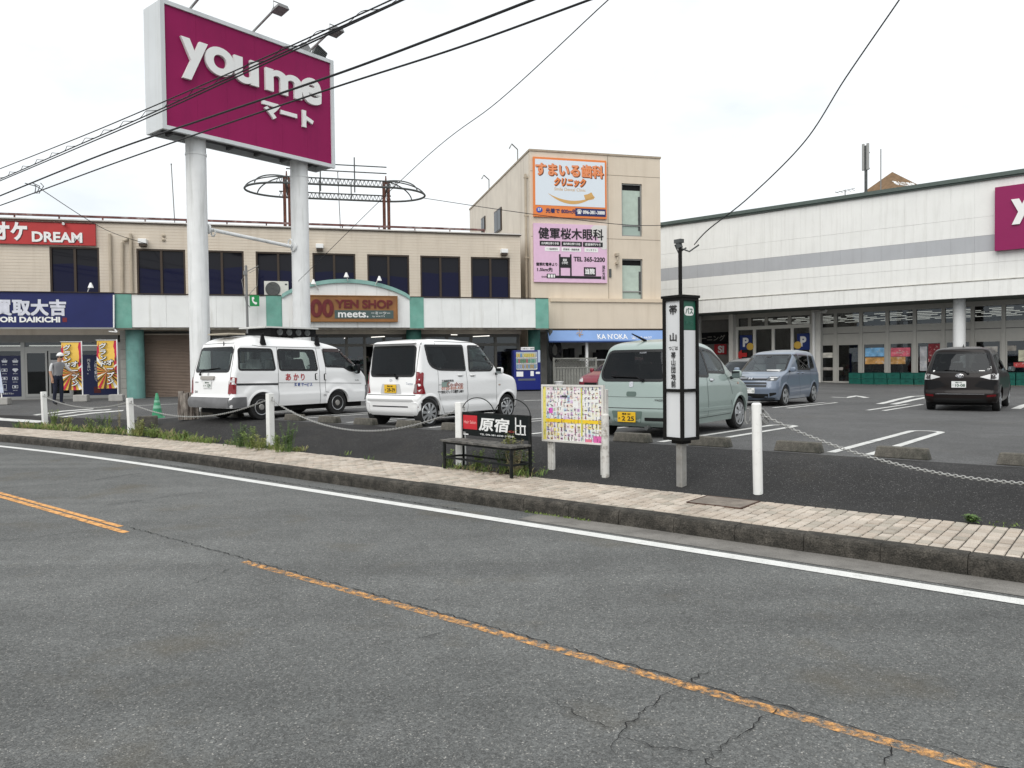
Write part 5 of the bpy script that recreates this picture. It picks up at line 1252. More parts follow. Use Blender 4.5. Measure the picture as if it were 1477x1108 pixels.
class Car:
    def __init__(s, name, label, X, Y, phi, L, W, H, xf, xr, hw, rf, rr, bf=.10, br=.05, bs=.02, zb=.2, pm=None, wheels=None, wr=.28, group='parked cars', cat='car', z=None, wy=None):
        ph = R(phi); s.L, s.W, s.H, s.zb = L, W, H, zb
        f = Vector((math.sin(ph), math.cos(ph), 0)); m = Vector((X, Y, 0)) + f * L / 2
        s.root = empty(name, (X, Y, LZ(m.x, m.y) if z is None else z), math.pi / 2 - ph, label, cat, group)
        s.M = s.root.matrix_basis.copy(); s.I = s.M.inverted(); s.pm = pm
        s.xf_, s.xr_, s.hw_, s.rf, s.rr, s.bf, s.br, s.bs = xf, xr, hw, rf, rr, bf, br, bs
        s.cache = {}; s.wh = wheels; s.wr = wr; s.holes = []; s.side_fx = None; s.wy = wy or W / 2 - .10
        s.Ra = wr + .065
    def sm(s, tab, z):
        zs, vs = [a for a, b in tab], [b for a, b in tab]
        return float(np.mean(np.interp([z - .024, z - .012, z, z + .012, z + .024], zs, vs)))
    def half(s, z):
        k = round(z, 3)
        if k in s.cache: return s.cache[k]
        xf, xr, w = s.sm(s.xf_, z), s.sm(s.xr_, z), s.sm(s.hw_, z); rf, rr = min(s.rf, w * .6), min(s.rr, w * .6)
        xs, ys = [], []
        nf, nc, ns, nr = 8, 9, int(s.L / .035), 8
        for i in range(nf): y = (w - rf) * i / nf; xs.append(xf - s.bf * (y / w) ** 2); ys.append(y)
        x0 = xf - s.bf * ((w - rf) / w) ** 2
        for i in range(nc): a = math.pi / 2 * i / nc; xs.append(x0 - rf * (1 - math.cos(a))); ys.append(w - rf + rf * math.sin(a))
        xa = x0 - rf; r0 = xr + s.br * ((w - rr) / w) ** 2; xb = r0 + rr
        for i in range(ns): xs.append(xa + (xb - xa) * i / ns); ys.append(w)
        for i in range(nc): a = math.pi / 2 * i / nc; xs.append(xb - rr * math.sin(a)); ys.append(w - rr + rr * math.cos(a))
        for i in range(nr + 1): y = (w - rr) * (1 - i / nr); xs.append(xr + s.br * (y / w) ** 2); ys.append(y)
        xs, ys = np.array(xs), np.array(ys)
        c, h = (xa + xb) / 2, max(.2, (xa - xb) / 2 + .2); ys = ys - s.bs * np.clip(np.abs(xs - c) / h, 0, 1.2) ** 2 * (ys / w) ** 2
        if s.side_fx is not None: ys = ys + np.array([s.side_fx(x, z) if y > w - .12 else 0.0 for x, y in zip(xs, ys)])
        s.cache[k] = (xs, ys, nf + nc, nf + nc + ns)
        return s.cache[k]
    def yat(s, x, z):
        xs, ys, a, b = s.half(z); return float(np.interp(x, xs[::-1], ys[::-1]))
    def S(s, side):
        def f(a, b, off=0.0):
            xs, ys, i, j = s.half(b); a = max(a, float(xs[j + 8])); return Vector((a, side * (s.yat(a, b) + off), b))
        return f
    def Rr(s, a, b, off=0.0):
        xs, ys, i, j = s.half(b); return Vector((float(np.interp(abs(a), np.maximum.accumulate(ys[j:][::-1]), xs[j:][::-1])) - off, a, b))
    def Fr(s, a, b, off=0.0):
        xs, ys, i, j = s.half(b); return Vector((float(np.interp(abs(a), np.maximum.accumulate(ys[:i + 1]), xs[:i + 1])) + off, a, b))
    def pk(s, px, py, where='R'):
        """photo point to the car's side (x, z) or end (y, z)"""
        d = s.I.to_3x3() @ ray(px, py); o = s.I @ CO
        v = {'R': -s.W / 2, 'L': s.W / 2, 'B': 0.0, 'F': s.L}[where]
        for _ in range(6):
            if where in 'RL': t = (v - o.y) / d.y
            else: t = (v - o.x) / d.x
            p = o + d * t; zc = min(max(p.z, s.zb), s.H - .01)
            if where == 'R': v = -s.yat(p.x, zc)
            elif where == 'L': v = s.yat(p.x, zc)
            elif where == 'B': v = s.Rr(min(max(p.y, -s.W / 2), s.W / 2), zc).x
            else: v = s.Fr(min(max(p.y, -s.W / 2), s.W / 2), zc).x
        return Vector((p.x, p.z)) if where in 'RL' else Vector((p.y, p.z))
    def pts(s, L, where, ox, oy, k): return [tuple(s.pk(ox + a / k, oy + b / k, where)) + tuple(c) for a, b, *c in L]
    def maps(s, where): return {'R': s.S(-1), 'L': s.S(1), 'B': s.Rr, 'F': s.Fr}[where]
    # ------------------------------------------------ body
    def body(s):
        zs = [s.zb]; z = s.zb
        while z < s.H - .001:
            g = abs(s.sm(s.xf_, z + .01) - s.sm(s.xf_, z - .01)) / .02 if z < s.H - .12 else 0
            z += .010 if z > s.H - .12 else (.026 if g < 1.2 else .012)
            zs.append(min(z, s.H))
        rows = []
        for z in zs:
            xs, ys, a, b = s.half(z); n = len(xs)
            rows.append([(xs[i], -ys[i], z) for i in range(n)] + [(xs[i], ys[i], z) for i in range(n - 2, 0, -1)])
        n = len(rows[0]); V = [p for r_ in rows for p in r_]; F = []
        cut = []
        for i in range(len(rows) - 1):
            zc = (zs[i] + zs[i + 1]) / 2
            for j in range(n):
                k = (j + 1) % n; a, b = rows[i][j], rows[i][k]; c = ((a[0] + b[0]) / 2, (a[1] + b[1]) / 2)
                dx, dy = b[0] - a[0], b[1] - a[1]; side = abs(dx) > abs(dy)
                if s.wh and side and c[0] > s.rr + .05 and abs(c[1]) > s.W / 2 - .3 and any((c[0] - wx) ** 2 + (zc - s.wr) ** 2 < s.Ra ** 2 for wx in s.wh): continue
                drop = False
                for w, P in s.holes:
                    if side and w in 'RL':
                        if (c[1] < 0) == (w == 'R') and inpoly(P, c[0], zc): drop = True
                    elif not side and w == 'B' and c[0] < s.L / 2 and inpoly(P, c[1], zc): drop = True
                    elif not side and w == 'F' and c[0] > s.L / 2 and inpoly(P, c[1], zc): drop = True
                    elif w in 'BF' and side and abs(c[1]) < s.W / 2 - .02:
                        if w == 'B' and c[0] < s.L * .3 and inpoly(P, c[1], zc): drop = True
                        if w == 'F' and c[0] > s.L * .5 and inpoly(P, c[1], zc): drop = True
                if drop: continue
                F.append((i * n + j, (i + 1) * n + j, (i + 1) * n + k, i * n + k))
        base = (len(rows) - 1) * n; top = rows[-1]; cx = sum(p[0] for p in top) / n; prev = list(range(base, base + n))
        for f_ in (.8, .5, .2):
            k0 = len(V); V += [(cx + (p[0] - cx) * f_, p[1] * f_, s.H + .014 * (1 - f_ * f_)) for p in top]; cur = list(range(k0, k0 + n))
            F += [(prev[j], cur[j], cur[(j + 1) % n], prev[(j + 1) % n]) for j in range(n)]; prev = cur
        F.append(tuple(prev[::-1]))
        q = MB(); q.v, q.f = V, F; s.bodyo = q.build('body', s.pm, s.root, smooth=40, recalc=False)
        # orientation: outline runs front -> right -> rear -> left, so faces already look outwards
        MB().box((.25, -s.W / 2 + .22, .17), (s.L - .25, s.W / 2 - .22, s.zb + .16)).box((.12, -s.W / 2 + .14, s.zb + .02), (s.L - .14, s.W / 2 - .14, s.zb + .05)).build('underbody', M_well, s.root)
        for wx in (s.wh or []):
            for sd in (-1, 1):
                f = s.S(sd); q = MB(); vs = []; N = 28
                a0 = -math.asin(min(1, (s.wr - s.zb) / s.Ra)); P = []
                for i in range(N + 1):
                    a = a0 + (math.pi - 2 * a0) * i / N; P.append((math.cos(a), math.sin(a)))
                for r_, off in ((s.Ra + .045, .001), (s.Ra + .030, .009), (s.Ra - .010, .009), (s.Ra - .012, -.10)):
                    for c_, s_ in P: vs.append(f(wx + r_ * c_, max(s.zb, s.wr + r_ * s_), off))
                m_ = N + 1; q.add(vs, [(r_ * m_ + i, r_ * m_ + i + 1, (r_ + 1) * m_ + i + 1, (r_ + 1) * m_ + i) for r_ in range(3) for i in range(N)])
                q.build('wheel_arch', s.arch_m if hasattr(s, 'arch_m') else s.pm, s.bodyo, smooth=50)
                q = MB(); rr = s.Ra - .012; y0 = sd * (s.W / 2 - .06); y1 = sd * (s.W / 2 - .42)
                Q = []
                for c_, s_ in P:
                    x, z = wx + rr * c_, s.wr + rr * s_
                    for _ in range(14):
                        if s.yat(x, max(z, s.zb)) < s.W / 2 - .045: x += (wx - x) * .12
                    Q.append((x, z))
                vs = [(x, y0, z) for x, z in Q] + [(x, y1, z) for x, z in Q]
                q.add(vs, [(i, i + 1, m_ + i + 1, m_ + i) for i in range(N)] + [tuple(m_ + i for i in range(m_))]); q.build('wheel_well', M_well, s.bodyo)
        return s.bodyo
    def window(s, where, pts, m, r=.05, gask=.022, name='window', mgask=None, hole=True):
        P = roundpoly(pts, r); s.holes.append((where, offpoly(P, -.004))) if hole else None
        s.pending = getattr(s, 'pending', []); s.pending.append((where, P, m, gask, name, mgask))
    def finish_windows(s):
        for where, P, m, gask, name, mgask in getattr(s, 'pending', []):
            o = s.ring(where, P, -gask, gask, .006, mgask or M_gask, name)
            s.patch(where, P, m, .003, 'pane', o)
    def ring(s, where, P, din, dout, off, m, name, parent=None):
        f = s.maps(where); D = dens(P); A, B = offpoly(D, din), offpoly(D, dout); n = len(D)
        vs = [f(p.x, p.y, off) for p in A] + [f(p.x, p.y, off) for p in B] + [f(p.x, p.y, -.012) for p in B]
        q = MB().add(vs, [(i, (i + 1) % n, n + (i + 1) % n, n + i) for i in range(n)] + [(n + i, n + (i + 1) % n, 2 * n + (i + 1) % n, 2 * n + i) for i in range(n)])
        return q.build(name, m, parent or s.root, smooth=30)
    def patch(s, where, P, m, off, name, parent=None, skirt=False, step=.11):
        f = s.maps(where); P = [Vector(p[:2]) for p in P]; bm = bmesh.new(); bv = [bm.verts.new((p.x, p.y, 0)) for p in P]
        try: bm.faces.new(bv)
        except Exception: bm.free(); return None
        bmesh.ops.remove_doubles(bm, verts=bm.verts, dist=4e-4); bmesh.ops.triangulate(bm, faces=bm.faces[:])
        xs, ys = [p.x for p in P], [p.y for p in P]
        for ax, lo, hi in ((0, min(xs), max(xs)), (1, min(ys), max(ys))):
            k = int((hi - lo) / step)
            for i in range(1, k + 1):
                c = lo + (hi - lo) * i / (k + 1); co = (c, 0, 0) if ax == 0 else (0, c, 0); no = (1, 0, 0) if ax == 0 else (0, 1, 0)
                bmesh.ops.bisect_plane(bm, geom=bm.verts[:] + bm.edges[:] + bm.faces[:], plane_co=co, plane_no=no, dist=1e-5)
        bmesh.ops.triangulate(bm, faces=[g_ for g_ in bm.faces if len(g_.verts) > 4])
        if skirt:
            ed = [e for e in bm.edges if e.is_boundary]; ex = bmesh.ops.extrude_edge_only(bm, edges=ed)
            low = {v for v in ex['geom'] if isinstance(v, bmesh.types.BMVert)}
        else: low = set()
        for v in bm.verts: v.co = f(v.co.x, v.co.y, -.004 if v in low else off)
        bmesh.ops.recalc_face_normals(bm, faces=bm.faces)
        me = bpy.data.meshes.new(name); bm.to_mesh(me); bm.free()
        return link(name, me, m, parent or s.root, smooth=40)
    def seam(s, where, pts, w=.008, m=None, off=.0025, name='panel_gap', closed=False):
        f = s.maps(where); P = dens([Vector(p[:2]) for p in pts], .05, closed); vs = []; n = len(P)
        for i, p in enumerate(P):
            a, b = (P[(i + 1) % n], P[i - 1]) if closed else (P[min(i + 1, n - 1)], P[max(i - 1, 0)])
            t = (a - b).normalized(); d = Vector((-t.y, t.x)) * w / 2
            vs += [f(p.x + d.x, p.y + d.y, off), f(p.x - d.x, p.y - d.y, off)]
        k = n if closed else n - 1
        q = MB().add(vs, [(2 * i, 2 * i + 1, 2 * ((i + 1) % n) + 1, 2 * ((i + 1) % n)) for i in range(k)])
        return q.build(name, m or M_seam, s.bodyo)
    def handle(s, where, x, z, w=.17, h=.035, m=None):
        f = s.maps(where); vs = []
        q = MB(); n = 6
        for i in range(n + 1):
            u = -w / 2 + w * i / n; o = .028 * (1 - (2 * i / n - 1) ** 4) + .006
            vs += [f(x + u, z - h / 2, o * .6), f(x + u, z + h / 2, o * .6), f(x + u, z + h / 2 - .006, o), f(x + u, z - h / 2 + .006, o)]
        q.add(vs, [(4 * i + a, 4 * i + b, 4 * i + 4 + b, 4 * i + 4 + a) for i in range(n) for a, b in ((0, 3), (3, 2), (2, 1))])
        o = q.build('door_handle', m or s.pm, s.root, smooth=40)
        P = roundpoly([(x - w * .42, z - h * .9), (x + w * .30, z - h * .9), (x + w * .30, z + h * .5), (x - w * .42, z + h * .5)], .03); s.patch(where, P, M_seam, .002, 'handle_recess', o)
    def text(s, where, body, a, b, w, h, m, bold=0.0, tilt=None):
        f = s.maps(where); o = f(a, b, .006)
        xa = {'R': Vector((1, 0, 0)), 'L': Vector((-1, 0, 0)), 'B': Vector((0, -1, 0)), 'F': Vector((0, 1, 0))}[where]
        ya = (f(a, b + .04) - f(a, b - .04)).normalized()
        return lettering(s.root, body, m, o, xa, ya, w, h, bold)
    def plate(s, where, a, b, m, region, num, kana='', lean=0.0):
        f = s.maps(where); c = f(a, b, .015); sx = {'B': -1, 'F': 1}[where]
        q = MB().box((-.165, -.006, -.0825), (.165, .006, .0825)); Mx = Matrix.Translation(c) @ Matrix.Rotation(-math.pi / 2 if where == 'B' else math.pi / 2, 4, 'Z') @ Matrix.Rotation(lean, 4, 'X')
        q.v = [tuple(Mx @ Vector(v)) for v in q.v]; o = q.build('number_plate', m, s.root, bevel=.004)
        def pt(x, z): return Mx @ Vector((x, -.0085, z))
        xa = (pt(.1, 0) - pt(0, 0)).normalized(); ya = (pt(0, .1) - pt(0, 0)).normalized(); ink = M_blk if m is M_yplate else mat('plate_green', (.01, .06, .03, 1), .5)
        lettering(o, region, ink, pt(0, .052), xa, ya, .15, .036, .02); lettering(o, num, ink, pt(.03, -.022), xa, ya, .225, .075, .025)
        if kana: lettering(o, kana, ink, pt(-.13, -.022), xa, ya, .03, .035, .02)
    # ------------------------------------------------ wheels, mirrors, interior
    def wheels_(s, style='spoke', n=8, sw=.05, width=.17, rim=.72, face=None, dark=None):
        for wx in s.wh:
            for sd in (-1, 1):
                r_ = s.wr; y = sd * s.wy; w = width
                prof = [(r_ * .66, -w / 2), (r_ * .93, -w / 2), (r_ * .985, -w / 2 + .02), (r_, -w / 2 + .045), (r_, w / 2 - .045), (r_ * .985, w / 2 - .02), (r_ * .93, w / 2), (r_ * .66, w / 2)]
                wh = MB().lathe(prof, 36, (wx, y, r_), 'Y').build('wheel', M_tyre, s.root, smooth=True)
                of = -1 if sd < 0 else 1; yo = y + of * w / 2; R_ = r_ * rim
                # rim seen from outside: outer ring, dish, spokes, hub
                q = MB(); N = 36
                def circ(r, d): return [(wx + r * math.cos(2 * math.pi * i / N), yo + of * d, r_ + r * math.sin(2 * math.pi * i / N)) for i in range(N)]
                rings = [circ(R_ * 1.0, .002), circ(R_ * .97, .010), circ(R_ * .90, .006), circ(R_ * .86, -.05)]
                vs = [p for c in rings for p in c]; q.add(vs, [(a * N + i, a * N + (i + 1) % N, (a + 1) * N + (i + 1) % N, (a + 1) * N + i) for a in range(3) for i in range(N)])
                q.build('rim', face or M_silv, wh, smooth=40)
                MB().add(circ(R_ * .95, -.045), [tuple(range(N))]).build('brake_shadow', dark or M_well, wh)
                q = MB()
                if style == 'steel':
                    c1, c2, c3, c4 = circ(R_ * .9, .0), circ(R_ * .60, -.03), circ(R_ * .42, -.005), circ(R_ * .30, .012)
                    q.add(c1 + c2 + c3 + c4, [(a * N + i, a * N + (i + 1) % N, (a + 1) * N + (i + 1) % N, (a + 1) * N + i) for a in range(3) for i in range(N)] + [tuple(range(3 * N, 4 * N))])
                    q.build('rim_disc', mat('steel_wheel', (.34, .33, .31, 1), .5, .6, dirt=.4, dcol=(.12, .08, .05, 1), dscale=9), wh, smooth=True)
                    for k in range(8):
                        a = 2 * math.pi * k / 8; c = (wx + R_ * .73 * math.cos(a), yo + of * (-.008), r_ + R_ * .73 * math.sin(a))
                        MB().lathe([(0, -of * .004), (.022, -of * .004), (.022, 0)], 10, c, 'Y').build('rim_hole', M_well, wh)
                    continue
                for k in range(n):
                    a = 2 * math.pi * k / n + .2; ca, sa = math.cos(a), math.sin(a); vs = []
                    for r0, hw_, d in ((R_ * .16, sw * .55, .018), (R_ * .5, sw * .5, .02), (R_ * .92, sw * .75, .006)):
                        for h_, dd in ((-1, 0), (1, 0), (1, -.03), (-1, -.03)):
                            vs.append((wx + r0 * ca - h_ * hw_ * sa, yo + of * (d + dd), r_ + r0 * sa + h_ * hw_ * ca))
                    q.add(vs, [(4 * i + a_, 4 * i + (a_ + 1) % 4, 4 * i + 4 + (a_ + 1) % 4, 4 * i + 4 + a_) for i in range(2) for a_ in range(4)])
                c1, c2 = circ(R_ * .22, .012), circ(R_ * .17, .028); q.add(c1 + c2, [(i, (i + 1) % N, N + (i + 1) % N, N + i) for i in range(N)] + [tuple(range(N, 2 * N))])
                q.build('spokes', face or M_silv, wh, smooth=30)
    def mirror(s, x, z, sd, m, w=.17, h=.15, d=.10, out=.12):
        y = s.yat(x, z); c = Vector((x, sd * (y + out), z + .02))
        bm = bmesh.new(); bmesh.ops.create_icosphere(bm, subdivisions=3, radius=.5)
        for v in bm.verts:
            k = Vector((v.co.x * 1.0, v.co.y, v.co.z)); k = Vector([math.copysign(abs(t * 2) ** .62, t) / 2 for t in k])
            v.co = c + Vector((k.x * d, k.y * w, k.z * h))
        me = bpy.data.meshes.new('mirror'); bm.to_mesh(me); bm.free(); o = link('mirror', me, m, s.root, smooth=True)
        MB().bar((x + .01, sd * (y - .02), z - .06), (x, sd * (y + out * .7), z - .02), .05, .05).build('mirror_stalk', M_gask, o)
        MB().box((c.x - d / 2 - .004, c.y - w * .42, c.z - h * .38), (c.x - d / 2 + .006, c.y + w * .42, c.z + h * .38)).build('mirror_glass', mat('mirror_glass', (.25, .28, .28, 1), .03, 1.0), o)
    def interior(s, x0, x1, zf, rows, dash=None, zbelt=1.0, head=True):
        MB().box((x0, -s.W / 2 + .10, zf - .05), (x1, s.W / 2 - .10, zf)).build('cabin_floor', M_trim, s.root)
        q = MB().box((x0, -s.W / 2 + .07, zf), (x1 - .1, -s.W / 2 + .10, zbelt - .08)).box((x0, s.W / 2 - .10, zf), (x1 - .1, s.W / 2 - .07, zbelt - .08)); q.build('door_lining', M_trim, s.root)
        for x in rows:
            for y in (-s.W * .22, s.W * .22):
                q = MB().box((x - .05, y - .24, zf), (x + .45, y + .24, zf + .30)).add([(x - .12, y - .23, zf + .25), (x + .02, y - .23, zf + .25), (x + .02, y + .23, zf + .25), (x - .12, y + .23, zf + .25), (x - .28, y - .2, zf + .86), (x - .17, y - .2, zf + .86), (x - .17, y + .2, zf + .86), (x - .28, y + .2, zf + .86)], [(3, 2, 1, 0), (4, 5, 6, 7), (0, 1, 5, 4), (1, 2, 6, 5), (2, 3, 7, 6), (3, 0, 4, 7)])
                o = q.build('seat', M_seat, s.root, bevel=.03)
                if head: MB().box((x - .29, y - .13, zf + .89), (x - .20, y + .13, zf + 1.06)).build('headrest', M_seat, o, bevel=.03)
        if dash:
            MB().box((dash, -s.W / 2 + .12, zbelt - .35), (dash + .45, s.W / 2 - .12, zbelt - .02)).build('dashboard', M_trim, s.root, bevel=.05)
            c = Vector((dash - .10, -s.W * .22, zbelt - .02)); q = MB(); u, v = Vector((0, 1, 0)), Vector((.35, 0, .94))
            q.tube([c + u * .18 * math.cos(a) + v * .18 * math.sin(a) for a in [2 * math.pi * i / 18 for i in range(19)]], .016, 6).bar(c, c + Vector((.18, 0, -.12)), .07).bar(c - u * .17, c + u * .17, .04, .03); q.build('steering_wheel', M_black, s.root)
    def wiper(s, where, pts, m=None):
        f = s.maps(where); P = [f(a, b, .03) for a, b in pts]
        q = MB().tube(P, .012, 6); q.tube([f(*pts[0], .015), f(*pts[0], .035)], .03, 8); return q.build('wiper', m or M_black, s.root)

# ---------------------------------------------------------------- white kei wagon
W1 = paint('pearl_white_paint', (.82, .82, .82, 1))
k, ox, oy = 5.275, 510, 460
def hs(v, f): return [(a, b * f) for a, b in v]
fL_ = 3.5 / 3.395
T = Car('kei_wagon', 'white boxy kei wagon with dark rear glass and a yellow number plate', -2.46, 15.34, 37.0, 3.5, 1.55, 1.755,
        xf=hs([(.2, 3.27), (.3, 3.37), (.6, 3.395), (.78, 3.375), (.9, 3.31), (.96, 3.22), (1.01, 3.02), (1.05, 2.82), (1.09, 2.73), (1.60, 2.24), (1.68, 2.10), (1.725, 1.92), (1.755, 1.5)], fL_),
        xr=[(.2, .10), (.3, .025), (.55, .0), (.60, .0), (.66, .055), (.8, .055), (1.0, .075), (1.6, .15), (1.68, .13), (1.71, .17), (1.735, .3), (1.755, .75)],
        hw=[(.2, .71), (.35, .757), (.6, .775), (.9, .77), (1.0, .755), (1.6, .685), (1.67, .66), (1.72, .61), (1.745, .53), (1.755, .42)], rf=.28, rr=.10, bf=.14, br=.035, bs=.015, zb=.23, pm=W1, wheels=[.375, 2.91], wr=.283, wy=.655)
def tfx(x, z):      # pressed crease low on the doors
    if not .5 < x < 2.75: return 0
    zz = .50 - .02 * (x - 1.5); return -.022 * max(0, 1 - abs(z - zz) / .10) * sst(.5, .85, x) * sst(2.75, 2.4, x)
T.side_fx = tfx
P_ = lambda L, w: T.pts(L, w, ox, oy, k)
T.window('B', [(.60, 1.60), (.60, 1.02), (-.60, 1.02), (-.60, 1.60)], G_tint, .07)
qb = P_([(540, 203, .02), (822, 205, .02), (848, 390, .03), (640, 386, .25), (575, 350, .18)], 'R'); T.window('R', qb, G_tint, .05)
fb = P_([(866, 208, .03), (992, 212, .06), (1040, 392, .05), (880, 394, .03)], 'R'); T.window('R', fb, G_mid, .05)
T.window('L', [(x, z) for x, z, *_ in qb], G_tint, .05); T.window('L', [(x, z) for x, z, *_ in fb], G_mid, .05)
T.window('F', [(-.60, 1.10), (.60, 1.10), (.56, 1.60), (-.56, 1.60)], G_clear, .06)
T.body(); T.finish_windows()
T.interior(.3, 2.9, .42, [.75, 1.75], 2.35, 1.02); T.wheels_('spoke', 9, .042, rim=.74, dark=mat('rim_dark', (.05, .05, .05, 1), .5))
T.mirror(2.50, 1.07, -1, W1, out=.13); T.mirror(2.50, 1.07, 1, W1, out=.13)
T.seam('R', P_([(612, 205), (612, 172)], 'R')); T.seam('R', P_([(640, 390), (648, 560), (664, 640), (690, 715)], 'R')); T.seam('R', P_([(855, 395), (866, 520), (868, 690), (862, 710)], 'R')); T.seam('R', P_([(1082, 402), (1086, 540), (1088, 690)], 'R'))
T.seam('R', P_([(612, 170), (800, 178), (985, 196)], 'R'), .012); T.seam('R', P_([(480, 500), (645, 503)], 'R')); T.seam('R', P_([(690, 718), (862, 707), (1088, 690)], 'R'), .01)
T.patch('R', P_([(484, 549), (640, 551), (640, 560), (484, 557)], 'R'), mat('slide_rail_grey', (.16, .16, .16, 1), .5), .003, 'slide_rail')
for a, b in ((812, 425), (905, 425)): x, z = P_([(a, b)], 'R')[0]; T.handle('R', x, z, .19, .04)
T.seam('B', [(.66, .66), (.66, 1.68)]); T.seam('B', [(-.66, .66), (-.66, 1.68)]); T.seam('B', [(.72, .64), (-.72, .64)], .014)
tl = roundpoly([(-.60, .67), (-.735, .66), (-.74, 1.10), (-.665, 1.12), (-.645, .95)], .03)
for sd in (1, -1):
    tl = [Vector((p[0] * sd, p[1])) for p in ((-.605, .67), (-.765, .665), (-.77, .80), (-.765, 1.08), (-.69, 1.10), (-.675, .92))]; o = T.patch('B', roundpoly([tuple(v) for v in tl], .03), M_tail, .012, 'tail_lamp', skirt=True)
    T.patch('B', roundpoly([(-.64 * sd, .69), (-.70 * sd, .69), (-.70 * sd, .86), (-.645 * sd, .86)], .015), mat('lamp_lens_grey', (.25, .2, .2, 1), .1), .016, 'lamp_lens', o)
T.patch('R', roundpoly([(.065, .665), (.25, .665), (.19, .84), (.14, 1.10), (.08, 1.10)], .03), M_tail, .012, 'tail_lamp', skirt=True)
T.patch('B', roundpoly([(.30, .66), (-.30, .66), (-.25, .86), (.25, .86)], .03), mat('plate_recess_white', (.5, .5, .5, 1), .5), .002, 'plate_recess')
T.plate('B', .0, .765, M_yplate, '熊本 580', '28-39', 'さ')
T.text('B', 'D', .09 - .09, .935, .075, .05, M_chr, .05); T.text('B', 'Tanto', -.50, .87, .2, .05, M_chr, .02)
T.patch('B', roundpoly([(.66, .52), (-.66, .52), (-.62, .56), (.62, .56)], .02), mat('bumper_shade_white', (.5, .5, .5, 1), .4), .012, 'bumper_ledge', skirt=True)
T.patch('B', roundpoly([(.50, .40), (-.50, .40), (-.50, .425), (.50, .425)], .01), M_seam, .003, 'bumper_slot')
for sd in (1, -1): T.patch('B', roundpoly([(.735 * sd, .40), (.60 * sd, .40), (.60 * sd, .425), (.735 * sd, .425)], .01), mat('rear_reflector', (.12, .01, .01, 1), .2), .006, 'reflector'); T.patch('B', roundpoly([(.74 * sd, .50), (.58 * sd, .50), (.60 * sd, .25), (.70 * sd, .24)], .05), W1, .020, 'bumper_corner', skirt=True)
T.wiper('B', [(-.18, .98), (-.08, 1.05), (.45, 1.05)])
f = T.Rr; q = MB(); vs = [f(y, 1.675, .02) for y in (-.62, -.3, 0, .3, .62)] + [f(y, 1.66, .11) for y in (-.60, -.3, 0, .3, .60)] + [f(y, 1.715, -.1) for y in (-.60, -.3, 0, .3, .60)]
q.add(vs, [(i, i + 1, 5 + i + 1, 5 + i) for i in range(4)] + [(5 + i, 5 + i + 1, 10 + i + 1, 10 + i) for i in range(4)]); q.build('roof_spoiler', W1, T.root, smooth=True)
for s_, a, b, w, h, m in (('千福調剤薬局', 715, 471, .36, .045, M_dgrey), ('Co-shop', 772, 502, .50, .11, mat('faded_red_print', (.35, .12, .10, 1), .5)), ('0120-828-430', 752, 527, .66, .06, mat('salmon_print', (.55, .22, .15, 1), .5)), ('コスメティクス健康 LABO', 752, 553, .68, .07, M_blk)):
    x, z = P_([(a, b)], 'R')[0]; T.text('R', s_, x, z, w, h, m, .02)
x, z = P_([(698, 500)], 'R')[0]; T.patch('R', roundpoly([(x - .11, z - .055), (x + .11, z - .055), (x + .11, z + .055), (x - .11, z + .055)], .02), mat('green_grey_print', (.25, .33, .30, 1), .5), .003, 'door_print')
T.patch('F', roundpoly([(-.74, .82), (-.42, .80), (-.42, .9), (-.72, .95)], .03), M_clear, .01, 'headlamp', skirt=True); T.patch('F', roundpoly([(.74, .82), (.42, .80), (.42, .9), (.72, .95)], .03), M_clear, .01, 'headlamp', skirt=True)
x, z = P_([(1110, 500)], 'R')[0]; T.patch('R', roundpoly([(x - .03, z - .015), (x + .03, z - .015), (x + .03, z + .015), (x - .03, z + .015)], .01), mat('side_marker', (.4, .3, .25, 1), .3), .008, 'side_marker', skirt=True)

# ---------------------------------------------------------------- white loudspeaker van
W2 = paint('fleet_white_paint', (.82, .82, .82, 1), rough=.4)
W2g = mat('grey_bumper_plastic', (.15, .15, .155, 1), .6, vary=.15)
k, ox, oy = 5.275, 250, 460
V = Car('delivery_van', 'white delivery van with red and blue lettering and a loudspeaker box on its roof', -6.92, 17.42, 36.8, 4.30, 1.70, 1.95,
        xf=[(.2, 4.18), (.3, 4.28), (.55, 4.30), (.62, 4.25), (.95, 4.18), (1.08, 4.06), (1.15, 3.98), (1.62, 3.42), (1.70, 3.28), (1.78, 3.0), (1.86, 2.6), (1.91, 2.1), (1.94, 1.6), (1.95, 1.3)],
        xr=[(.2, .10), (.32, .0), (.52, .0), (.56, .07), (.9, .09), (1.15, .14), (1.72, .30), (1.80, .36), (1.87, .48), (1.92, .7), (1.95, 1.0)],
        hw=[(.2, .80), (.4, .84), (.62, .85), (.72, .84), (1.10, .835), (1.2, .82), (1.70, .745), (1.74, .71), (1.80, .66), (1.88, .58), (1.93, .45), (1.95, .3)], rf=.20, rr=.10, bf=.10, br=.03, bs=.01, zb=.30, pm=W2, wheels=[.87, 3.10], wr=.295, wy=.735)
def vfx(x, z):
    d = 0
    for wx in V.wh:
        r_ = math.hypot(x - wx, z - V.wr)
        if r_ < .62 and z > .3: d = max(d, .018 * sst(.62, .50, r_))
    return max(d, .014 * sst(.62, .56, z))
V.side_fx = vfx
P_ = lambda L, w: V.pts(L, w, ox, oy, k)
w1 = P_([(494, 226), (745, 232), (776, 388), (500, 388)], 'R'); w2 = P_([(792, 234), (1065, 240), (1097, 390), (812, 390)], 'R'); w3 = P_([(1136, 232, .03), (1270, 240, .05), (1372, 350, .04), (1375, 400, .1), (1330, 390, .06), (1295, 366, .05), (1160, 362, .04)], 'R')
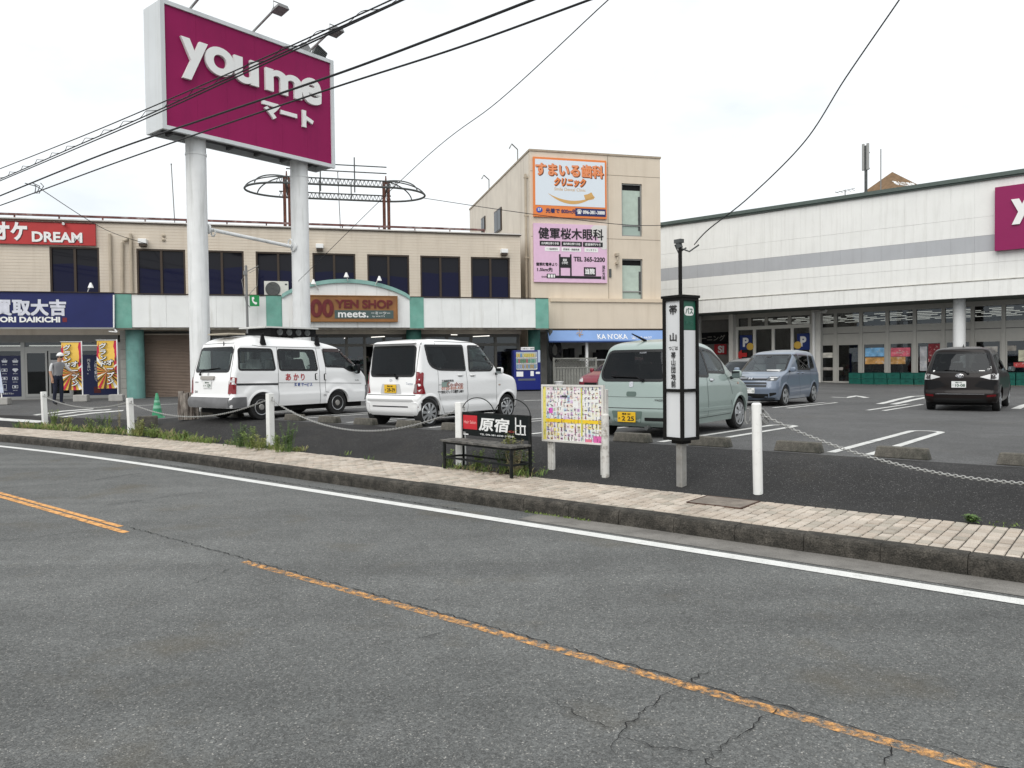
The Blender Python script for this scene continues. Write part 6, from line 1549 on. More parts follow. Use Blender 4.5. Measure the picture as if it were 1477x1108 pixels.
for w, m in ((w1, G_mid), (w2, G_mid), (w3, G_mid)):
    V.window('R', w, m, .06); V.window('L', [(a, b) for a, b, *_ in w], m, .06)
V.window('B', P_([(182, 400), (212, 215), (415, 215), (400, 400)], 'B') if 0 else [(.62, 1.66), (.66, 1.12), (-.66, 1.12), (-.62, 1.66)], G_mid, .08)
V.window('F', [(-.70, 1.18), (.70, 1.18), (.64, 1.60), (-.64, 1.60)], G_clear, .07)
V.body(); V.finish_windows(); V.interior(.4, 3.9, .55, [3.0], 3.45, 1.10); V.wheels_('steel', width=.165, rim=.62)
# load behind the side windows
q = MB(); r0 = random.Random(4)
for i in range(26): x, y, z = r0.uniform(.6, 2.6), r0.uniform(-.6, .6), .55; q.box((x, y - .1, z), (x + r0.uniform(.1, .35), y + r0.uniform(.05, .15), z + r0.uniform(.3, .85)))
q.build('load', mat('pale_load', (.48, .49, .50, 1), .8, vary=.6, vscale=3), V.root, kind='stuff')
for L in ([(785, 215), (798, 400), (800, 660)], [(1082, 226), (1112, 400), (1116, 650)], [(1127, 232), (1158, 372), (1156, 450), (1160, 555), (1200, 560)], [(455, 205), (660, 210), (880, 216), (1115, 222)], [(800, 487), (1120, 487), (1430, 490)]): V.seam('R', P_(L, 'R'), .010)
V.patch('R', P_([(460, 492), (798, 488), (798, 503), (460, 508)], 'R'), mat('slide_rail_dark', (.03, .03, .032, 1), .4), .005, 'slide_rail', skirt=True)
for a, b in ((1088, 440), (1156, 442)):
    x, z = P_([(a, b)], 'R')[0]; P = roundpoly([(x - .045, z - .085), (x + .045, z - .085), (x + .045, z + .085), (x - .045, z + .085)], .04); o = V.patch('R', P, M_gask, .004, 'door_handle', skirt=True); V.patch('R', roundpoly([(x - .01, z - .07), (x + .035, z - .07), (x + .035, z + .07), (x - .01, z + .07)], .02), W2, .018, 'handle_grip', o, skirt=True)
m_r, m_b = mat('red_vehicle_lettering', (.42, .03, .035, 1), .5), mat('blue_vehicle_lettering', (.04, .08, .30, 1), .5)
for i, (ch, a) in enumerate((('あ', 874), ('か', 934), ('り', 984))): x, z = P_([(a, 443)], 'R')[0]; V.text('R', ch, x, z, .155 if i < 2 else .11, .165, m_r, .025)
for ch, a in (('広', 930), ('報', 956), ('サ', 983), ('ー', 1004), ('ビ', 1025), ('ス', 1047)): x, z = P_([(a, 499)], 'R')[0]; V.text('R', ch, x, z, .07, .085 if ch != 'ー' else .02, m_b, .03)
x, z = P_([(1395, 465)], 'R')[0]; V.text('R', 'Vanette', x, z, .14, .035, M_dgrey, .01); x, z = P_([(1155, 580)], 'R')[0]; V.text('R', 'DX', x, z, .09, .05, M_grey, .02)
V.mirror(3.66, 1.12, -1, M_black, .16, .25, .12, out=.12); V.mirror(3.66, 1.12, 1, M_black, .16, .25, .12, out=.12)
# rear door details
V.seam('B', [(.74, .58), (.74, 1.0), (.72, 1.3), (.64, 1.76), (-.64, 1.76), (-.72, 1.3), (-.74, 1.0), (-.74, .58)], .012)
for sd in (1, -1):
    o = V.patch('B', roundpoly([(.70 * sd, .62), (.845 * sd, .62), (.84 * sd, .98), (.76 * sd, 1.0), (.72 * sd, .90)], .02), M_tail, .012, 'tail_lamp', skirt=True)
    V.patch('B', roundpoly([(.735 * sd, .84), (.83 * sd, .84), (.83 * sd, .95), (.745 * sd, .96)], .015), M_clear, .017, 'reverse_lamp', o)
V.patch('R', roundpoly([(.07, .62), (.20, .62), (.20, .82), (.07, .84)], .015), M_tail, .012, 'tail_lamp', skirt=True); V.patch('R', roundpoly([(.09, .84), (.20, .82), (.14, .95), (.10, .98)], .015), M_clear, .012, 'reverse_lamp', skirt=True)
o = V.patch('B', roundpoly([(.36, .94), (-.18, .94), (-.18, 1.02), (.36, 1.02)], .03), mat('handle_bar_grey', (.30, .28, .26, 1), .5), .04, 'rear_handle', skirt=True)
V.plate('B', .08, .82, M_wplate, '熊本 400', '・129', 'そ'); V.text('B', '✻', .10, 1.06, .07, .07, M_dgrey)
V.text('B', 'NISSAN', .55, .88, .14, .03, M_grey, .02); V.text('B', 'DX', .55, .66, .12, .05, M_dgrey, .02)
for z0, z1, m in ((.31, .545, W2g),): V.patch('B', [Vector(p) for p in ((.80, z0), (-.80, z0), (-.80, z1), (.80, z1))], m, .03, 'rear_bumper', skirt=True); V.patch('R', [Vector(p) for p in ((.04, z0), (.46, z0), (.44, z1), (.04, z1))], m, .02, 'rear_bumper', skirt=True); V.patch('L', [Vector(p) for p in ((.04, z0), (.46, z0), (.44, z1), (.04, z1))], m, .02, 'rear_bumper', skirt=True)
V.patch('R', [Vector(p) for p in ((3.98, .34), (4.24, .34), (4.22, .72), (4.02, .72))], W2g, .012, 'front_bumper', skirt=True)
x, z = P_([(1445, 470)], 'R')[0]; V.patch('F', roundpoly([(-.80, .74), (-.45, .74), (-.45, .92), (-.80, .94)], .02), M_clear, .012, 'headlamp', skirt=True); V.patch('F', roundpoly([(.80, .74), (.45, .74), (.45, .92), (.80, .94)], .02), M_clear, .012, 'headlamp', skirt=True)
V.wiper('B', [(.42, 1.06), (.36, 1.15), (-.30, 1.20)])
vp, vz = P_([(1136, 232)], 'R')[0][:2]
V.patch('R', [Vector((a, b)) for a, b, *_ in P_([(1134, 226), (1274, 234), (1376, 345), (1345, 335), (1262, 255), (1140, 250)], 'R')], mat('door_visor', (.045, .03, .03, 1), .15), .016, 'door_visor', skirt=True)
# roof rack and loudspeaker box
ra, rb = V.pk(ox + 685 / k, oy + 205 / k, 'R').x, V.pk(ox + 1098 / k, oy + 215 / k, 'R').x
for x in (ra, rb):
    q = MB().bar((x, -.80, 1.98), (x, .80, 1.98), .05, .03)
    for sd in (-1, 1): q.add([(x - .07, sd * .755, 1.72), (x + .07, sd * .755, 1.72), (x + .07, sd * .70, 1.77), (x - .07, sd * .70, 1.77), (x - .022, sd * .72, 1.98), (x + .022, sd * .72, 1.98), (x + .02, sd * .67, 1.98), (x - .02, sd * .67, 1.98)], [(3, 2, 1, 0), (4, 5, 6, 7), (0, 1, 5, 4), (1, 2, 6, 5), (2, 3, 7, 6), (3, 0, 4, 7)])
    q.build('roof_bar', M_black, V.root)
b0, b1 = V.pk(ox + 555 / k, oy + 100 / k, 'R').x + .25, V.pk(ox + 912 / k, oy + 100 / k, 'R').x + .35
q = MB().box((b0 + .1, -.45, 1.955), (b1, .45, 2.14)); sp = q.build('speaker_box', M_black, V.root, bevel=.01)
MB().box((b0 - .1, -.52, 2.14), (b1 + .02, .52, 2.175)).build('box_lid', mat('pale_box_lid', (.6, .6, .58, 1), .5), sp)
for i in range(4): MB().lathe([(.0, .02), (.045, .012), (.075, .03), (.08, .0)], 16, (b0 + .35 + i * .27, -.46, 2.045), 'Y').build('loudspeaker', M_dgrey, sp, smooth=True)
q = MB().tube([(b1, -.3, 2.02), (b1 + .3, -.5, 1.99), (rb, -.62, 2.0)], .014, 5).tube([(b0, -.2, 1.99), (b0 - .4, -.1, 2.0), (b0 - .75, 0, 1.97)], .012, 5); q.build('cable', M_black, sp)
q = MB().tube([(.30, -.25, 1.70), (.30, -.25, 1.80)], .012, 5); q.build('aerial_stub', M_black, V.root)
MB().box((b0 - 1.0, -.4, 1.965), (b0 - .55, .4, 1.995)).build('wooden_slat', mat('pale_slat', (.45, .40, .32, 1), .7), V.root)

# ---------------------------------------------------------------- pale green hatchback
GRN = paint('pale_mint_paint', (.30, .37, .345, 1), metal=.2, rough=.33)
k, ox, oy = 5.908, 840, 460
C3 = Car('mint_hatchback', 'pale mint green hatchback with a yellow number plate behind the bus stop sign', 1.90, 12.46, 38.1, 3.50, 1.53, 1.62,
         xf=hs([(.2, 3.27), (.3, 3.36), (.55, 3.395), (.72, 3.36), (.82, 3.26), (.88, 3.12), (.93, 2.98), (.97, 2.84), (1.02, 2.68), (1.45, 2.06), (1.53, 1.90), (1.58, 1.65), (1.61, 1.3), (1.62, 1.1)], 3.5 / 3.395),
         xr=[(.2, .10), (.27, .02), (.45, .0), (.62, .03), (.9, .07), (1.0, .10), (1.45, .27), (1.52, .33), (1.57, .45), (1.60, .62), (1.62, .9)],
         hw=[(.2, .70), (.35, .745), (.55, .765), (.85, .76), (.95, .745), (1.45, .64), (1.53, .59), (1.58, .52), (1.61, .42), (1.62, .3)], rf=.30, rr=.12, bf=.16, br=.06, bs=.03, zb=.20, pm=GRN, wheels=[.36, 2.79], wr=.283, wy=.645)
P_ = lambda L, w: C3.pts(L, w, ox, oy, k)
C3.window('B', [(.53, 1.43), (.62, 1.08), (.56, .95), (-.56, .95), (-.62, 1.08), (-.53, 1.43)], G_tint, .09)
fw = P_([(985, 240, .05), (1085, 275, .08), (1175, 360, .08), (1212, 458, .05), (1070, 452, .04)], 'R'); C3.window('R', fw, G_mid, .05)
rw = [(1.32, 1.44), (.55, 1.42), (.62, 1.02), (1.42, .99)]; C3.window('R', rw, G_tint, .07); C3.window('L', [(a, b) for a, b, *_ in fw], G_mid, .05); C3.window('L', rw, G_tint, .07)
C3.window('F', [(-.60, 1.02), (.60, 1.02), (.52, 1.44), (-.52, 1.44)], G_clear, .07)
C3.body(); C3.finish_windows(); C3.interior(.35, 2.8, .36, [.75, 1.6], 2.3, .98); C3.wheels_('spoke', 7, .075, rim=.74, dark=MATS['rim_dark'])
C3.mirror(2.38, .99, -1, GRN, .17, .15, .12, out=.13); C3.mirror(2.38, .99, 1, GRN, .17, .15, .12, out=.13)
for L in ([(1052, 452), (1065, 560), (1068, 830)], [(980, 850), (1280, 800)], [(1270, 690), (1280, 800)], [(1215, 465), (1262, 560), (1280, 640)]): C3.seam('R', P_(L, 'R'), .010)
x, z = P_([(1100, 517)], 'R')[0]; C3.handle('R', x, z, .15, .04, M_chr)
tr = [(x_, .43 + 0 * x_) for x_ in (.6, 1.2, 1.8, 2.4)]; C3.patch('R', [Vector(p) for p in ((.62, .415), (2.45, .40), (2.45, .45), (.62, .465))], GRN, .012, 'door_moulding', skirt=True)
C3.seam('B', [(.66, .58), (.70, 1.0), (.60, 1.46)], .010); C3.seam('B', [(-.66, .58), (-.70, 1.0), (-.60, 1.46)], .010); C3.seam('B', [(.66, .58), (.58, .50), (-.58, .50), (-.66, .58)], .012)
C3.seam('B', [(.68, .68), (-.68, .68)], .006)
for sd in (1, -1):
    o = C3.patch('B', roundpoly([(.62 * sd, .66), (.755 * sd, .66), (.755 * sd, .80), (.745 * sd, .97), (.705 * sd, 1.0)], .03), M_tail, .012, 'tail_lamp', skirt=True)
    C3.patch('B', roundpoly([(.66 * sd, .80), (.75 * sd, .80), (.745 * sd, .94), (.70 * sd, .97)], .02), M_clear, .016, 'lamp_lens', o)
o = C3.patch('R', roundpoly([(.08, .64), (.30, .66), (.18, .95), (.10, .97)], .02), M_tail, .008, 'tail_lamp', skirt=True)
C3.patch('B', roundpoly([(.30, .26), (-.19, .26), (-.23, .455), (.34, .455)], .03), mat('plate_recess_green', (.12, .17, .15, 1), .5), .003, 'plate_recess')
C3.plate('B', .055, .355, M_yplate, '熊本 581', '2 25', 'あ')
for a, b in ((-.26, -.60), (.38, .62)): C3.patch('B', roundpoly([(a, .30), (b, .30), (b, .355), (a, .355)], .012), M_well, .004, 'bumper_slot')
C3.patch('B', roundpoly([(.08, .69), (-.10, .69), (-.10, .77), (.08, .77)], .03), mat('latch_dark', (.10, .14, .125, 1), .4), .004, 'hatch_handle'); C3.text('B', 'S', -.0, .885, .075, .09, M_chr, .08); C3.text('B', 'MR WAGON', -.47, .635, .22, .035, M_dgrey, .02); C3.text('B', 'SUZUKI', -.12, 1.40, .12, .025, M_chr, .01)
C3.wiper('B', [(-.20, .95), (-.10, 1.0), (.38, 1.015)])
q = MB().tube([(.65, .05, 1.60), (.60, .06, 1.62), (.38, .16, 1.72)], [.03, .022, .009], 6); q.build('roof_aerial', M_black, C3.root)
MB().cyl((.15, -.30, .19), (.0, -.30, .19), .035, n=14).build('exhaust_pipe', M_dgrey, C3.root)
C3.patch('F', roundpoly([(-.74, .66), (-.45, .66), (-.50, .82), (-.70, .84)], .04), M_clear, .01, 'headlamp', skirt=True); C3.patch('F', roundpoly([(.74, .66), (.45, .66), (.50, .82), (.70, .84)], .04), M_clear, .01, 'headlamp', skirt=True)
x, z = P_([(1325, 545)], 'R')[0]; C3.patch('R', roundpoly([(x - .035, z - .02), (x + .035, z - .02), (x + .035, z + .02), (x - .035, z + .02)], .015), MATS['side_marker'], .008, 'side_marker', skirt=True)

# ---------------------------------------------------------------- grey-blue compact minivan facing the camera
GB = paint('grey_blue_paint', (.155, .19, .25, 1), metal=.2, rough=.33)
k, ox, oy = 9.23, 1040, 480
C4 = Car('blue_grey_minivan', 'blue-grey compact minivan parked facing the street, in front of the parking signs', 9.84, 26.63, 218.5, 4.28, 1.66, 1.74,
         xf=[(.2, 4.12), (.3, 4.24), (.55, 4.28), (.80, 4.22), (.90, 4.12), (.95, 3.96), (1.0, 3.72), (1.05, 3.48), (1.08, 3.36), (1.55, 2.62), (1.64, 2.42), (1.69, 2.15), (1.72, 1.8), (1.74, 1.4)],
         xr=[(.2, .10), (.3, .02), (.6, .0), (.95, .03), (1.1, .07), (1.55, .25), (1.64, .32), (1.69, .45), (1.72, .65), (1.74, .95)],
         hw=[(.2, .76), (.35, .81), (.6, .83), (.95, .825), (1.05, .80), (1.55, .71), (1.64, .66), (1.69, .59), (1.72, .5), (1.74, .35)], rf=.34, rr=.14, bf=.16, br=.05, bs=.03, zb=.21, pm=GB, wheels=[.70, 3.43], wr=.31, wy=.725)
P_ = lambda L, w: C4.pts(L, w, ox, oy, k)
C4.window('F', [(-.70, 1.08), (.70, 1.08), (.62, 1.58), (-.62, 1.58)], G_clear, .06)
sw_ = [P_([(905, 400, .1), (960, 295, .08), (1012, 295, .03), (1022, 488, .03), (870, 492, .04)], 'L'), P_([(1030, 300, .03), (1140, 306, .03), (1165, 478, .03), (1040, 488, .03)], 'L'), P_([(1158, 308, .03), (1200, 318, .05), (1235, 465, .06), (1185, 474, .03)], 'L')]
for i, w in enumerate(sw_): C4.window('L', w, G_mid if i == 0 else G_tint, .04); C4.window('R', [(a, b) for a, b, *_ in w], G_mid if i == 0 else G_tint, .04)
C4.window('B', [(.62, 1.55), (.66, 1.08), (-.66, 1.08), (-.62, 1.55)], G_tint, .07)
C4.body(); C4.finish_windows(); C4.interior(.4, 3.5, .42, [.9, 1.8, 2.6], 3.0, 1.06)
C4.wheels_('spoke', 5, .085, rim=.74, face=M_silv, dark=M_well)
C4.mirror(3.02, 1.10, 1, GB, .18, .15, .11, out=.14); C4.mirror(3.02, 1.10, -1, GB, .18, .15, .11, out=.14)
for L in ([(1022, 492), (1040, 600), (1045, 850)], [(1180, 478), (1195, 600), (1190, 700)], [(1010, 512), (1280, 512)], [(890, 500), (880, 640)], [(905, 880), (1190, 850)]): C4.seam('L', P_(L, 'L'), .012)
for a, b in ((1025, 530), (1082, 530)): x, z = P_([(a, b)], 'L')[0]; C4.handle('L', x, z, .2, .04)
C4.patch('F', roundpoly([(-.50, .80), (.50, .80), (.50, .935), (-.50, .935)], .02), mat('grille_dark', (.02, .022, .025, 1), .3), .006, 'grille', skirt=True); C4.patch('F', [Vector(p) for p in ((.10, .865), (.48, .865), (.48, .885), (.10, .885))], M_chr, .012, 'grille_bar'); C4.patch('F', [Vector(p) for p in ((-.48, .865), (-.10, .865), (-.10, .885), (-.48, .885))], M_chr, .012, 'grille_bar')
C4.text('F', 'H', 0, .868, .12, .10, M_chr, .06)
for sd in (1, -1):
    o = C4.patch('F', roundpoly([(.50 * sd, .79), (.74 * sd, .79), (.79 * sd, .92), (.52 * sd, .935)], .03), mat('lamp_grey', (.10, .105, .11, 1), .1), .012, 'headlamp', skirt=True); C4.patch('F', [Vector(p) for p in ((.56 * sd, .875), (.74 * sd, .88), (.74 * sd, .90), (.56 * sd, .90))], M_clear, .017, 'lamp_strip', o); C4.patch('F', roundpoly([(.60 * sd, .81), (.68 * sd, .81), (.68 * sd, .86), (.60 * sd, .86)], .02), M_clear, .017, 'lamp_lens', o)
    C4.patch('F', roundpoly([(.58 * sd, .32), (.74 * sd, .38), (.74 * sd, .44), (.58 * sd, .43)], .02), M_well, .006, 'fog_recess')
C4.patch('F', roundpoly([(-.50, .60), (.50, .60), (.50, .75), (-.50, .75)], .03), mat('grille_dark2', (.03, .034, .04, 1), .4), .004, 'lower_grille'); C4.patch('F', [Vector(p) for p in ((-.5, .67), (.5, .67), (.5, .685), (-.5, .685))], GB, .008, 'grille_bar')
C4.patch('F', roundpoly([(-.52, .27), (.52, .27), (.56, .40), (-.56, .40)], .03), M_well, .005, 'bumper_intake'); C4.plate('F', 0, .50, M_wplate, '熊本 501', '・・・8', 'な')
C4.patch('F', roundpoly([(-.06, 1.50), (.10, 1.50), (.10, 1.58), (-.06, 1.58)], .02), M_gask, .008, 'camera_housing')
MB().box((3.15, .2, 1.0), (3.35, .6, 1.12)).build('dashboard_papers', M_wht, C4.root)

# ---------------------------------------------------------------- dark brown minivan seen from behind
DB = paint('dark_brown_paint', (.010, .007, .0065, 1), rough=.3, spec=.15, coat=.2)
C5 = Car('dark_brown_minivan', 'dark brown minivan seen from behind with a white number plate', 11.58, 19.91, 36.7, 4.23, 1.77, 1.70,
         xf=[(.2, 4.05), (.3, 4.18), (.6, 4.23), (.85, 4.1), (.95, 3.9), (1.02, 3.5), (1.06, 3.3), (1.5, 2.6), (1.6, 2.35), (1.66, 2.0), (1.69, 1.6), (1.70, 1.3)],
         xr=[(.2, .10), (.3, .01), (.5, .0), (.56, .04), (.9, .06), (1.05, .10), (1.5, .26), (1.58, .27), (1.63, .28), (1.66, .36), (1.69, .6), (1.70, .9)],
         hw=[(.2, .80), (.35, .865), (.55, .885), (.9, .875), (1.02, .85), (1.5, .70), (1.6, .645), (1.66, .57), (1.69, .46), (1.70, .3)], rf=.34, rr=.20, bf=.2, br=.10, bs=.03, zb=.24, pm=DB, wheels=[.75, 3.5], wr=.305, wy=.755)
C5.window('B', [(.60, 1.54), (.70, 1.04), (-.70, 1.04), (-.60, 1.54)], G_tint, .06)
for w in ('R', 'L'): C5.window(w, [(.45, 1.48), (.42, 1.12), (1.02, 1.06), (1.02, 1.52)], G_tint, .05); C5.window(w, [(1.08, 1.52), (1.08, 1.06), (1.95, 1.03), (1.92, 1.52)], G_tint, .05); C5.window(w, [(1.98, 1.52), (2.0, 1.03), (3.05, 1.04), (2.55, 1.50)], G_mid, .05)
C5.window('F', [(-.68, 1.1), (.68, 1.1), (.58, 1.52), (-.58, 1.52)], G_clear, .06)
C5.body(); C5.finish_windows(); C5.interior(.4, 3.4, .42, [1.0, 1.9, 2.6], 3.0, 1.04); C5.wheels_('spoke', 10, .035, rim=.74, dark=M_well)
C5.mirror(2.95, 1.07, -1, DB, .18, .15, .11, out=.14); C5.mirror(2.95, 1.07, 1, DB, .18, .15, .11, out=.14)
C5.seam('B', [(.70, .56), (.72, 1.0), (.62, 1.58)], .012, M_black); C5.seam('B', [(-.70, .56), (-.72, 1.0), (-.62, 1.58)], .012, M_black)
for sd in (1, -1):
    o = C5.patch('B', roundpoly([(.84 * sd, .84), (.66 * sd, .85), (.44 * sd, .915), (.66 * sd, .985), (.84 * sd, 1.0)], .02), M_clear, .012, 'tail_lamp', skirt=True); C5.patch('B', roundpoly([(.70 * sd, .86), (.70 * sd, .98), (.78 * sd, .98), (.78 * sd, .86)], .03), mat('lamp_smoke', (.06, .055, .055, 1), .1), .016, 'lamp_lens', o); C5.seam('B', [(.69 * sd, .83), (.69 * sd, 1.0)], .02, M_black, .017)
    C5.patch('B', roundpoly([(.80 * sd, .42), (.60 * sd, .40), (.60 * sd, .455), (.80 * sd, .47)], .02), mat('dark_red_reflector', (.10, .006, .008, 1), .2), .008, 'reflector')
    C5.patch('B', roundpoly([(.84 * sd, .56), (.84 * sd, .82), (.45 * sd, .82), (.32 * sd, .68), (.60 * sd, .60)], .04), M_black, .006, 'corner_recess')
C5.patch('B', [Vector(p) for p in ((.55, .465), (-.55, .465), (-.55, .48), (.55, .48))], M_chr, .008, 'bumper_chrome')
C5.patch('B', roundpoly([(.62, .25), (-.62, .25), (-.58, .36), (.58, .36)], .03), M_well, .006, 'bumper_lower')
C5.plate('B', .02, .72, M_wplate, '熊本 502', '10-08', 'て')
f = C5.Rr; q = MB()
for rx, rz in ((.085, .05), (.05, .03), (.02, .05)): q.tube([f(.0 + rx * math.cos(a), .94 + rz * math.sin(a), .02) for a in [2 * math.pi * i / 20 for i in range(21)]], .008, 5)
q.build('badge', M_chr, C5.root); C5.wiper('B', [(-.18, 1.0), (-.10, 1.06), (.36, 1.10)])
C5.patch('B', roundpoly([(-.42, 1.065), (-.55, 1.065), (-.55, 1.085), (-.42, 1.085)], .01), M_wht, .008, 'sticker'); C5.text('B', '◇', -.62, 1.11, .07, .05, M_wht); C5.text('B', '▢', -.66, 1.15, .06, .06, M_wht); C5.text('B', '●', .60, 1.07, .05, .05, M_wht)
q = MB().add([(.95, .0, 1.70), (.78, .02, 1.70), (.78, -.02, 1.70), (.80, 0, 1.78)], [(0, 1, 3), (0, 3, 2), (1, 2, 3)]); q.build('roof_aerial', M_black, C5.root)

# ---------------------------------------------------------------- two cars mostly hidden in the second row
def plain(name, label, X, Y, phi, pm):
    c = Car(name, label, X, Y, phi, 3.9, 1.66, 1.52, xf=[(.2, 3.75), (.35, 3.88), (.6, 3.9), (.75, 3.8), (.85, 3.55), (.92, 3.2), (.98, 2.95), (1.38, 2.2), (1.45, 1.95), (1.49, 1.6), (1.52, 1.2)],
            xr=[(.2, .1), (.4, .0), (.8, .03), (.95, .1), (1.35, .4), (1.44, .55), (1.49, .75), (1.52, 1.0)], hw=[(.2, .76), (.4, .82), (.7, .83), (.92, .81), (1.35, .66), (1.45, .58), (1.49, .48), (1.52, .3)], rf=.36, rr=.2, bf=.2, br=.1, bs=.03, zb=.2, pm=pm, wheels=[.7, 3.2], wr=.29, wy=.72)
    c.window('F', [(-.66, 1.0), (.66, 1.0), (.56, 1.38), (-.56, 1.38)], G_tint, .06)
    for w in ('L', 'R'): c.window(w, [(2.55, 1.0), (2.05, 1.36), (1.5, 1.38), (1.5, .97)], G_tint, .05); c.window(w, [(1.42, .97), (1.42, 1.38), (.75, 1.34), (.6, 1.0)], G_tint, .06)
    c.window('B', [(.56, 1.32), (.62, 1.0), (-.62, 1.0), (-.56, 1.32)], G_tint, .06)
    c.body(); c.finish_windows(); c.interior(.4, 3.0, .4, [.9, 1.8], 2.4, .95); c.wheels_('spoke', 6, .06, dark=M_well); c.mirror(2.55, 1.0, 1, pm); c.mirror(2.55, 1.0, -1, pm)
    for sd in (1, -1): c.patch('F', roundpoly([(.74 * sd, .62), (.46 * sd, .60), (.52 * sd, .74), (.72 * sd, .78)], .04), M_clear, .01, 'headlamp', skirt=True); c.patch('B', roundpoly([(.76 * sd, .7), (.6 * sd, .7), (.66 * sd, .92), (.74 * sd, .92)], .03), M_tail, .01, 'tail_lamp', skirt=True)
    c.patch('F', roundpoly([(-.4, .45), (.4, .45), (.4, .58), (-.4, .58)], .03), M_well, .005, 'grille'); c.plate('F', 0, .36, M_wplate, '熊本 500', '31-52', 'す')
    return c
plain('red_hatchback', 'dark red hatchback half hidden behind the mint green hatchback', 5.35, 31.2, 218, paint('dark_red_paint', (.20, .018, .035, 1), metal=.2))
plain('dark_hatchback', 'dark grey hatchback roof showing between the mint hatchback and the blue-grey minivan', 10.6, 32.9, 218, paint('dark_grey_paint', (.05, .052, .056, 1), metal=.2))
# ================================================================ street furniture
def upright(px, py, ztop_py, z=None):
    """ground point and height of an upright thing from its foot and head in the photo"""
    p = pick(px, py) if z is None else flat(px, py, z)
    d = ray(px, ztop_py); k = (p - CO).to_2d().length / d.to_2d().length
    return p, (CO + d * k).z - p.z
M_post = mat('white_post_paint', (.74, .74, .72, 1), .5, vary=.05, dirt=.6, dcol=(.3, .28, .24, 1), dscale=7, dlo=.58, dhi=.75)
M_postw = mat('worn_post_paint', (.58, .57, .54, 1), .65, vary=.1, dirt=.8, dcol=(.16, .13, .10, 1), dscale=9, dlo=.5, dhi=.66)
posts = []
for px, py, top, w, m, sq, lab, px_t in ((65, 612, 565, .12, M_post, True, 'white square chain post at the far end of the weedy verge by the driveway', 62.5), (189.5, 626, 574, .12, M_post, True, 'leaning white square chain post among weeds left of the green cone', 186.5),
        (390.5, 642, 567.5, .115, M_post, True, 'white square chain post in weeds in front of the loudspeaker van', 389), (665, 671, 580, .115, M_post, True, 'white square chain post behind the bench with the black backrest', 665),
        (873.5, 688, 597, .10, M_postw, False, 'flaking white round chain post behind the map board', 872.5), (1093.5, 712, 581, .107, M_post, False, 'thick clean white round chain post right of the bus stop sign', 1091.5),
        (1640, 790, 640, .107, M_post, False, None, 1638)):
    p, h = upright(px, py, top)
    if lab is None: p = RD(1.2, 8.22, .16); h = .9
    r_ = empty('chain_post', p, TH - math.pi / 2 if sq else 0, lab, 'post', 'white chain posts along the pavement') if lab else empty('chain_post', p, 0, 'white round chain post beyond the right edge of the view', 'post', 'white chain posts along the pavement')
    q = MB()
    if sq: q.box((-w / 2, -w / 2, -.05), (w / 2, w / 2, h))
    else: q.cyl((0, 0, -.05), (0, 0, h - .015), w / 2, n=20).cyl((0, 0, h - .015), (0, 0, h), w / 2, w / 2 - .015, n=20)
    o = q.build('shaft', m, r_, smooth=not sq, bevel=.008 if sq else 0)
    tq = flat(px_t, top, p.z + h) if lab else p
    lx = ((px_t - px) / FPX) * (p - CO).length / h
    if abs(px_t - px) > 1.9: r_.rotation_euler.y = lx
    q = MB()
    for sx in (-1, 1): q.tube([(sx * w * .5, 0, h - .09), (sx * (w * .5 + .03), 0, h - .07), (sx * (w * .5 + .03), 0, h - .12), (sx * w * .5, 0, h - .11)], .006, 5)
    q.build('chain_hook', M_grey, r_); posts.append((p + Vector((lx * h if abs(px_t - px) > 1.9 else 0, 0, h - .1))))
M_chain = mat('galvanised_chain', (.33, .33, .32, 1), .5, .3)
def chain(a, b, sag, label, wl=.05, r=.0055):
    n = max(8, int((b - a).length / (wl * .72))); P = []
    for i in range(n + 1): u = i / n; p = a.lerp(b, u); P.append(p - Vector((0, 0, sag * 4 * u * (1 - u))))
    q = MB()
    for i in range(n):
        c = (P[i] + P[i + 1]) / 2; d = (P[i + 1] - P[i]).normalized(); x = d.cross(Vector((0, 0, 1))).normalized(); y = x.cross(d); s_ = x if i % 2 else y
        q.tube([c + d * (wl / 2 * math.cos(t)) + s_ * (.014 * math.sin(t)) for t in [2 * math.pi * k / 7 for k in range(8)]], r, 4)
    return tag(q.build('chain', M_chain, smooth=True), label, 'chain', 'chains between the white posts')
chain(posts[0], posts[1], .22, 'chain sagging between the two white posts on the far left'); chain(posts[1], posts[2], .34, 'chain hanging low between the leaning post and the post before the van')
chain(posts[2], posts[3], .46, 'long chain dipping in front of the white van and kei wagon')
c_ = posts[5]; chain(c_, posts[6], .50, 'pale chain running from the thick post down to the right edge', .045, .0055)
q = MB()
for j in range(5): q.tube([c_ + Vector((.02 + .05 * j * .3, .02, .0)) + Vector((.055 * math.cos(t) + .03, .01 * j, .07 * math.sin(t) - .03 - .012 * j)) for t in [2 * math.pi * k / 10 for k in range(11)]], .007, 4)
for j in range(1): q.tube([c_ + Vector((-.09, .02, -.02)) + Vector((.03 * math.cos(t), .01 * j, .09 * math.sin(t) - .03 - .012 * j)) for t in [2 * math.pi * k / 10 for k in range(11)]], .007, 4)
tag(q.build('chain_bundle', M_chain, smooth=True), 'bundle of loose chain tied to the thick white post', 'chain')

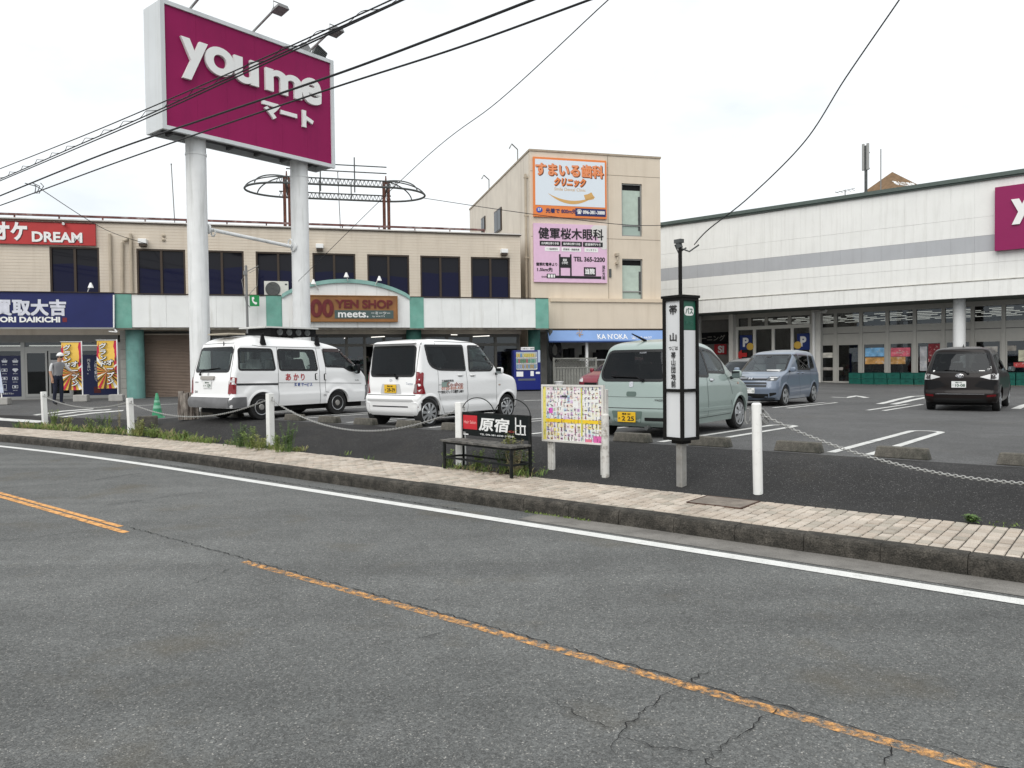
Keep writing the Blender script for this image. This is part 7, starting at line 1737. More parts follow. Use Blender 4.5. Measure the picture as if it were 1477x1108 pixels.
# wheel stops
M_stop = mat('weathered_concrete_block', (.14, .13, .112, 1), .92, vary=.3, vscale=6, dirt=.8, dcol=(.03, .032, .026, 1), dscale=5, dlo=.42, dhi=.66, bump=.6, bscale=60, grain=.35, gscale=120)
def stop_mesh():
    q = MB(); L, a, b, h = .31, .088, .066, .135
    q.add([(-L, -a, 0), (L, -a, 0), (L, a, 0), (-L, a, 0), (-L + .03, -b, h), (L - .03, -b, h), (L - .03, b, h), (-L + .03, b, h)], [(3, 2, 1, 0), (4, 5, 6, 7), (0, 1, 5, 4), (1, 2, 6, 5), (2, 3, 7, 6), (3, 0, 4, 7)])
    return q
stops = [(-16.1, 'left rear wheel'), (-17.3, '')]
proto = None
STL = {-1.0: 'concrete wheel stop cut by the right edge of the view', -2.3: 'concrete wheel stop just right of the U-shaped line in the empty front bay', -3.56: 'concrete wheel stop left of the U-shaped line right of the thick white post', -4.82: 'concrete wheel stop just left of the thick white post behind the bus stop sign',
       -6.05: 'concrete wheel stop behind the mint hatchback between map board and bus stop sign', -7.35: 'concrete wheel stop hidden behind the map board', -8.62: 'concrete wheel stop behind the bench backrest', -9.82: 'concrete wheel stop left of the bench behind the kei wagon wheel', -11.06: 'concrete wheel stop under the middle of the white kei wagon',
       -12.35: 'concrete wheel stop left of the kei wagon rear bumper', -13.55: 'concrete wheel stop in the empty bay nearest the kei wagon', -14.8: 'concrete wheel stop in the empty bay just right of the van rear wheel', -16.0: 'concrete wheel stop at the van rear wheel', -17.3: 'concrete wheel stop under the van rear bumper'}
for s, lab in STL.items():
    p = lot(s, 10.30 if s > -5.5 else 10.22)
    if s < -8: p = lot(s, 10.25)
    r_ = MB().build('wheel_stop', M_stop) if 0 else None
    if proto is None: o = stop_mesh().build('wheel_stop', M_stop, bevel=.012); proto = o
    else: o = proto.copy(); COL.objects.link(o)
    o.location = (p.x, p.y, p.z + .003); o.rotation_euler = (0, 0, TH - math.pi / 2 + random.uniform(-.03, .03)); tag(o, lab, 'wheel stop', 'concrete wheel stops at the front bays')

# green cone
p, h = upright(227, 603, 567)
cn = empty('traffic_cone', p, .4, 'faded green traffic cone with reflective bands behind the chain', 'cone')
M_cone = mat('faded_green_cone', (.035, .24, .12, 1), .6, vary=.2, vscale=6, dirt=.4, dcol=(.25, .4, .3, 1), dscale=6)
MB().box((-.19, -.19, 0), (.19, .19, .035)).build('base', M_cone, cn, bevel=.01); MB().lathe([(.14, .035), (.03, h - .01), (.022, h), (.0, h)], 20).build('body', M_cone, cn, smooth=True)
for z0, z1 in ((.26, .34), (.42, .48)): f = lambda z: .14 - .11 * (z - .035) / (h - .045) + .004; MB().lathe([(f(z0), z0), (f(z1), z1)], 20).build('band', mat('dull_reflective_band', (.2, .42, .3, 1), .5), cn, smooth=True)
# stump-like bundle of weathered posts, blocks beside it
p, h = upright(272, 605, 564)
sb = empty('weathered_stump', p, .3, 'weathered grey timber stump behind the chain left of the van', 'stump')
M_stump = mat('weathered_timber', (.30, .27, .24, 1), .9, vary=.4, vscale=6, dirt=.9, dcol=(.05, .035, .028, 1), dscale=8, streak=True, dlo=.42, dhi=.58, bump=.8, bscale=25)
r0 = random.Random(2)
for i, (x, y, w) in enumerate(((-.16, .0, .075), (-.04, -.05, .08), (.09, -.02, .08), (.19, .03, .06), (.02, .08, .08))):
    hh = h * r0.uniform(.88, 1.0); q = MB(); P = [(x + r0.uniform(-.01, .01), y, hh * k / 5) for k in range(6)]; q.tube(P, [w * r0.uniform(.85, 1.1) for _ in P], 10); q.build('stake', M_stump, sb, smooth=True)
for px, py, w, d, hh, lab in ((303, 600, .22, .2, .20, 'grey concrete block standing right of the weathered stump'), (213, 617, .22, .2, .28, 'dark concrete block in the weeds below the green cone')):
    p = pick(px, py); o = MB().box((-w, -d / 2, 0), (w, d / 2, hh)).build('concrete_block', M_stop, bevel=.015); o.location = p; o.rotation_euler.z = .5; tag(o, lab, 'block')
# short bollards seen between the stops
# ---------------------------------------------------------------- bus stop sign
p, h = upright(983, 701, 427)
bs = empty('bus_stop_sign', p, 0, 'tall black-framed bus stop sign box on a grey post', 'bus stop sign')
D0 = (p - CO).length; m1 = D0 / FPX
bs.rotation_euler.z = math.atan2(NV.y, NV.x) - math.pi / 2 * 0
# two visible faces meet at the near corner: one faces left-near, the other right-near
BZ0, BZ1 = (flat(982, 634, 0) and (lambda t: (CO + ray(982, t) * ((p - CO).to_2d().length / ray(982, t).to_2d().length)).z - p.z)(634)), h
bw = .30
ang = math.atan2(-p.y, -p.x)                      # towards the viewer
bs.rotation_euler.z = ang + R(45 + 4)            # box turned so that a corner points this way
M_bk = mat('black_sign_frame', (.008, .0075, .007, 1), .6, vary=.2, spec=.15)
M_lp = mat('lit_white_panel', (.62, .63, .64, 1), .4, vary=.03)
M_gp = mat('dark_green_panel', (.012, .085, .055, 1), .4, vary=.15)
w = bw / 2
MB().box((-.045, -.045, -.05), (.045, .045, BZ0 + .02)).build('post', mat('galvanised_post', (.28, .275, .26, 1), .6, .2, vary=.2, vscale=5, dirt=.5, dcol=(.12, .09, .06, 1), dscale=7), bs, bevel=.008)
MB().box((-w + .03, -w + .03, BZ0 + .02), (w - .03, w - .03, BZ1 - .03)).build('cabinet', M_bk, bs)
q = MB(); f = .035
for x in (-1, 1):
    for y in (-1, 1): q.box((min(x * w, x * (w - f)), min(y * w, y * (w - f)), BZ0), (max(x * w, x * (w - f)), max(y * w, y * (w - f)), BZ1 - .03))
zm = BZ0 + (BZ1 - BZ0) * .335
for z in (BZ0, zm, BZ1 - .065):
    for sx in (-1, 1): q.box((-w + f, min(sx * w, sx * (w - .03)), z), (w - f, max(sx * w, sx * (w - .03)), z + f)).box((min(sx * w, sx * (w - .03)), -w + f, z), (max(sx * w, sx * (w - .03)), w - f, z + f))
q.box((-w - .012, -w - .012, BZ1 - .03), (w + .012, w + .012, BZ1))
q.build('frame', M_bk, bs)
MB().box((-.08, -.08, BZ0 - .045), (.08, .08, BZ0)).build('mounting_plate', M_bk, bs)
# in local axes the faces seen are -x... found from the direction to the viewer
loc = Matrix.Rotation(-bs.rotation_euler.z, 3, 'Z') @ Vector((-p.x, -p.y, 0)).normalized()
faces = [(Vector((1, 0, 0)), loc.x), (Vector((-1, 0, 0)), -loc.x), (Vector((0, 1, 0)), loc.y), (Vector((0, -1, 0)), -loc.y)]
vis = sorted(faces, key=lambda a: -a[1])[:2]
Rb = Matrix.Rotation(bs.rotation_euler.z, 3, 'Z'); vis.sort(key=lambda a: (Rb @ a[0]).x)    # left face first
for i, (nrm, _) in enumerate(vis):
    xa = Vector((0, 0, 1)).cross(nrm); c = nrm * (w - .024)
    def pan(z0, z1, m, name, d=0.0, hw=w - f):
        q = MB(); A = c + nrm * d
        q.add([A - xa * hw + Vector((0, 0, z0)), A + xa * hw + Vector((0, 0, z0)), A + xa * hw + Vector((0, 0, z1)), A - xa * hw + Vector((0, 0, z1))], [(0, 1, 2, 3)]); return q.build(name, m, bs)
    pan(BZ0 + f, zm, M_lp, 'panel'); zt = BZ1 - .065
    def tx(s_, z, ww, hh, m, b=0.0, d=.006): lettering(bs, s_, m, c + nrm * d + Vector((0, 0, z)), xa, ZA, ww, hh, b)
    if i == 0:
        pan(zm + f, zt, M_lp, 'panel'); H2 = zt - zm - f; Z = lambda u: zt - u * H2
        tx('帯', Z(.10), .12, .115, M_blk, .022); tx('山', Z(.41), .105, .10, M_blk, .03); tx('つぎは', Z(.535), .14, .05, M_blk, .02)
        tx('帯\n山\n団\n地\n前', Z(.78), .072, .42, M_blk, .02)
    else:
        zg = zt - (zt - zm) * .32; pan(zg, zt, M_gp, 'panel', .001); pan(zm + f, zg - .004, M_lp, 'panel')
        P = roundpoly([(-.085, -.055), (.085, -.055), (.085, .055), (-.085, .055)], .05); A = c + nrm * .004 + Vector((0, 0, zt - .12))
        MB().add([A + xa * v.x + Vector((0, 0, v.y)) for v in P], [tuple(range(len(P)))]).build('white_badge', M_wht, bs)
        tx('バス', zt - .12, .135, .075, M_gp, .03, .008); tx('産 交', zt - .26, .13, .05, mat('faded_green_print', (.03, .13, .09, 1), .5), .02, .004)
# power mast rising from the cabinet top
zmast = (CO + ray(979, 358) * ((p - CO).to_2d().length / ray(979, 358).to_2d().length)).z - p.z
MB().cyl((0, 0, BZ1), (0, 0, zmast), .023, n=10).build('power_mast', M_bk, bs, smooth=True)
q = MB().box((-.07, -.03, zmast + .06), (.035, .03, zmast + .105)).bar((0, 0, zmast), (-.03, 0, zmast + .08), .05).tube([(0, 0, zmast), (.1, .05, zmast - .05), (.2, .1, zmast + .02)], .01, 5).tube([(-.08, 0, zmast + .05), (-.05, .03, zmast - .05), (.05, .05, zmast + .0)], .01, 5)
q.build('mast_head', M_dgrey, bs)
mast_top = bs.matrix_basis @ Vector((.05, .05, zmast + .05)); mast_top = p + Vector((.05, 0, zmast + .04))
# ---------------------------------------------------------------- map board
pl, hl = upright(790.5, 679, 557); pr, hr = upright(873, 688, 561)
d = (pr - pl); d.z = 0; Wm = d.length + .03
mb = empty('map_board', pl, math.atan2(d.y, d.x), 'white-framed town map board full of coloured blocks on two posts', 'notice board')
zt = (CO + ray(786, 557.5) * ((pl - CO).to_2d().length / ray(786, 557.5).to_2d().length)).z - pl.z; zb = (CO + ray(786, 634) * ((pl - CO).to_2d().length / ray(786, 634).to_2d().length)).z - pl.z
for x in (.0, Wm - .06): MB().box((x - .03, .03, -.05), (x + .03, .09, zt - .03)).build('post', M_postw, mb, bevel=.006); 
for x in (.05, Wm - .11): MB().box((x - .015, .035, -.03), (x + .015, .08, zb + .1)).build('brace', M_postw, mb)
x0, x1 = -.07, Wm - .07
MB().box((x0, 0, zb), (x1, .03, zt)).build('board', M_wht, mb)
q = MB().box((x0 - .025, -.012, zt), (x1 + .025, .035, zt + .025)).box((x0 - .025, -.012, zb - .025), (x1 + .025, .035, zb)).box((x0 - .025, -.012, zb), (x0, .035, zt)).box((x1, -.012, zb), (x1 + .025, .035, zt)); q.build('frame', mat('board_frame', (.62, .60, .57, 1), .5, vary=.08), mb)
def printed(name, parent, rects, cols, y):
    """flat print: many small coloured fields in one mesh, one colour per face"""
    q = MB()
    for i, (a, b, c, d_) in enumerate(rects): yy = y - .0002 * (i % 7) - (.0016 if cols[i][3] > 1.5 else 0); q.add([(a, yy, c), (b, yy, c), (b, yy, d_), (a, yy, d_)], [(0, 1, 2, 3)])
    o = q.build(name, None, parent, recalc=False); ca = o.data.color_attributes.new('print', 'FLOAT_COLOR', 'CORNER')
    v = [c for c in cols for _ in range(4)]; ca.data.foreach_set('color', [k for c in v for k in (c[0], c[1], c[2], 1.0)])
    m = bpy.data.materials.get('map_print') or bpy.data.materials.new('map_print'); m.use_nodes = True
    if 'ca' not in m.node_tree.nodes:
        a = m.node_tree.nodes.new('ShaderNodeAttribute'); a.name = 'ca'; a.attribute_name = 'print'; m.node_tree.links.new(a.outputs['Color'], m.node_tree.nodes['Principled BSDF'].inputs['Base Color']); m.node_tree.nodes['Principled BSDF'].inputs['Roughness'].default_value = .45
    o.data.materials.append(m); return o
r0 = random.Random(12); rc, cc = [], []
bw_, bh_ = x1 - x0, zt - zb
pal = [(.75, .73, .70), (.72, .70, .62), (.70, .55, .62), (.72, .62, .30), (.55, .60, .50), (.60, .45, .62), (.75, .72, .72), (.42, .55, .62), (.74, .60, .52), (.66, .62, .30)]
nx, ny = 17, 13
for i in range(nx):
    for j in range(ny):
        a, b = x0 + bw_ * (i + r0.uniform(.02, .12)) / nx, x0 + bw_ * (i + r0.uniform(.8, .98)) / nx; c, d_ = zb + bh_ * (j + r0.uniform(.02, .12)) / ny, zb + bh_ * (j + r0.uniform(.75, .98)) / ny
        if i > 11 and j > 4: col = r0.choice([(.74, .74, .72), (.74, .74, .72), (.72, .70, .55)])
        elif j in (3, 4) or (i < 5 and j < 3): col = r0.choice([(.76, .66, .25), (.70, .60, .30), (.72, .60, .62), (.70, .66, .35)])
        else: col = r0.choice(pal[:3] + pal[4:9])
        rc.append((a, b, c, d_)); cc.append(col + (1,))
        for k_ in range(r0.randint(1, 4)):          # tiny printed name strips
            u, v = r0.uniform(a, b - .015), r0.uniform(c, max(c, d_ - .02)); hw_, hh_ = r0.choice(((.006, .035), (.03, .007), (.022, .01), (.008, .05)))
            ink = r0.choice([(.06, .06, .07), (.06, .06, .07), (.35, .08, .10), (.10, .12, .32), (.40, .15, .35), (.05, .05, .05)])
            rc.append((u, min(u + hw_, x1), v, min(v + hh_, zt))); cc.append(ink + (2,))
for a, b, c, d_, col in ((.0, 1, .335, .40, (.76, .52, .02)), (.655, .68, .1, .98, (.55, .52, .10)), (.0, .05, .0, 1, (.70, .62, .15)), (.66, .685, .18, .40, (.08, .10, .03)), (.36, .40, .18, .32, (.28, .26, .22)), (.33, .43, .80, .84, (.05, .05, .06)), (.86, 1.0, .0, .12, (.62, .12, .35)), (.72, .83, .0, .055, (.65, .18, .25)), (.10, .17, .5, .6, (.62, .10, .45)), (.52, .62, .60, .74, (.75, .75, .74)), (.50, .64, .80, .9, (.76, .70, .66)), (.22, .32, .62, .78, (.76, .76, .75))):
    rc.append((x0 + a * bw_, x0 + b * bw_, zb + c * bh_, zb + d_ * bh_)); cc.append(col + (2,))
printed('map_print', mb, rc, cc, -.002)
# ---------------------------------------------------------------- bench with an advertising backrest
fl, fr_, br, bl = flat(643.5, 682, .155), flat(742, 691, .155), flat(766.5, 686, .16), flat(667, 672, .16)
d = (br - bl); d.z = 0; L = d.length; ux = d.normalized(); uy = Vector((-ux.y, ux.x, 0))
bn = empty('bench', bl, math.atan2(ux.y, ux.x), 'black steel bench with slatted wooden seat and hair salon backrest', 'bench')
fN = Face(bn); dep = abs((fr_ - br).dot(uy)); dep = min(max(dep, .34), .50)
zs = fN(700, 640, -dep)[1]; zs = min(max(zs, .38), .46); zb0 = fN(715, 631.5, 0)[1]; zb1 = fN(715, 599, 0)[1]
M_bs = mat('black_bench_steel', (.011, .013, .013, 1), .65, spec=.15, vary=.2, dirt=.4, dcol=(.06, .055, .05, 1), dscale=8)
M_bw = mat('weathered_bench_slat', (.13, .125, .115, 1), .85, vary=.35, vscale=8, dirt=.8, dcol=(.03, .03, .03, 1), dscale=9, dlo=.45, dhi=.6)
for x in (.02, L - .02):
    MB().box((x - .017, -.017, 0), (x + .017, .017, zb1 + .0)).build('leg', M_bs, bn)
    MB().box((x - .017, -dep - .017, 0), (x + .017, -dep + .017, zs - .03)).build('leg', M_bs, bn)
q = MB()
for x in (.02, L - .02): q.box((x - .014, -dep + .017, .15), (x + .014, -.017, .178)).box((x - .014, -dep + .017, zs - .06), (x + .014, -.017, zs - .03))
q.box((.037, -dep - .012, zs - .06), (L - .037, -dep + .012, zs - .03)).box((.037, -.012, .15), (L - .037, .012, .178)).box((.037, -dep - .012, .15), (L - .037, -dep + .012, .178))
q.build('frame', M_bs, bn)
nS = 6
for i in range(nS): y0 = -dep - .04 + (dep + .03) * i / nS; MB().box((-.05, y0 + .004, zs - .03), (L + .02, y0 + (dep + .03) / nS - .006, zs + random.uniform(-.003, .002))).build('slat', M_bw, bn, bevel=.004)
bk = MB().box((.037, -.010, zb0), (L - .037, .010, zb1)).build('backrest', mat('black_ad_panel', (.007, .010, .010, 1), .5, spec=.15), bn)
MB().box((.0, -.014, zb1), (L, .014, zb1 + .022)).build('top_rail', M_bs, bn)
q = MB(); R2 = L / 4
for c in (L * .25, L * .75): q.tube([(c + R2 * .98 * math.cos(a), 0, zb1 + .01 + R2 * .62 * math.sin(a)) for a in [math.pi * i / 16 for i in range(17)]], .007, 6)
q.build('arch_rod', M_bs, bn)
hB = zb1 - zb0; bx = lambda u: .037 + (L - .074) * u; bz = lambda v: zb0 + hB * v
def bl_(s_, u, v, w_, h_, m, b=0.0, sh=0.0): lettering(bk, s_, m, (bx(u), -.016, bz(v)), XA, ZA, w_ * (L - .074), h_ * hB, b, shear=sh)
MB().box((bx(.01), -.0145, bz(.29)), (bx(.235), -.011, bz(.93))).build('red_panel', mat('salon_red', (.52, .02, .03, 1), .45), bk)
bl_('Hair Salon', .123, .62, .20, .15, mat('pale_red_print', (.75, .35, .33, 1), .5), .01)
bl_('原宿', .50, .57, .47, .62, M_wht, .03, .12); bl_('TEL 096-381-6048 水前寺', .54, .11, .52, .095, M_wht, .01); bl_('201', .03, .12, .04, .07, M_wht)
MB().box((bx(.01), -.0145, bz(.02)), (bx(.09), -.011, bz(.07))).build('sticker', M_wht, bk)
q = MB(); a0, a1, b0_, b1_ = bx(.815), bx(.965), bz(.22), bz(.95)
for A in ((a0, b0_, a0 + .02, b1_), (a0, b0_, a1, b0_ + .015), (a1 - .03, b0_, a1 - .01, b1_ - .12), (a0, b1_ - .12, a1, b1_ - .10), ((a0 + a1) / 2 - .01, b0_, (a0 + a1) / 2 + .012, b1_ - .03)): q.box((A[0], -.0145, A[1]), (A[2], -.011, A[3]))
q.build('gate_emblem', M_wht, bk); bl_('♢', .76, .33, .12, .10, mat('faded_red_bloom', (.30, .03, .03, 1), .5), .02)
# ---------------------------------------------------------------- banners
m_by = mat('banner_yellow', (.78, .50, .09, 1), .6); m_br = mat('banner_red', (.50, .02, .06, 1), .6); m_brn = mat('banner_brown', (.10, .035, .02, 1), .6)
def banner(px, py, top, pl_, label, full=True):
    p, h = upright(px, py, top); dpt = (p - CO).length / FPX
    r_ = empty('banner', p, LB.rotation_euler.z, label, 'banner', 'advertising banners in front of the navy shop')
    MB().box((-.24, -.2, 0), (.24, .2, .26)).build('base', mat('pale_concrete_base', (.36, .35, .33, 1), .85, vary=.15), r_, bevel=.03)
    q = MB().cyl((.05, 0, .2), (.05, 0, h), .022, n=8).tube([(.05, 0, h - .03), (-.66, 0, h - .03)], .012, 6); q.build('pole', M_wht, r_)
    wB, z1 = .66, h - .05; z0 = h - 1.72 - .1; X1_ = .03; X0_ = X1_ - wB
    fl_ = MB(); N = 12
    wav = lambda x, z: .03 * math.sin(z * 4.2 + px) + .018 * math.sin(x * 7 + z * 2)
    def sheet_(name, poly, m, dy):
        q = MB(); b = bmesh.new(); vv = [b.verts.new((x, 0, z)) for x, z in poly]; b.faces.new(vv)
        for k in range(1, 12): bmesh.ops.bisect_plane(b, geom=b.verts[:] + b.edges[:] + b.faces[:], plane_co=(0, 0, z0 + (z1 - z0) * k / 12), plane_no=(0, 0, 1), dist=1e-5)
        for v in b.verts: v.co.y = wav(v.co.x, v.co.z) - dy
        me = bpy.data.meshes.new(name); b.to_mesh(me); b.free(); return link(name, me, m, r_ if name == 'cloth' else cloth)
    cloth = sheet_('cloth', [(X0_, z0), (X1_, z0), (X1_, z1), (X0_, z1)], m_by, 0)
    sheet_('red_field', [(X0_ + .36, z1 - .9), (X1_, z1 - 1.25), (X1_, z1), (X0_ + .36, z1)], m_br, .006); sheet_('red_field', [(X0_, z1 - .65), (X0_ + .2, z1 - .7), (X0_ + .12, z1 - .25), (X0_, z1 - .2)], m_br, .006)
    cxx, czz = (X0_ + X1_) / 2, z0 + .62
    for k in range(21):
        a, b_ = 2 * math.pi * k / 21, 2 * math.pi * (k + .5) / 21; rr_ = 1.6; P = []
        for t in (a, b_):
            x, z = cxx + rr_ * math.cos(t), czz + rr_ * math.sin(t); s_ = 1.0
            if abs(x - cxx) > wB / 2: s_ = wB / 2 / abs(x - cxx)
            if czz + (z - czz) * s_ < z0: s_ = min(s_, (czz - z0) / (czz - z))
            if czz + (z - czz) * s_ > z1: s_ = min(s_, (z1 - czz) / (z - czz))
            P.append((cxx + (x - cxx) * s_, czz + (z - czz) * s_))
        sheet_('ray', [(cxx, czz)] + P, (m_brn, m_br, M_wht, m_brn, m_br)[k % 5], .009)
    for s_, x, zc, hh in (('グ\nラ\nン\nド', X0_ + .22, z1 - .52, .90), ('オ\nー\nプ\nン', X0_ + .45, z1 - 1.16, .95)):
        for m, b_, dy in ((M_blk, .10, .075), (M_wht, .03, .095)): lettering(r_, s_, m, (x, wav(x, zc) - dy, zc), XA, ZA, .30 if m is M_blk else .265, hh if m is M_blk else hh - .03, b_, shear=.15)
    return r_
banner(117.5, 579.5, 492, 0, 'yellow and red sunburst banner beside the man in the white cap'); banner(168.5, 579, 489.5, 0, 'yellow and red sunburst banner next to the teal column')
p, h = upright(3, 584, 512); r_ = empty('banner', p, LB.rotation_euler.z, 'pale blue and white banner cut by the left edge of the view', 'banner', 'advertising banners in front of the navy shop')
MB().box((-.24, -.2, 0), (.24, .2, .26)).build('base', MATS['pale_concrete_base'], r_, bevel=.03); MB().cyl((.0, 0, .2), (-.1, 0, h), .022, n=8).build('pole', M_wht, r_); MB().add([(-.7, .0, .45), (.08, -.05, .42), (-.08, 0, h - .05), (-.75, .03, h - .05)], [(0, 1, 2, 3)]).build('cloth', mat('pale_blue_cloth', (.50, .55, .66, 1), .7, vary=.2), r_)
# ---------------------------------------------------------------- phone sign on a thin pole
o = LB.matrix_basis @ Vector((0, CY - .5, 0)); nY = LB.matrix_basis.to_3x3() @ Vector((0, 1, 0))
a, b = onplane(357.8, 480, o, nY), onplane(356.5, 383, o, nY); gzz = LZ(a.x, a.y)
pp = empty('phone_sign_pole', (a.x, a.y, gzz), LB.rotation_euler.z, 'thin grey pole with a green telephone receiver sign', 'sign pole')
Hh = b.z - gzz; ks = (a - CO).length / FPX
q = MB().tube([(0, 0, 0), (-.03, 0, Hh)], .05, 8).bar((0, 0, Hh - .25), (.45, 0, Hh), .03).tube([(.1, 0, Hh - .3), (.45, -.02, Hh - .1), (.4, 0, Hh - .8), (.05, 0, Hh - 1.2)], .012, 5).tube([(-.02, -.05, Hh - .3), (-.2, -.05, Hh - .6), (-.05, -.05, Hh - 1.5), (.1, -.05, Hh - 1.7)], .015, 5).box((-.14, -.06, Hh - .38), (.02, .06, Hh - .22)); q.build('pole', M_grey, pp)
zc = (onplane(367.5, 434, o, nY).z - gzz); W2_, H2_ = .185, .22
MB().box((.09, -.02, zc - H2_), (.09 + 2 * W2_, .02, zc + H2_)).build('sign_board', mat('phone_sign_green', (.015, .24, .07, 1), .4), pp)
q = MB(); cxp = .09 + W2_
q.prism(roundpoly([(cxp - .10, zc + .14), (cxp - .02, zc + .16), (cxp - .0, zc + .06), (cxp - .06, zc + .04)], .03), -.03, -.022).prism(roundpoly([(cxp - .0, zc - .15), (cxp + .09, zc - .15), (cxp + .10, zc - .06), (cxp + .03, zc - .05)], .03), -.03, -.022)
q.prism([(cxp - .10, zc + .14), (cxp - .05, zc + .05), (cxp - .03, zc - .02), (cxp + .04, zc - .06), (cxp + .02, zc - .14), (cxp - .06, zc - .08), (cxp - .10, zc + .02)], -.0295, -.0225); q.build('receiver_emblem', M_wht, pp)
# ---------------------------------------------------------------- vending machine
pv = LB.matrix_basis @ Vector((fL(759, 560, -1.3)[0], -1.3, 0)); pv.z = .45
p = pv; k_ = (p - CO).length / FPX; wv = 40 * k_ * .97; hv = 58.5 * k_
vm = empty('vending_machine', p, LB.rotation_euler.z - .12, 'dark blue drinks vending machine under the right end of the canopy', 'vending machine')
M_vb = mat('vending_blue', (.012, .02, .16, 1), .3, vary=.05)
w = wv / 2; MB().box((-w, -.35, .06), (w, .35, hv)).build('cabinet', M_vb, vm, bevel=.02); MB().box((-w + .03, -.3, 0), (w - .03, .3, .06)).build('base', M_black, vm)
X = lambda u: -w + wv * u; Zv = lambda v: hv * v
MB().box((X(.09), -.362, Zv(.53)), (X(.88), -.351, Zv(.96))).build('display_window', mat('vending_window', (.34, .38, .42, 1), .15), vm)
for r0_, (z0, pal_) in enumerate(((.83, ((.6, .5, .1), (.15, .3, .55), (.55, .5, .3), (.6, .45, .1))), (.69, ((.1, .3, .2), (.4, .1, .1), (.2, .35, .25), (.1, .2, .1))), (.555, ((.2, .3, .5), (.3, .35, .5), (.4, .3, .15), (.2, .3, .45))))):
    MB().box((X(.10), -.372, Zv(z0 - .015)), (X(.87), -.363, Zv(z0))).build('shelf', M_wht, vm)
    for i in range(10):
        x = X(.13 + .073 * i); c = random.choice(pal_); MB().cyl((x, -.375, Zv(z0) + .005), (x, -.375, Zv(z0 + .09)), .035, n=8).build('drink', mat('drink_%d%d%d' % tuple(int(t * 100) for t in c), c + (1,), .4), vm)
    MB().box((X(.12), -.376, Zv(z0 - .035)), (X(.85), -.365, Zv(z0 - .018))).build('button_row', mat('vending_button', (.5, .5, .45, 1), .4), vm)
for a, b, c, d_, m, nm in ((.10, .35, .36, .48, M_wht, 'notice'), (.62, .74, .37, .49, M_wht, 'coin_panel'), (.82, .97, .42, .47, M_wht, 'notice'), (.16, .80, .26, .31, mat('vending_tray', (.10, .11, .14, 1), .4), 'outlet'), (.9, .99, .70, 1.0, mat('vending_side', (.4, .48, .6, 1), .3), 'side_panel')):
    MB().box((X(a), -.36, Zv(c)), (X(b), -.351, Zv(d_))).build(nm, m, vm)
MB().box((X(.30), -.3, hv), (X(.78), -.05, hv + .14)).build('price_board', M_wht, vm); lettering(vm, 'つめたい 100円', M_dgrey, (X(.54), -.305, hv + .07), XA, ZA, .55, .08, .02)
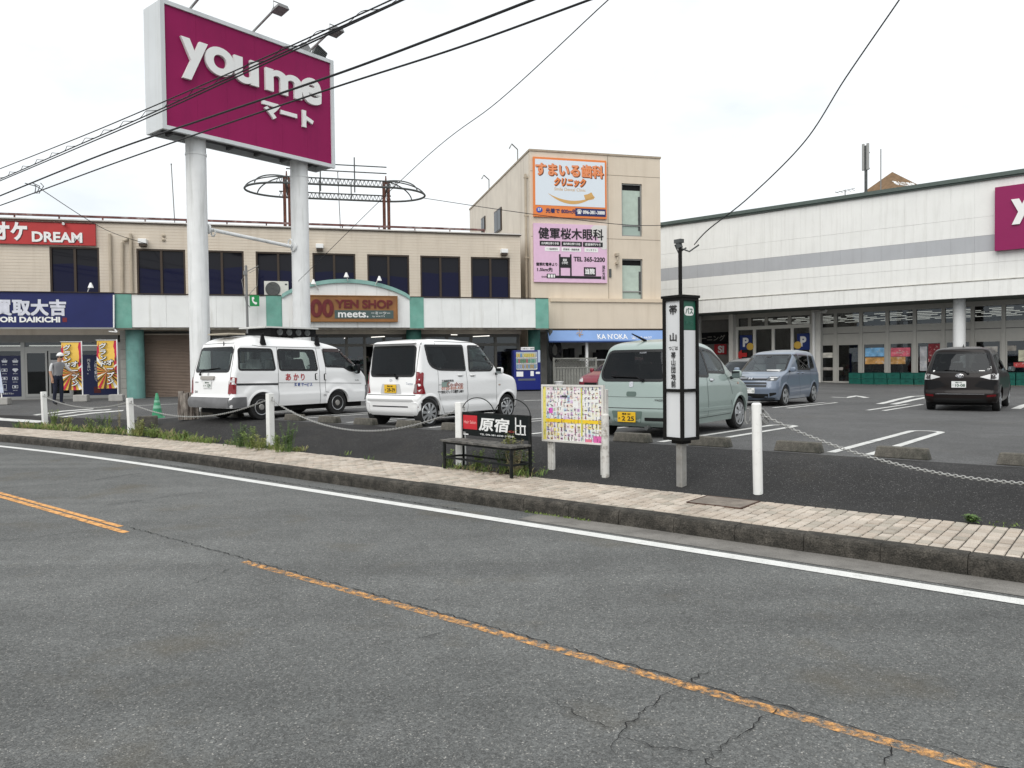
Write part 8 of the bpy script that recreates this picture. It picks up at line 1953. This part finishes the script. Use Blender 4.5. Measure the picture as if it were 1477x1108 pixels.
# ---------------------------------------------------------------- man in the white cap
def person():
    p = pick(84, 584.2); 
    d_ = (p - CO).length / FPX; S_ = 63 * d_ / 1.68
    r_ = empty('person', p, LB.rotation_euler.z + .75, 'man in white cap, grey vest and navy trousers handling the banner', 'person')
    J = {'pel': (0, 0, .92), 'wai': (0, 0, 1.06), 'che': (.03, .0, 1.27), 'nec': (.06, 0, 1.42), 'hd0': (.085, -.01, 1.50), 'hd1': (.10, -.015, 1.60),
         'hl': (-.09, 0, .90), 'kl': (-.10, -.03, .50), 'al': (-.12, .03, .09), 'tl': (-.10, -.12, .04), 'hr': (.09, 0, .90), 'kr': (.10, -.04, .50), 'ar': (.10, .0, .09), 'tr': (.12, -.15, .04),
         'sl': (-.16, .02, 1.36), 'el': (-.22, .02, 1.10), 'wl': (-.20, -.05, .88), 'sr': (.20, -.02, 1.36), 'er': (.36, -.06, 1.16), 'wr': (.52, -.10, 1.02)}
    E_ = [('pel', 'wai'), ('wai', 'che'), ('che', 'nec'), ('nec', 'hd0'), ('hd0', 'hd1'), ('pel', 'hl'), ('hl', 'kl'), ('kl', 'al'), ('al', 'tl'), ('pel', 'hr'), ('hr', 'kr'), ('kr', 'ar'), ('ar', 'tr'), ('che', 'sl'), ('sl', 'el'), ('el', 'wl'), ('che', 'sr'), ('sr', 'er'), ('er', 'wr')]
    rad = {'pel': .135, 'wai': .13, 'che': .15, 'nec': .058, 'hd0': .075, 'hd1': .095, 'hl': .095, 'kl': .068, 'al': .048, 'tl': .04, 'hr': .095, 'kr': .068, 'ar': .048, 'tr': .04, 'sl': .062, 'el': .046, 'wl': .034, 'sr': .062, 'er': .046, 'wr': .034}
    names = list(J); V_ = [Vector(J[n]) * S_ for n in names]; Ed = [(names.index(a), names.index(b)) for a, b in E_]; Rd = [rad[n] * S_ for n in names]
    for nm, sx, tip in (('wl', -1, Vector((0, -.25, -.95))), ('wr', 1, Vector((.85, -.2, -.45)))):          # palm and five fingers
        b = J[nm]; t_ = tip.normalized(); side = t_.cross(Vector((0, 0, 1))).normalized() if abs(t_.z) < .9 else Vector((1, 0, 0)); up_ = side.cross(t_)
        V_.append((Vector(b) + t_ * .07) * S_); Rd.append(.036 * S_); Ed.append((names.index(nm), len(V_) - 1)); pm_ = len(V_) - 1
        for k, ln in enumerate((.075, .085, .08, .06)):
            o_ = side * (.028 * (k - 1.5)); c_ = Vector(b) + t_ * .09 + o_
            V_.append(c_ * S_); Rd.append(.010 * S_); Ed.append((pm_, len(V_) - 1)); V_.append((c_ + t_ * ln * .6 - up_ * .01) * S_); Rd.append(.009 * S_); Ed.append((len(V_) - 2, len(V_) - 1)); V_.append((c_ + t_ * ln * .9 - up_ * .035) * S_); Rd.append(.008 * S_); Ed.append((len(V_) - 2, len(V_) - 1))
        c_ = Vector(b) + t_ * .04 + side * .04; V_.append(c_ * S_); Rd.append(.012 * S_); Ed.append((pm_, len(V_) - 1)); V_.append((c_ + t_ * .05 + side * .03) * S_); Rd.append(.010 * S_); Ed.append((len(V_) - 2, len(V_) - 1))
    me = bpy.data.meshes.new('body'); me.from_pydata([tuple(v) for v in V_], Ed, []); o = bpy.data.objects.new('body', me); COL.objects.link(o)
    sk = o.modifiers.new('skin', 'SKIN'); ly = me.skin_vertices[0] if me.skin_vertices else None
    if ly is None:
        bm = bmesh.new(); bm.from_mesh(me); bm.verts.layers.skin.verify(); bm.to_mesh(me); bm.free(); ly = me.skin_vertices[0]
    for i, r__ in enumerate(Rd): ly.data[i].radius = (r__, r__ * (.78 if names[i] in ('che', 'wai', 'pel') else 1) if i < len(names) else r__); ly.data[i].use_root = i == 0
    sd = o.modifiers.new('sub', 'SUBSURF'); sd.levels = 2; sd.render_levels = 2
    bpy.context.view_layer.update(); m2 = bpy.data.meshes.new_from_object(o.evaluated_get(bpy.context.evaluated_depsgraph_get())); bpy.data.objects.remove(o)
    skin_, vest, shirt, trou, shoe = mat('skin', (.42, .24, .16, 1), .6), mat('grey_vest', (.20, .20, .21, 1), .8), mat('white_shirt', (.55, .55, .56, 1), .8), mat('navy_trousers', (.015, .018, .035, 1), .8), mat('black_shoe', (.01, .01, .012, 1), .5)
    body = link('body', m2, [skin_, vest, shirt, trou, shoe], r_, smooth=True)
    for pl_ in m2.polygons:
        c = pl_.center / S_; i = 0
        if c.z < .10: i = 4
        elif c.z < .98 and not (abs(c.x) > .17 and c.z > .72): i = 3
        elif c.z < 1.43 and abs(c.x - .02) < .19 and c.z > .95: i = 1
        elif c.z > 1.12 and c.z < 1.43: i = 2
        pl_.material_index = i
    hc = Vector((.10, -.015, 1.60)) * S_
    bm = bmesh.new(); bmesh.ops.create_icosphere(bm, subdivisions=3, radius=.112 * S_)
    bmesh.ops.delete(bm, geom=[v for v in bm.verts if v.co.z < .005], context='VERTS'); me = bpy.data.meshes.new('cap'); bm.to_mesh(me); bm.free(); cp = link('cap', me, mat('white_cap', (.72, .72, .71, 1), .8), r_, smooth=True); cp.location = hc + Vector((0, 0, .03))
    MB().lathe([(.118 * S_, -.012), (.118 * S_, .02), (.10 * S_, .03)], 20).build('cap_band', MATS['white_cap'], cp, smooth=True)
    f_ = Vector((.75, -.65, 0)).normalized(); q = MB(); l_ = Vector((-f_.y, f_.x, 0))
    q.add([hc + f_ * .085 * S_ + Vector((0, 0, .01)), hc + f_ * .128 * S_ + Vector((0, 0, -.035)), hc + f_ * .10 * S_ + l_ * .02 - Vector((0, 0, .035)), hc + f_ * .10 * S_ - l_ * .02 - Vector((0, 0, .035))], [(0, 1, 2), (0, 3, 1), (1, 3, 2)]); q.build('nose', skin_, body)
    for sgn in (-1, 1):
        c = hc + f_ * .098 * S_ + l_ * .034 * sgn + Vector((0, 0, .004)); MB().lathe([(0, -.008), (.011, 0), (0, .008)], 8, tuple(c)).build('eye', M_blk, body); c = hc + l_ * .108 * sgn * S_ + Vector((0, 0, -.02)); MB().lathe([(0, -.03), (.018, 0), (0, .03)], 8, tuple(c)).build('ear', skin_, body)
    c = hc + f_ * .098 * S_ - Vector((0, 0, .065)); MB().bar(c - l_ * .022, c + l_ * .022, .008).build('mouth', mat('lip', (.28, .11, .09, 1), .6), body)
    q = MB().lathe([(.10 * S_, -.03), (.105 * S_, .02)], 16, tuple(hc - f_ * .015 + Vector((0, 0, .0)))); q.v = [v for v in q.v]; q.build('hair', M_blk, body)
person()
# ================================================================ overhead wires
M_wire = mat('black_cable', (.02, .02, .022, 1), .6)
def on_t(px, py, t):
    return onplane(px, py, NV * t, NV)
def smoothpts(P, n=10):
    out = []
    for i in range(len(P) - 1):
        p0, p1, p2, p3 = P[max(i - 1, 0)], P[i], P[i + 1], P[min(i + 2, len(P) - 1)]
        for k in range(n): u = k / n; out.append(.5 * ((2 * p1) + (p2 - p0) * u + (2 * p0 - 5 * p1 + 4 * p2 - p3) * u * u + (3 * p1 - p0 - 3 * p2 + p3) * u ** 3))
    return out + [P[-1]]
def wire(name, pts, r, label, t=None, ext=(0, 0), spiral=0.0):
    P = [on_t(x, y, t) for x, y in pts] if t is not None else pts
    P = smoothpts(P)
    if ext[0]: P = [P[0] + (P[0] - P[1]).normalized() * ext[0]] + P
    if ext[1]: P = P + [P[-1] + (P[-1] - P[-2]).normalized() * ext[1]]
    q = MB().tube(P, r, 6)
    if spiral:
        S_ = []; L = 0
        for a, b in zip(P[1:-2], P[2:-1]):
            k = max(1, int((b - a).length / .09))
            for i in range(k): c = a.lerp(b, i / k); S_.append(c + Vector((0, 0, spiral)) + Vector((0, 0, 1)) * spiral * .8 * math.sin(L * 7) + NV * spiral * math.cos(L * 7)); L += .09
        q.tube(S_, r * .55, 4)
    return tag(q.build(name, M_wire, smooth=True), label, 'cable')
wire('power_cable', [(-60, 266), (0, 243.5), (110, 200), (215, 156), (380, 84), (560, 2), (600, -18)], .012, 'thin upper cable crossing the top left sky and the sign', 7.9, (25, 8))
wire('power_cable', [(-60, 281), (0, 258.5), (100, 215), (215, 165), (400, 80), (583, -2), (640, -28)], .013, 'cable wound with a spiral wire, second from the top', 7.7, (25, 8), .045)
wire('power_cable', [(-60, 286), (0, 261), (120, 210), (215, 169), (400, 84), (590, -4), (640, -28)], .013, 'plain cable running close below the spiral-wound cable', 7.7, (25, 8))
wire('power_cable', [(-60, 306), (0, 282.5), (150, 222), (300, 170), (480, 109), (620, 57), (770, -1), (840, -30)], .018, 'thickest black cable crossing the sign below the letters', 7.6, (25, 8))
wire('power_cable', [(-60, 315), (0, 296.5), (150, 241), (300, 188), (480, 127), (660, 69), (850, 0), (930, -30)], .014, 'lowest of the long cables, passing under the sign', 7.5, (25, 8))
a, b = on_t(50, 267, 7.6), LB.matrix_basis @ Vector((fL(213, 353)[0], -.2, fL(213, 353)[1]))
wire('service_wire', [a, a.lerp(b, .5) - Vector((0, 0, .25)), b], .010, 'thin service wire dropping from a cable clamp to the beige wall'); 
q = MB()
for k in range(3): q.tube([a + Vector((-.25 + .2 * k, 0, .05)), a + Vector((.0 + .1 * k, .05, -.02)), a + Vector((.05 * k, 0, -.22))], .012, 5)
tag(q.build('cable_clamp', M_wire), 'black cable clamp on the thickest cable at the left', 'clamp')
pb = SG.matrix_basis @ Vector((3.2, -.05, zc)); e = on_t(875, 2, 7.6); mpt = on_t(700, 165, 9.5)
wire('service_wire', [on_t(960, -70, 6), e, onplane(720, 145, NV * 9.3, NV), onplane(600, 240, NV * 11, NV), pb], .007, 'long thin wire slanting down from the top to the right pole of the sign')
P = [onplane(1330, -50, NV * 6.5, NV), onplane(1297, 0, NV * 6.9, NV), onplane(1220, 112, NV * 7.3, NV), onplane(1160, 205, NV * 7.7, NV), onplane(1080, 285, NV * 8.0, NV), onplane(1022, 331, NV * 8.15, NV), mast_top + Vector((.12, 0, -.0))]
wire('service_wire', P, .0065, 'twisted wire curving down to the bus stop mast'); w_ = bpy.data.objects[-1] if 0 else None
a = HF.matrix_basis @ Vector((xr if 0 else fL(612, 286, 3.0)[0], 0, fL(612, 286, 3.0)[1])); d_ = ray(960, 325); b = CO + d_ * (37.5 / d_.y); m_ = CO + ray(800, 313) * (35.9 / ray(800, 313).y)
b2 = onplane(1130, 303, ST.matrix_basis @ Vector((0, OV - .3, 0)), SN)
wire('service_wire', [a, m_, b, b2], .016, 'dark wire from the hoop frame across the clinic boards to the store')
a = on_t(610, 286, 28); 
q = None
# ================================================================ weeds
def leafmat(name, c): return mat(name, c, .7, vary=.35, vscale=6)
LM = [leafmat('weed_green', (.17, .235, .06, 1)), leafmat('weed_dark_green', (.09, .15, .045, 1)), leafmat('weed_yellow_green', (.26, .28, .09, 1)), leafmat('dry_grass', (.30, .26, .14, 1))]
def plant_geo(rnd, h, spread, stems, lw=.018, ll=.06, dens_=10):
    q = MB()
    for _ in range(stems):
        a = rnd.uniform(0, 6.28); r_ = spread * rnd.uniform(.1, 1); hh = h * rnd.uniform(.45, 1)
        b0 = Vector((math.cos(a) * r_ * .4, math.sin(a) * r_ * .4, 0)); tp = Vector((math.cos(a) * r_, math.sin(a) * r_, hh)); md = b0.lerp(tp, .5) + Vector((0, 0, hh * .12))
        q.tube([b0, md, tp], [.004, .003, .0015], 3)
        for k in range(dens_):
            u = rnd.uniform(.12, 1); c = b0.lerp(md, u * 2) if u < .5 else md.lerp(tp, u * 2 - 1); t = rnd.uniform(0, 6.28); dd = Vector((math.cos(t), math.sin(t), rnd.uniform(-.2, .8))).normalized(); l_ = ll * rnd.uniform(.5, 1.2); s_ = dd.cross(Vector((0, 0, 1))).normalized() * lw * rnd.uniform(.6, 1.3)
            q.add([c, c + dd * l_ * .5 + s_, c + dd * l_ - Vector((0, 0, l_ * .15)), c + dd * l_ * .5 - s_], [(0, 1, 2, 3)])
    return q
rnd = random.Random(21)
def blades(q, p, n, h, sp):
    for _ in range(n):
        b = p + Vector((rnd.uniform(-sp, sp), rnd.uniform(-sp, sp), 0)); a = rnd.uniform(0, 6.28); l_ = h * rnd.uniform(.4, 1); d = Vector((math.cos(a), math.sin(a), 0)); s_ = Vector((-d.y, d.x, 0)) * .005
        q.add([b - s_, b + s_, b + d * l_ * .25 + Vector((0, 0, l_ * .7)) + s_ * .6, b + d * l_ * .55 + Vector((0, 0, l_))], [(0, 1, 2, 3)])
# ground cover along the back of the pavement
gq = [MB(), MB(), MB(), MB()]
s = -22.9
while s < -4.5:
    dn = 1.0 if s < -14.4 else (.12 if s < -13.7 else (.85 if s < -11.5 else (.04 if s < -7.9 else .7 if s < -6.2 else .05)))
    if rnd.random() < dn:
        t = 8.08 + rnd.uniform(-.12, .16) + (.12 if s < -16 else 0); p = RD(s, t, 0); p.z = max(.15, LZ(p.x, p.y)) 
        blades(gq[rnd.choice((0, 0, 1, 2, 3))], p, 9, rnd.uniform(.05, .16) * (1.3 if s < -15 else .8), .09)
        if rnd.random() < .5: g_ = plant_geo(rnd, rnd.uniform(.05, .16), .10, 4, .012, .035, 6); gq[rnd.choice((0, 1, 2))].add([p + Vector(v) for v in g_.v], g_.f)
    s += .035
for q, m in zip(gq, LM): q.build('ground_cover', m, kind='stuff', recalc=False)
# countable weed plants
for px, py, h, sp, n, m, lab in ((78, 612, .42, .22, 26, 0, 'tall leafy weed beside the white post at the far left'), (96, 614, .26, .22, 20, 2, 'low bright weed right of the far left post'), (131, 622, .40, .16, 18, 0, 'upright weed in the verge between the two left posts'), (147, 621, .48, .12, 12, 1, 'tall narrow weed in the verge left of the leaning post'), (156, 623, .46, .12, 12, 0, 'tall narrow weed close left of the leaning post'), (172, 618, .70, .08, 5, 3, 'tall thin dry stalk behind the leaning post'),
        (203, 628, .38, .2, 22, 2, 'bushy weed at the foot of the leaning post'), (222, 630, .30, .18, 18, 0, 'bushy weed below the green cone'), (268, 634, .22, .16, 14, 0, 'small weed on the verge below the stump'), (347, 645, .48, .18, 26, 1, 'tall dark weed left of the post before the van'), (362, 647, .42, .22, 26, 0, 'bushy weed with seed heads left of the post before the van'), (375, 649, .3, .2, 20, 2, 'low weed just left of the post before the van'), (402, 652, .34, .18, 20, 0, 'weed at the foot of the post before the van'), (416, 652, .58, .18, 26, 1, 'tall weed right of the post before the van'),
        (646, 671, .22, .12, 16, 0, 'weed at the left front leg of the bench'), (690, 674, .26, .16, 18, 0, 'weed under the left half of the bench'), (728, 679, .42, .2, 24, 1, 'dark weed growing up under the bench seat'), (744, 684, .5, .22, 22, 3, 'dry stalky weed at the right end of the bench'), (742, 640, .3, .14, 12, 2, 'leafy weed top leaning on the bench backrest'), (757, 680, .34, .2, 18, 0, 'weed behind the right leg of the bench'), (1402, 753, .06, .06, 12, 1, 'tiny clump of weed at the pavement edge on the right')):
    if px == 742: p = bn.matrix_basis @ Vector((L * .80, -.13, .30))
    else: p = flat(px, py, .16 if py > 630 else .18)
    o = plant_geo(rnd, h, sp, n, .016, .055, 11).build('weed', LM[m], recalc=False); o.location = p; tag(o, lab, 'weed', 'weeds along the back of the pavement')
q = MB()
for px, a in ((1440, 1), (1475, 1), (1452, 1), (1465, 1)):
    p = flat(px, 757, .155); blades(q, p, 14, .022, .1)
p = RD(-5.2, 6.66, .0); 
for i in range(60): blades(q, RD(-5.35 + rnd.uniform(0, .9), 6.68, .0), 3, .03, .02)
q.build('grass_tuft', LM[0], kind='stuff', recalc=False)
# leaf litter under the bench
q = MB()
for _ in range(160):
    p = bn.matrix_basis @ Vector((rnd.uniform(.05, L + .05), rnd.uniform(-.35, .2), 0)); p.z = max(.156, LZ(p.x, p.y) + .004); a = rnd.uniform(0, 6.28); d = Vector((math.cos(a), math.sin(a), rnd.uniform(0, .3))) * rnd.uniform(.015, .035); s_ = Vector((-d.y, d.x, 0)) * .5; q.add([p, p + d + s_, p + d * 2, p + d - s_], [(0, 1, 2, 3)])
q.build('leaf_litter', mat('dead_leaf', (.12, .075, .04, 1), .9, vary=.4, vscale=9), kind='stuff', recalc=False)
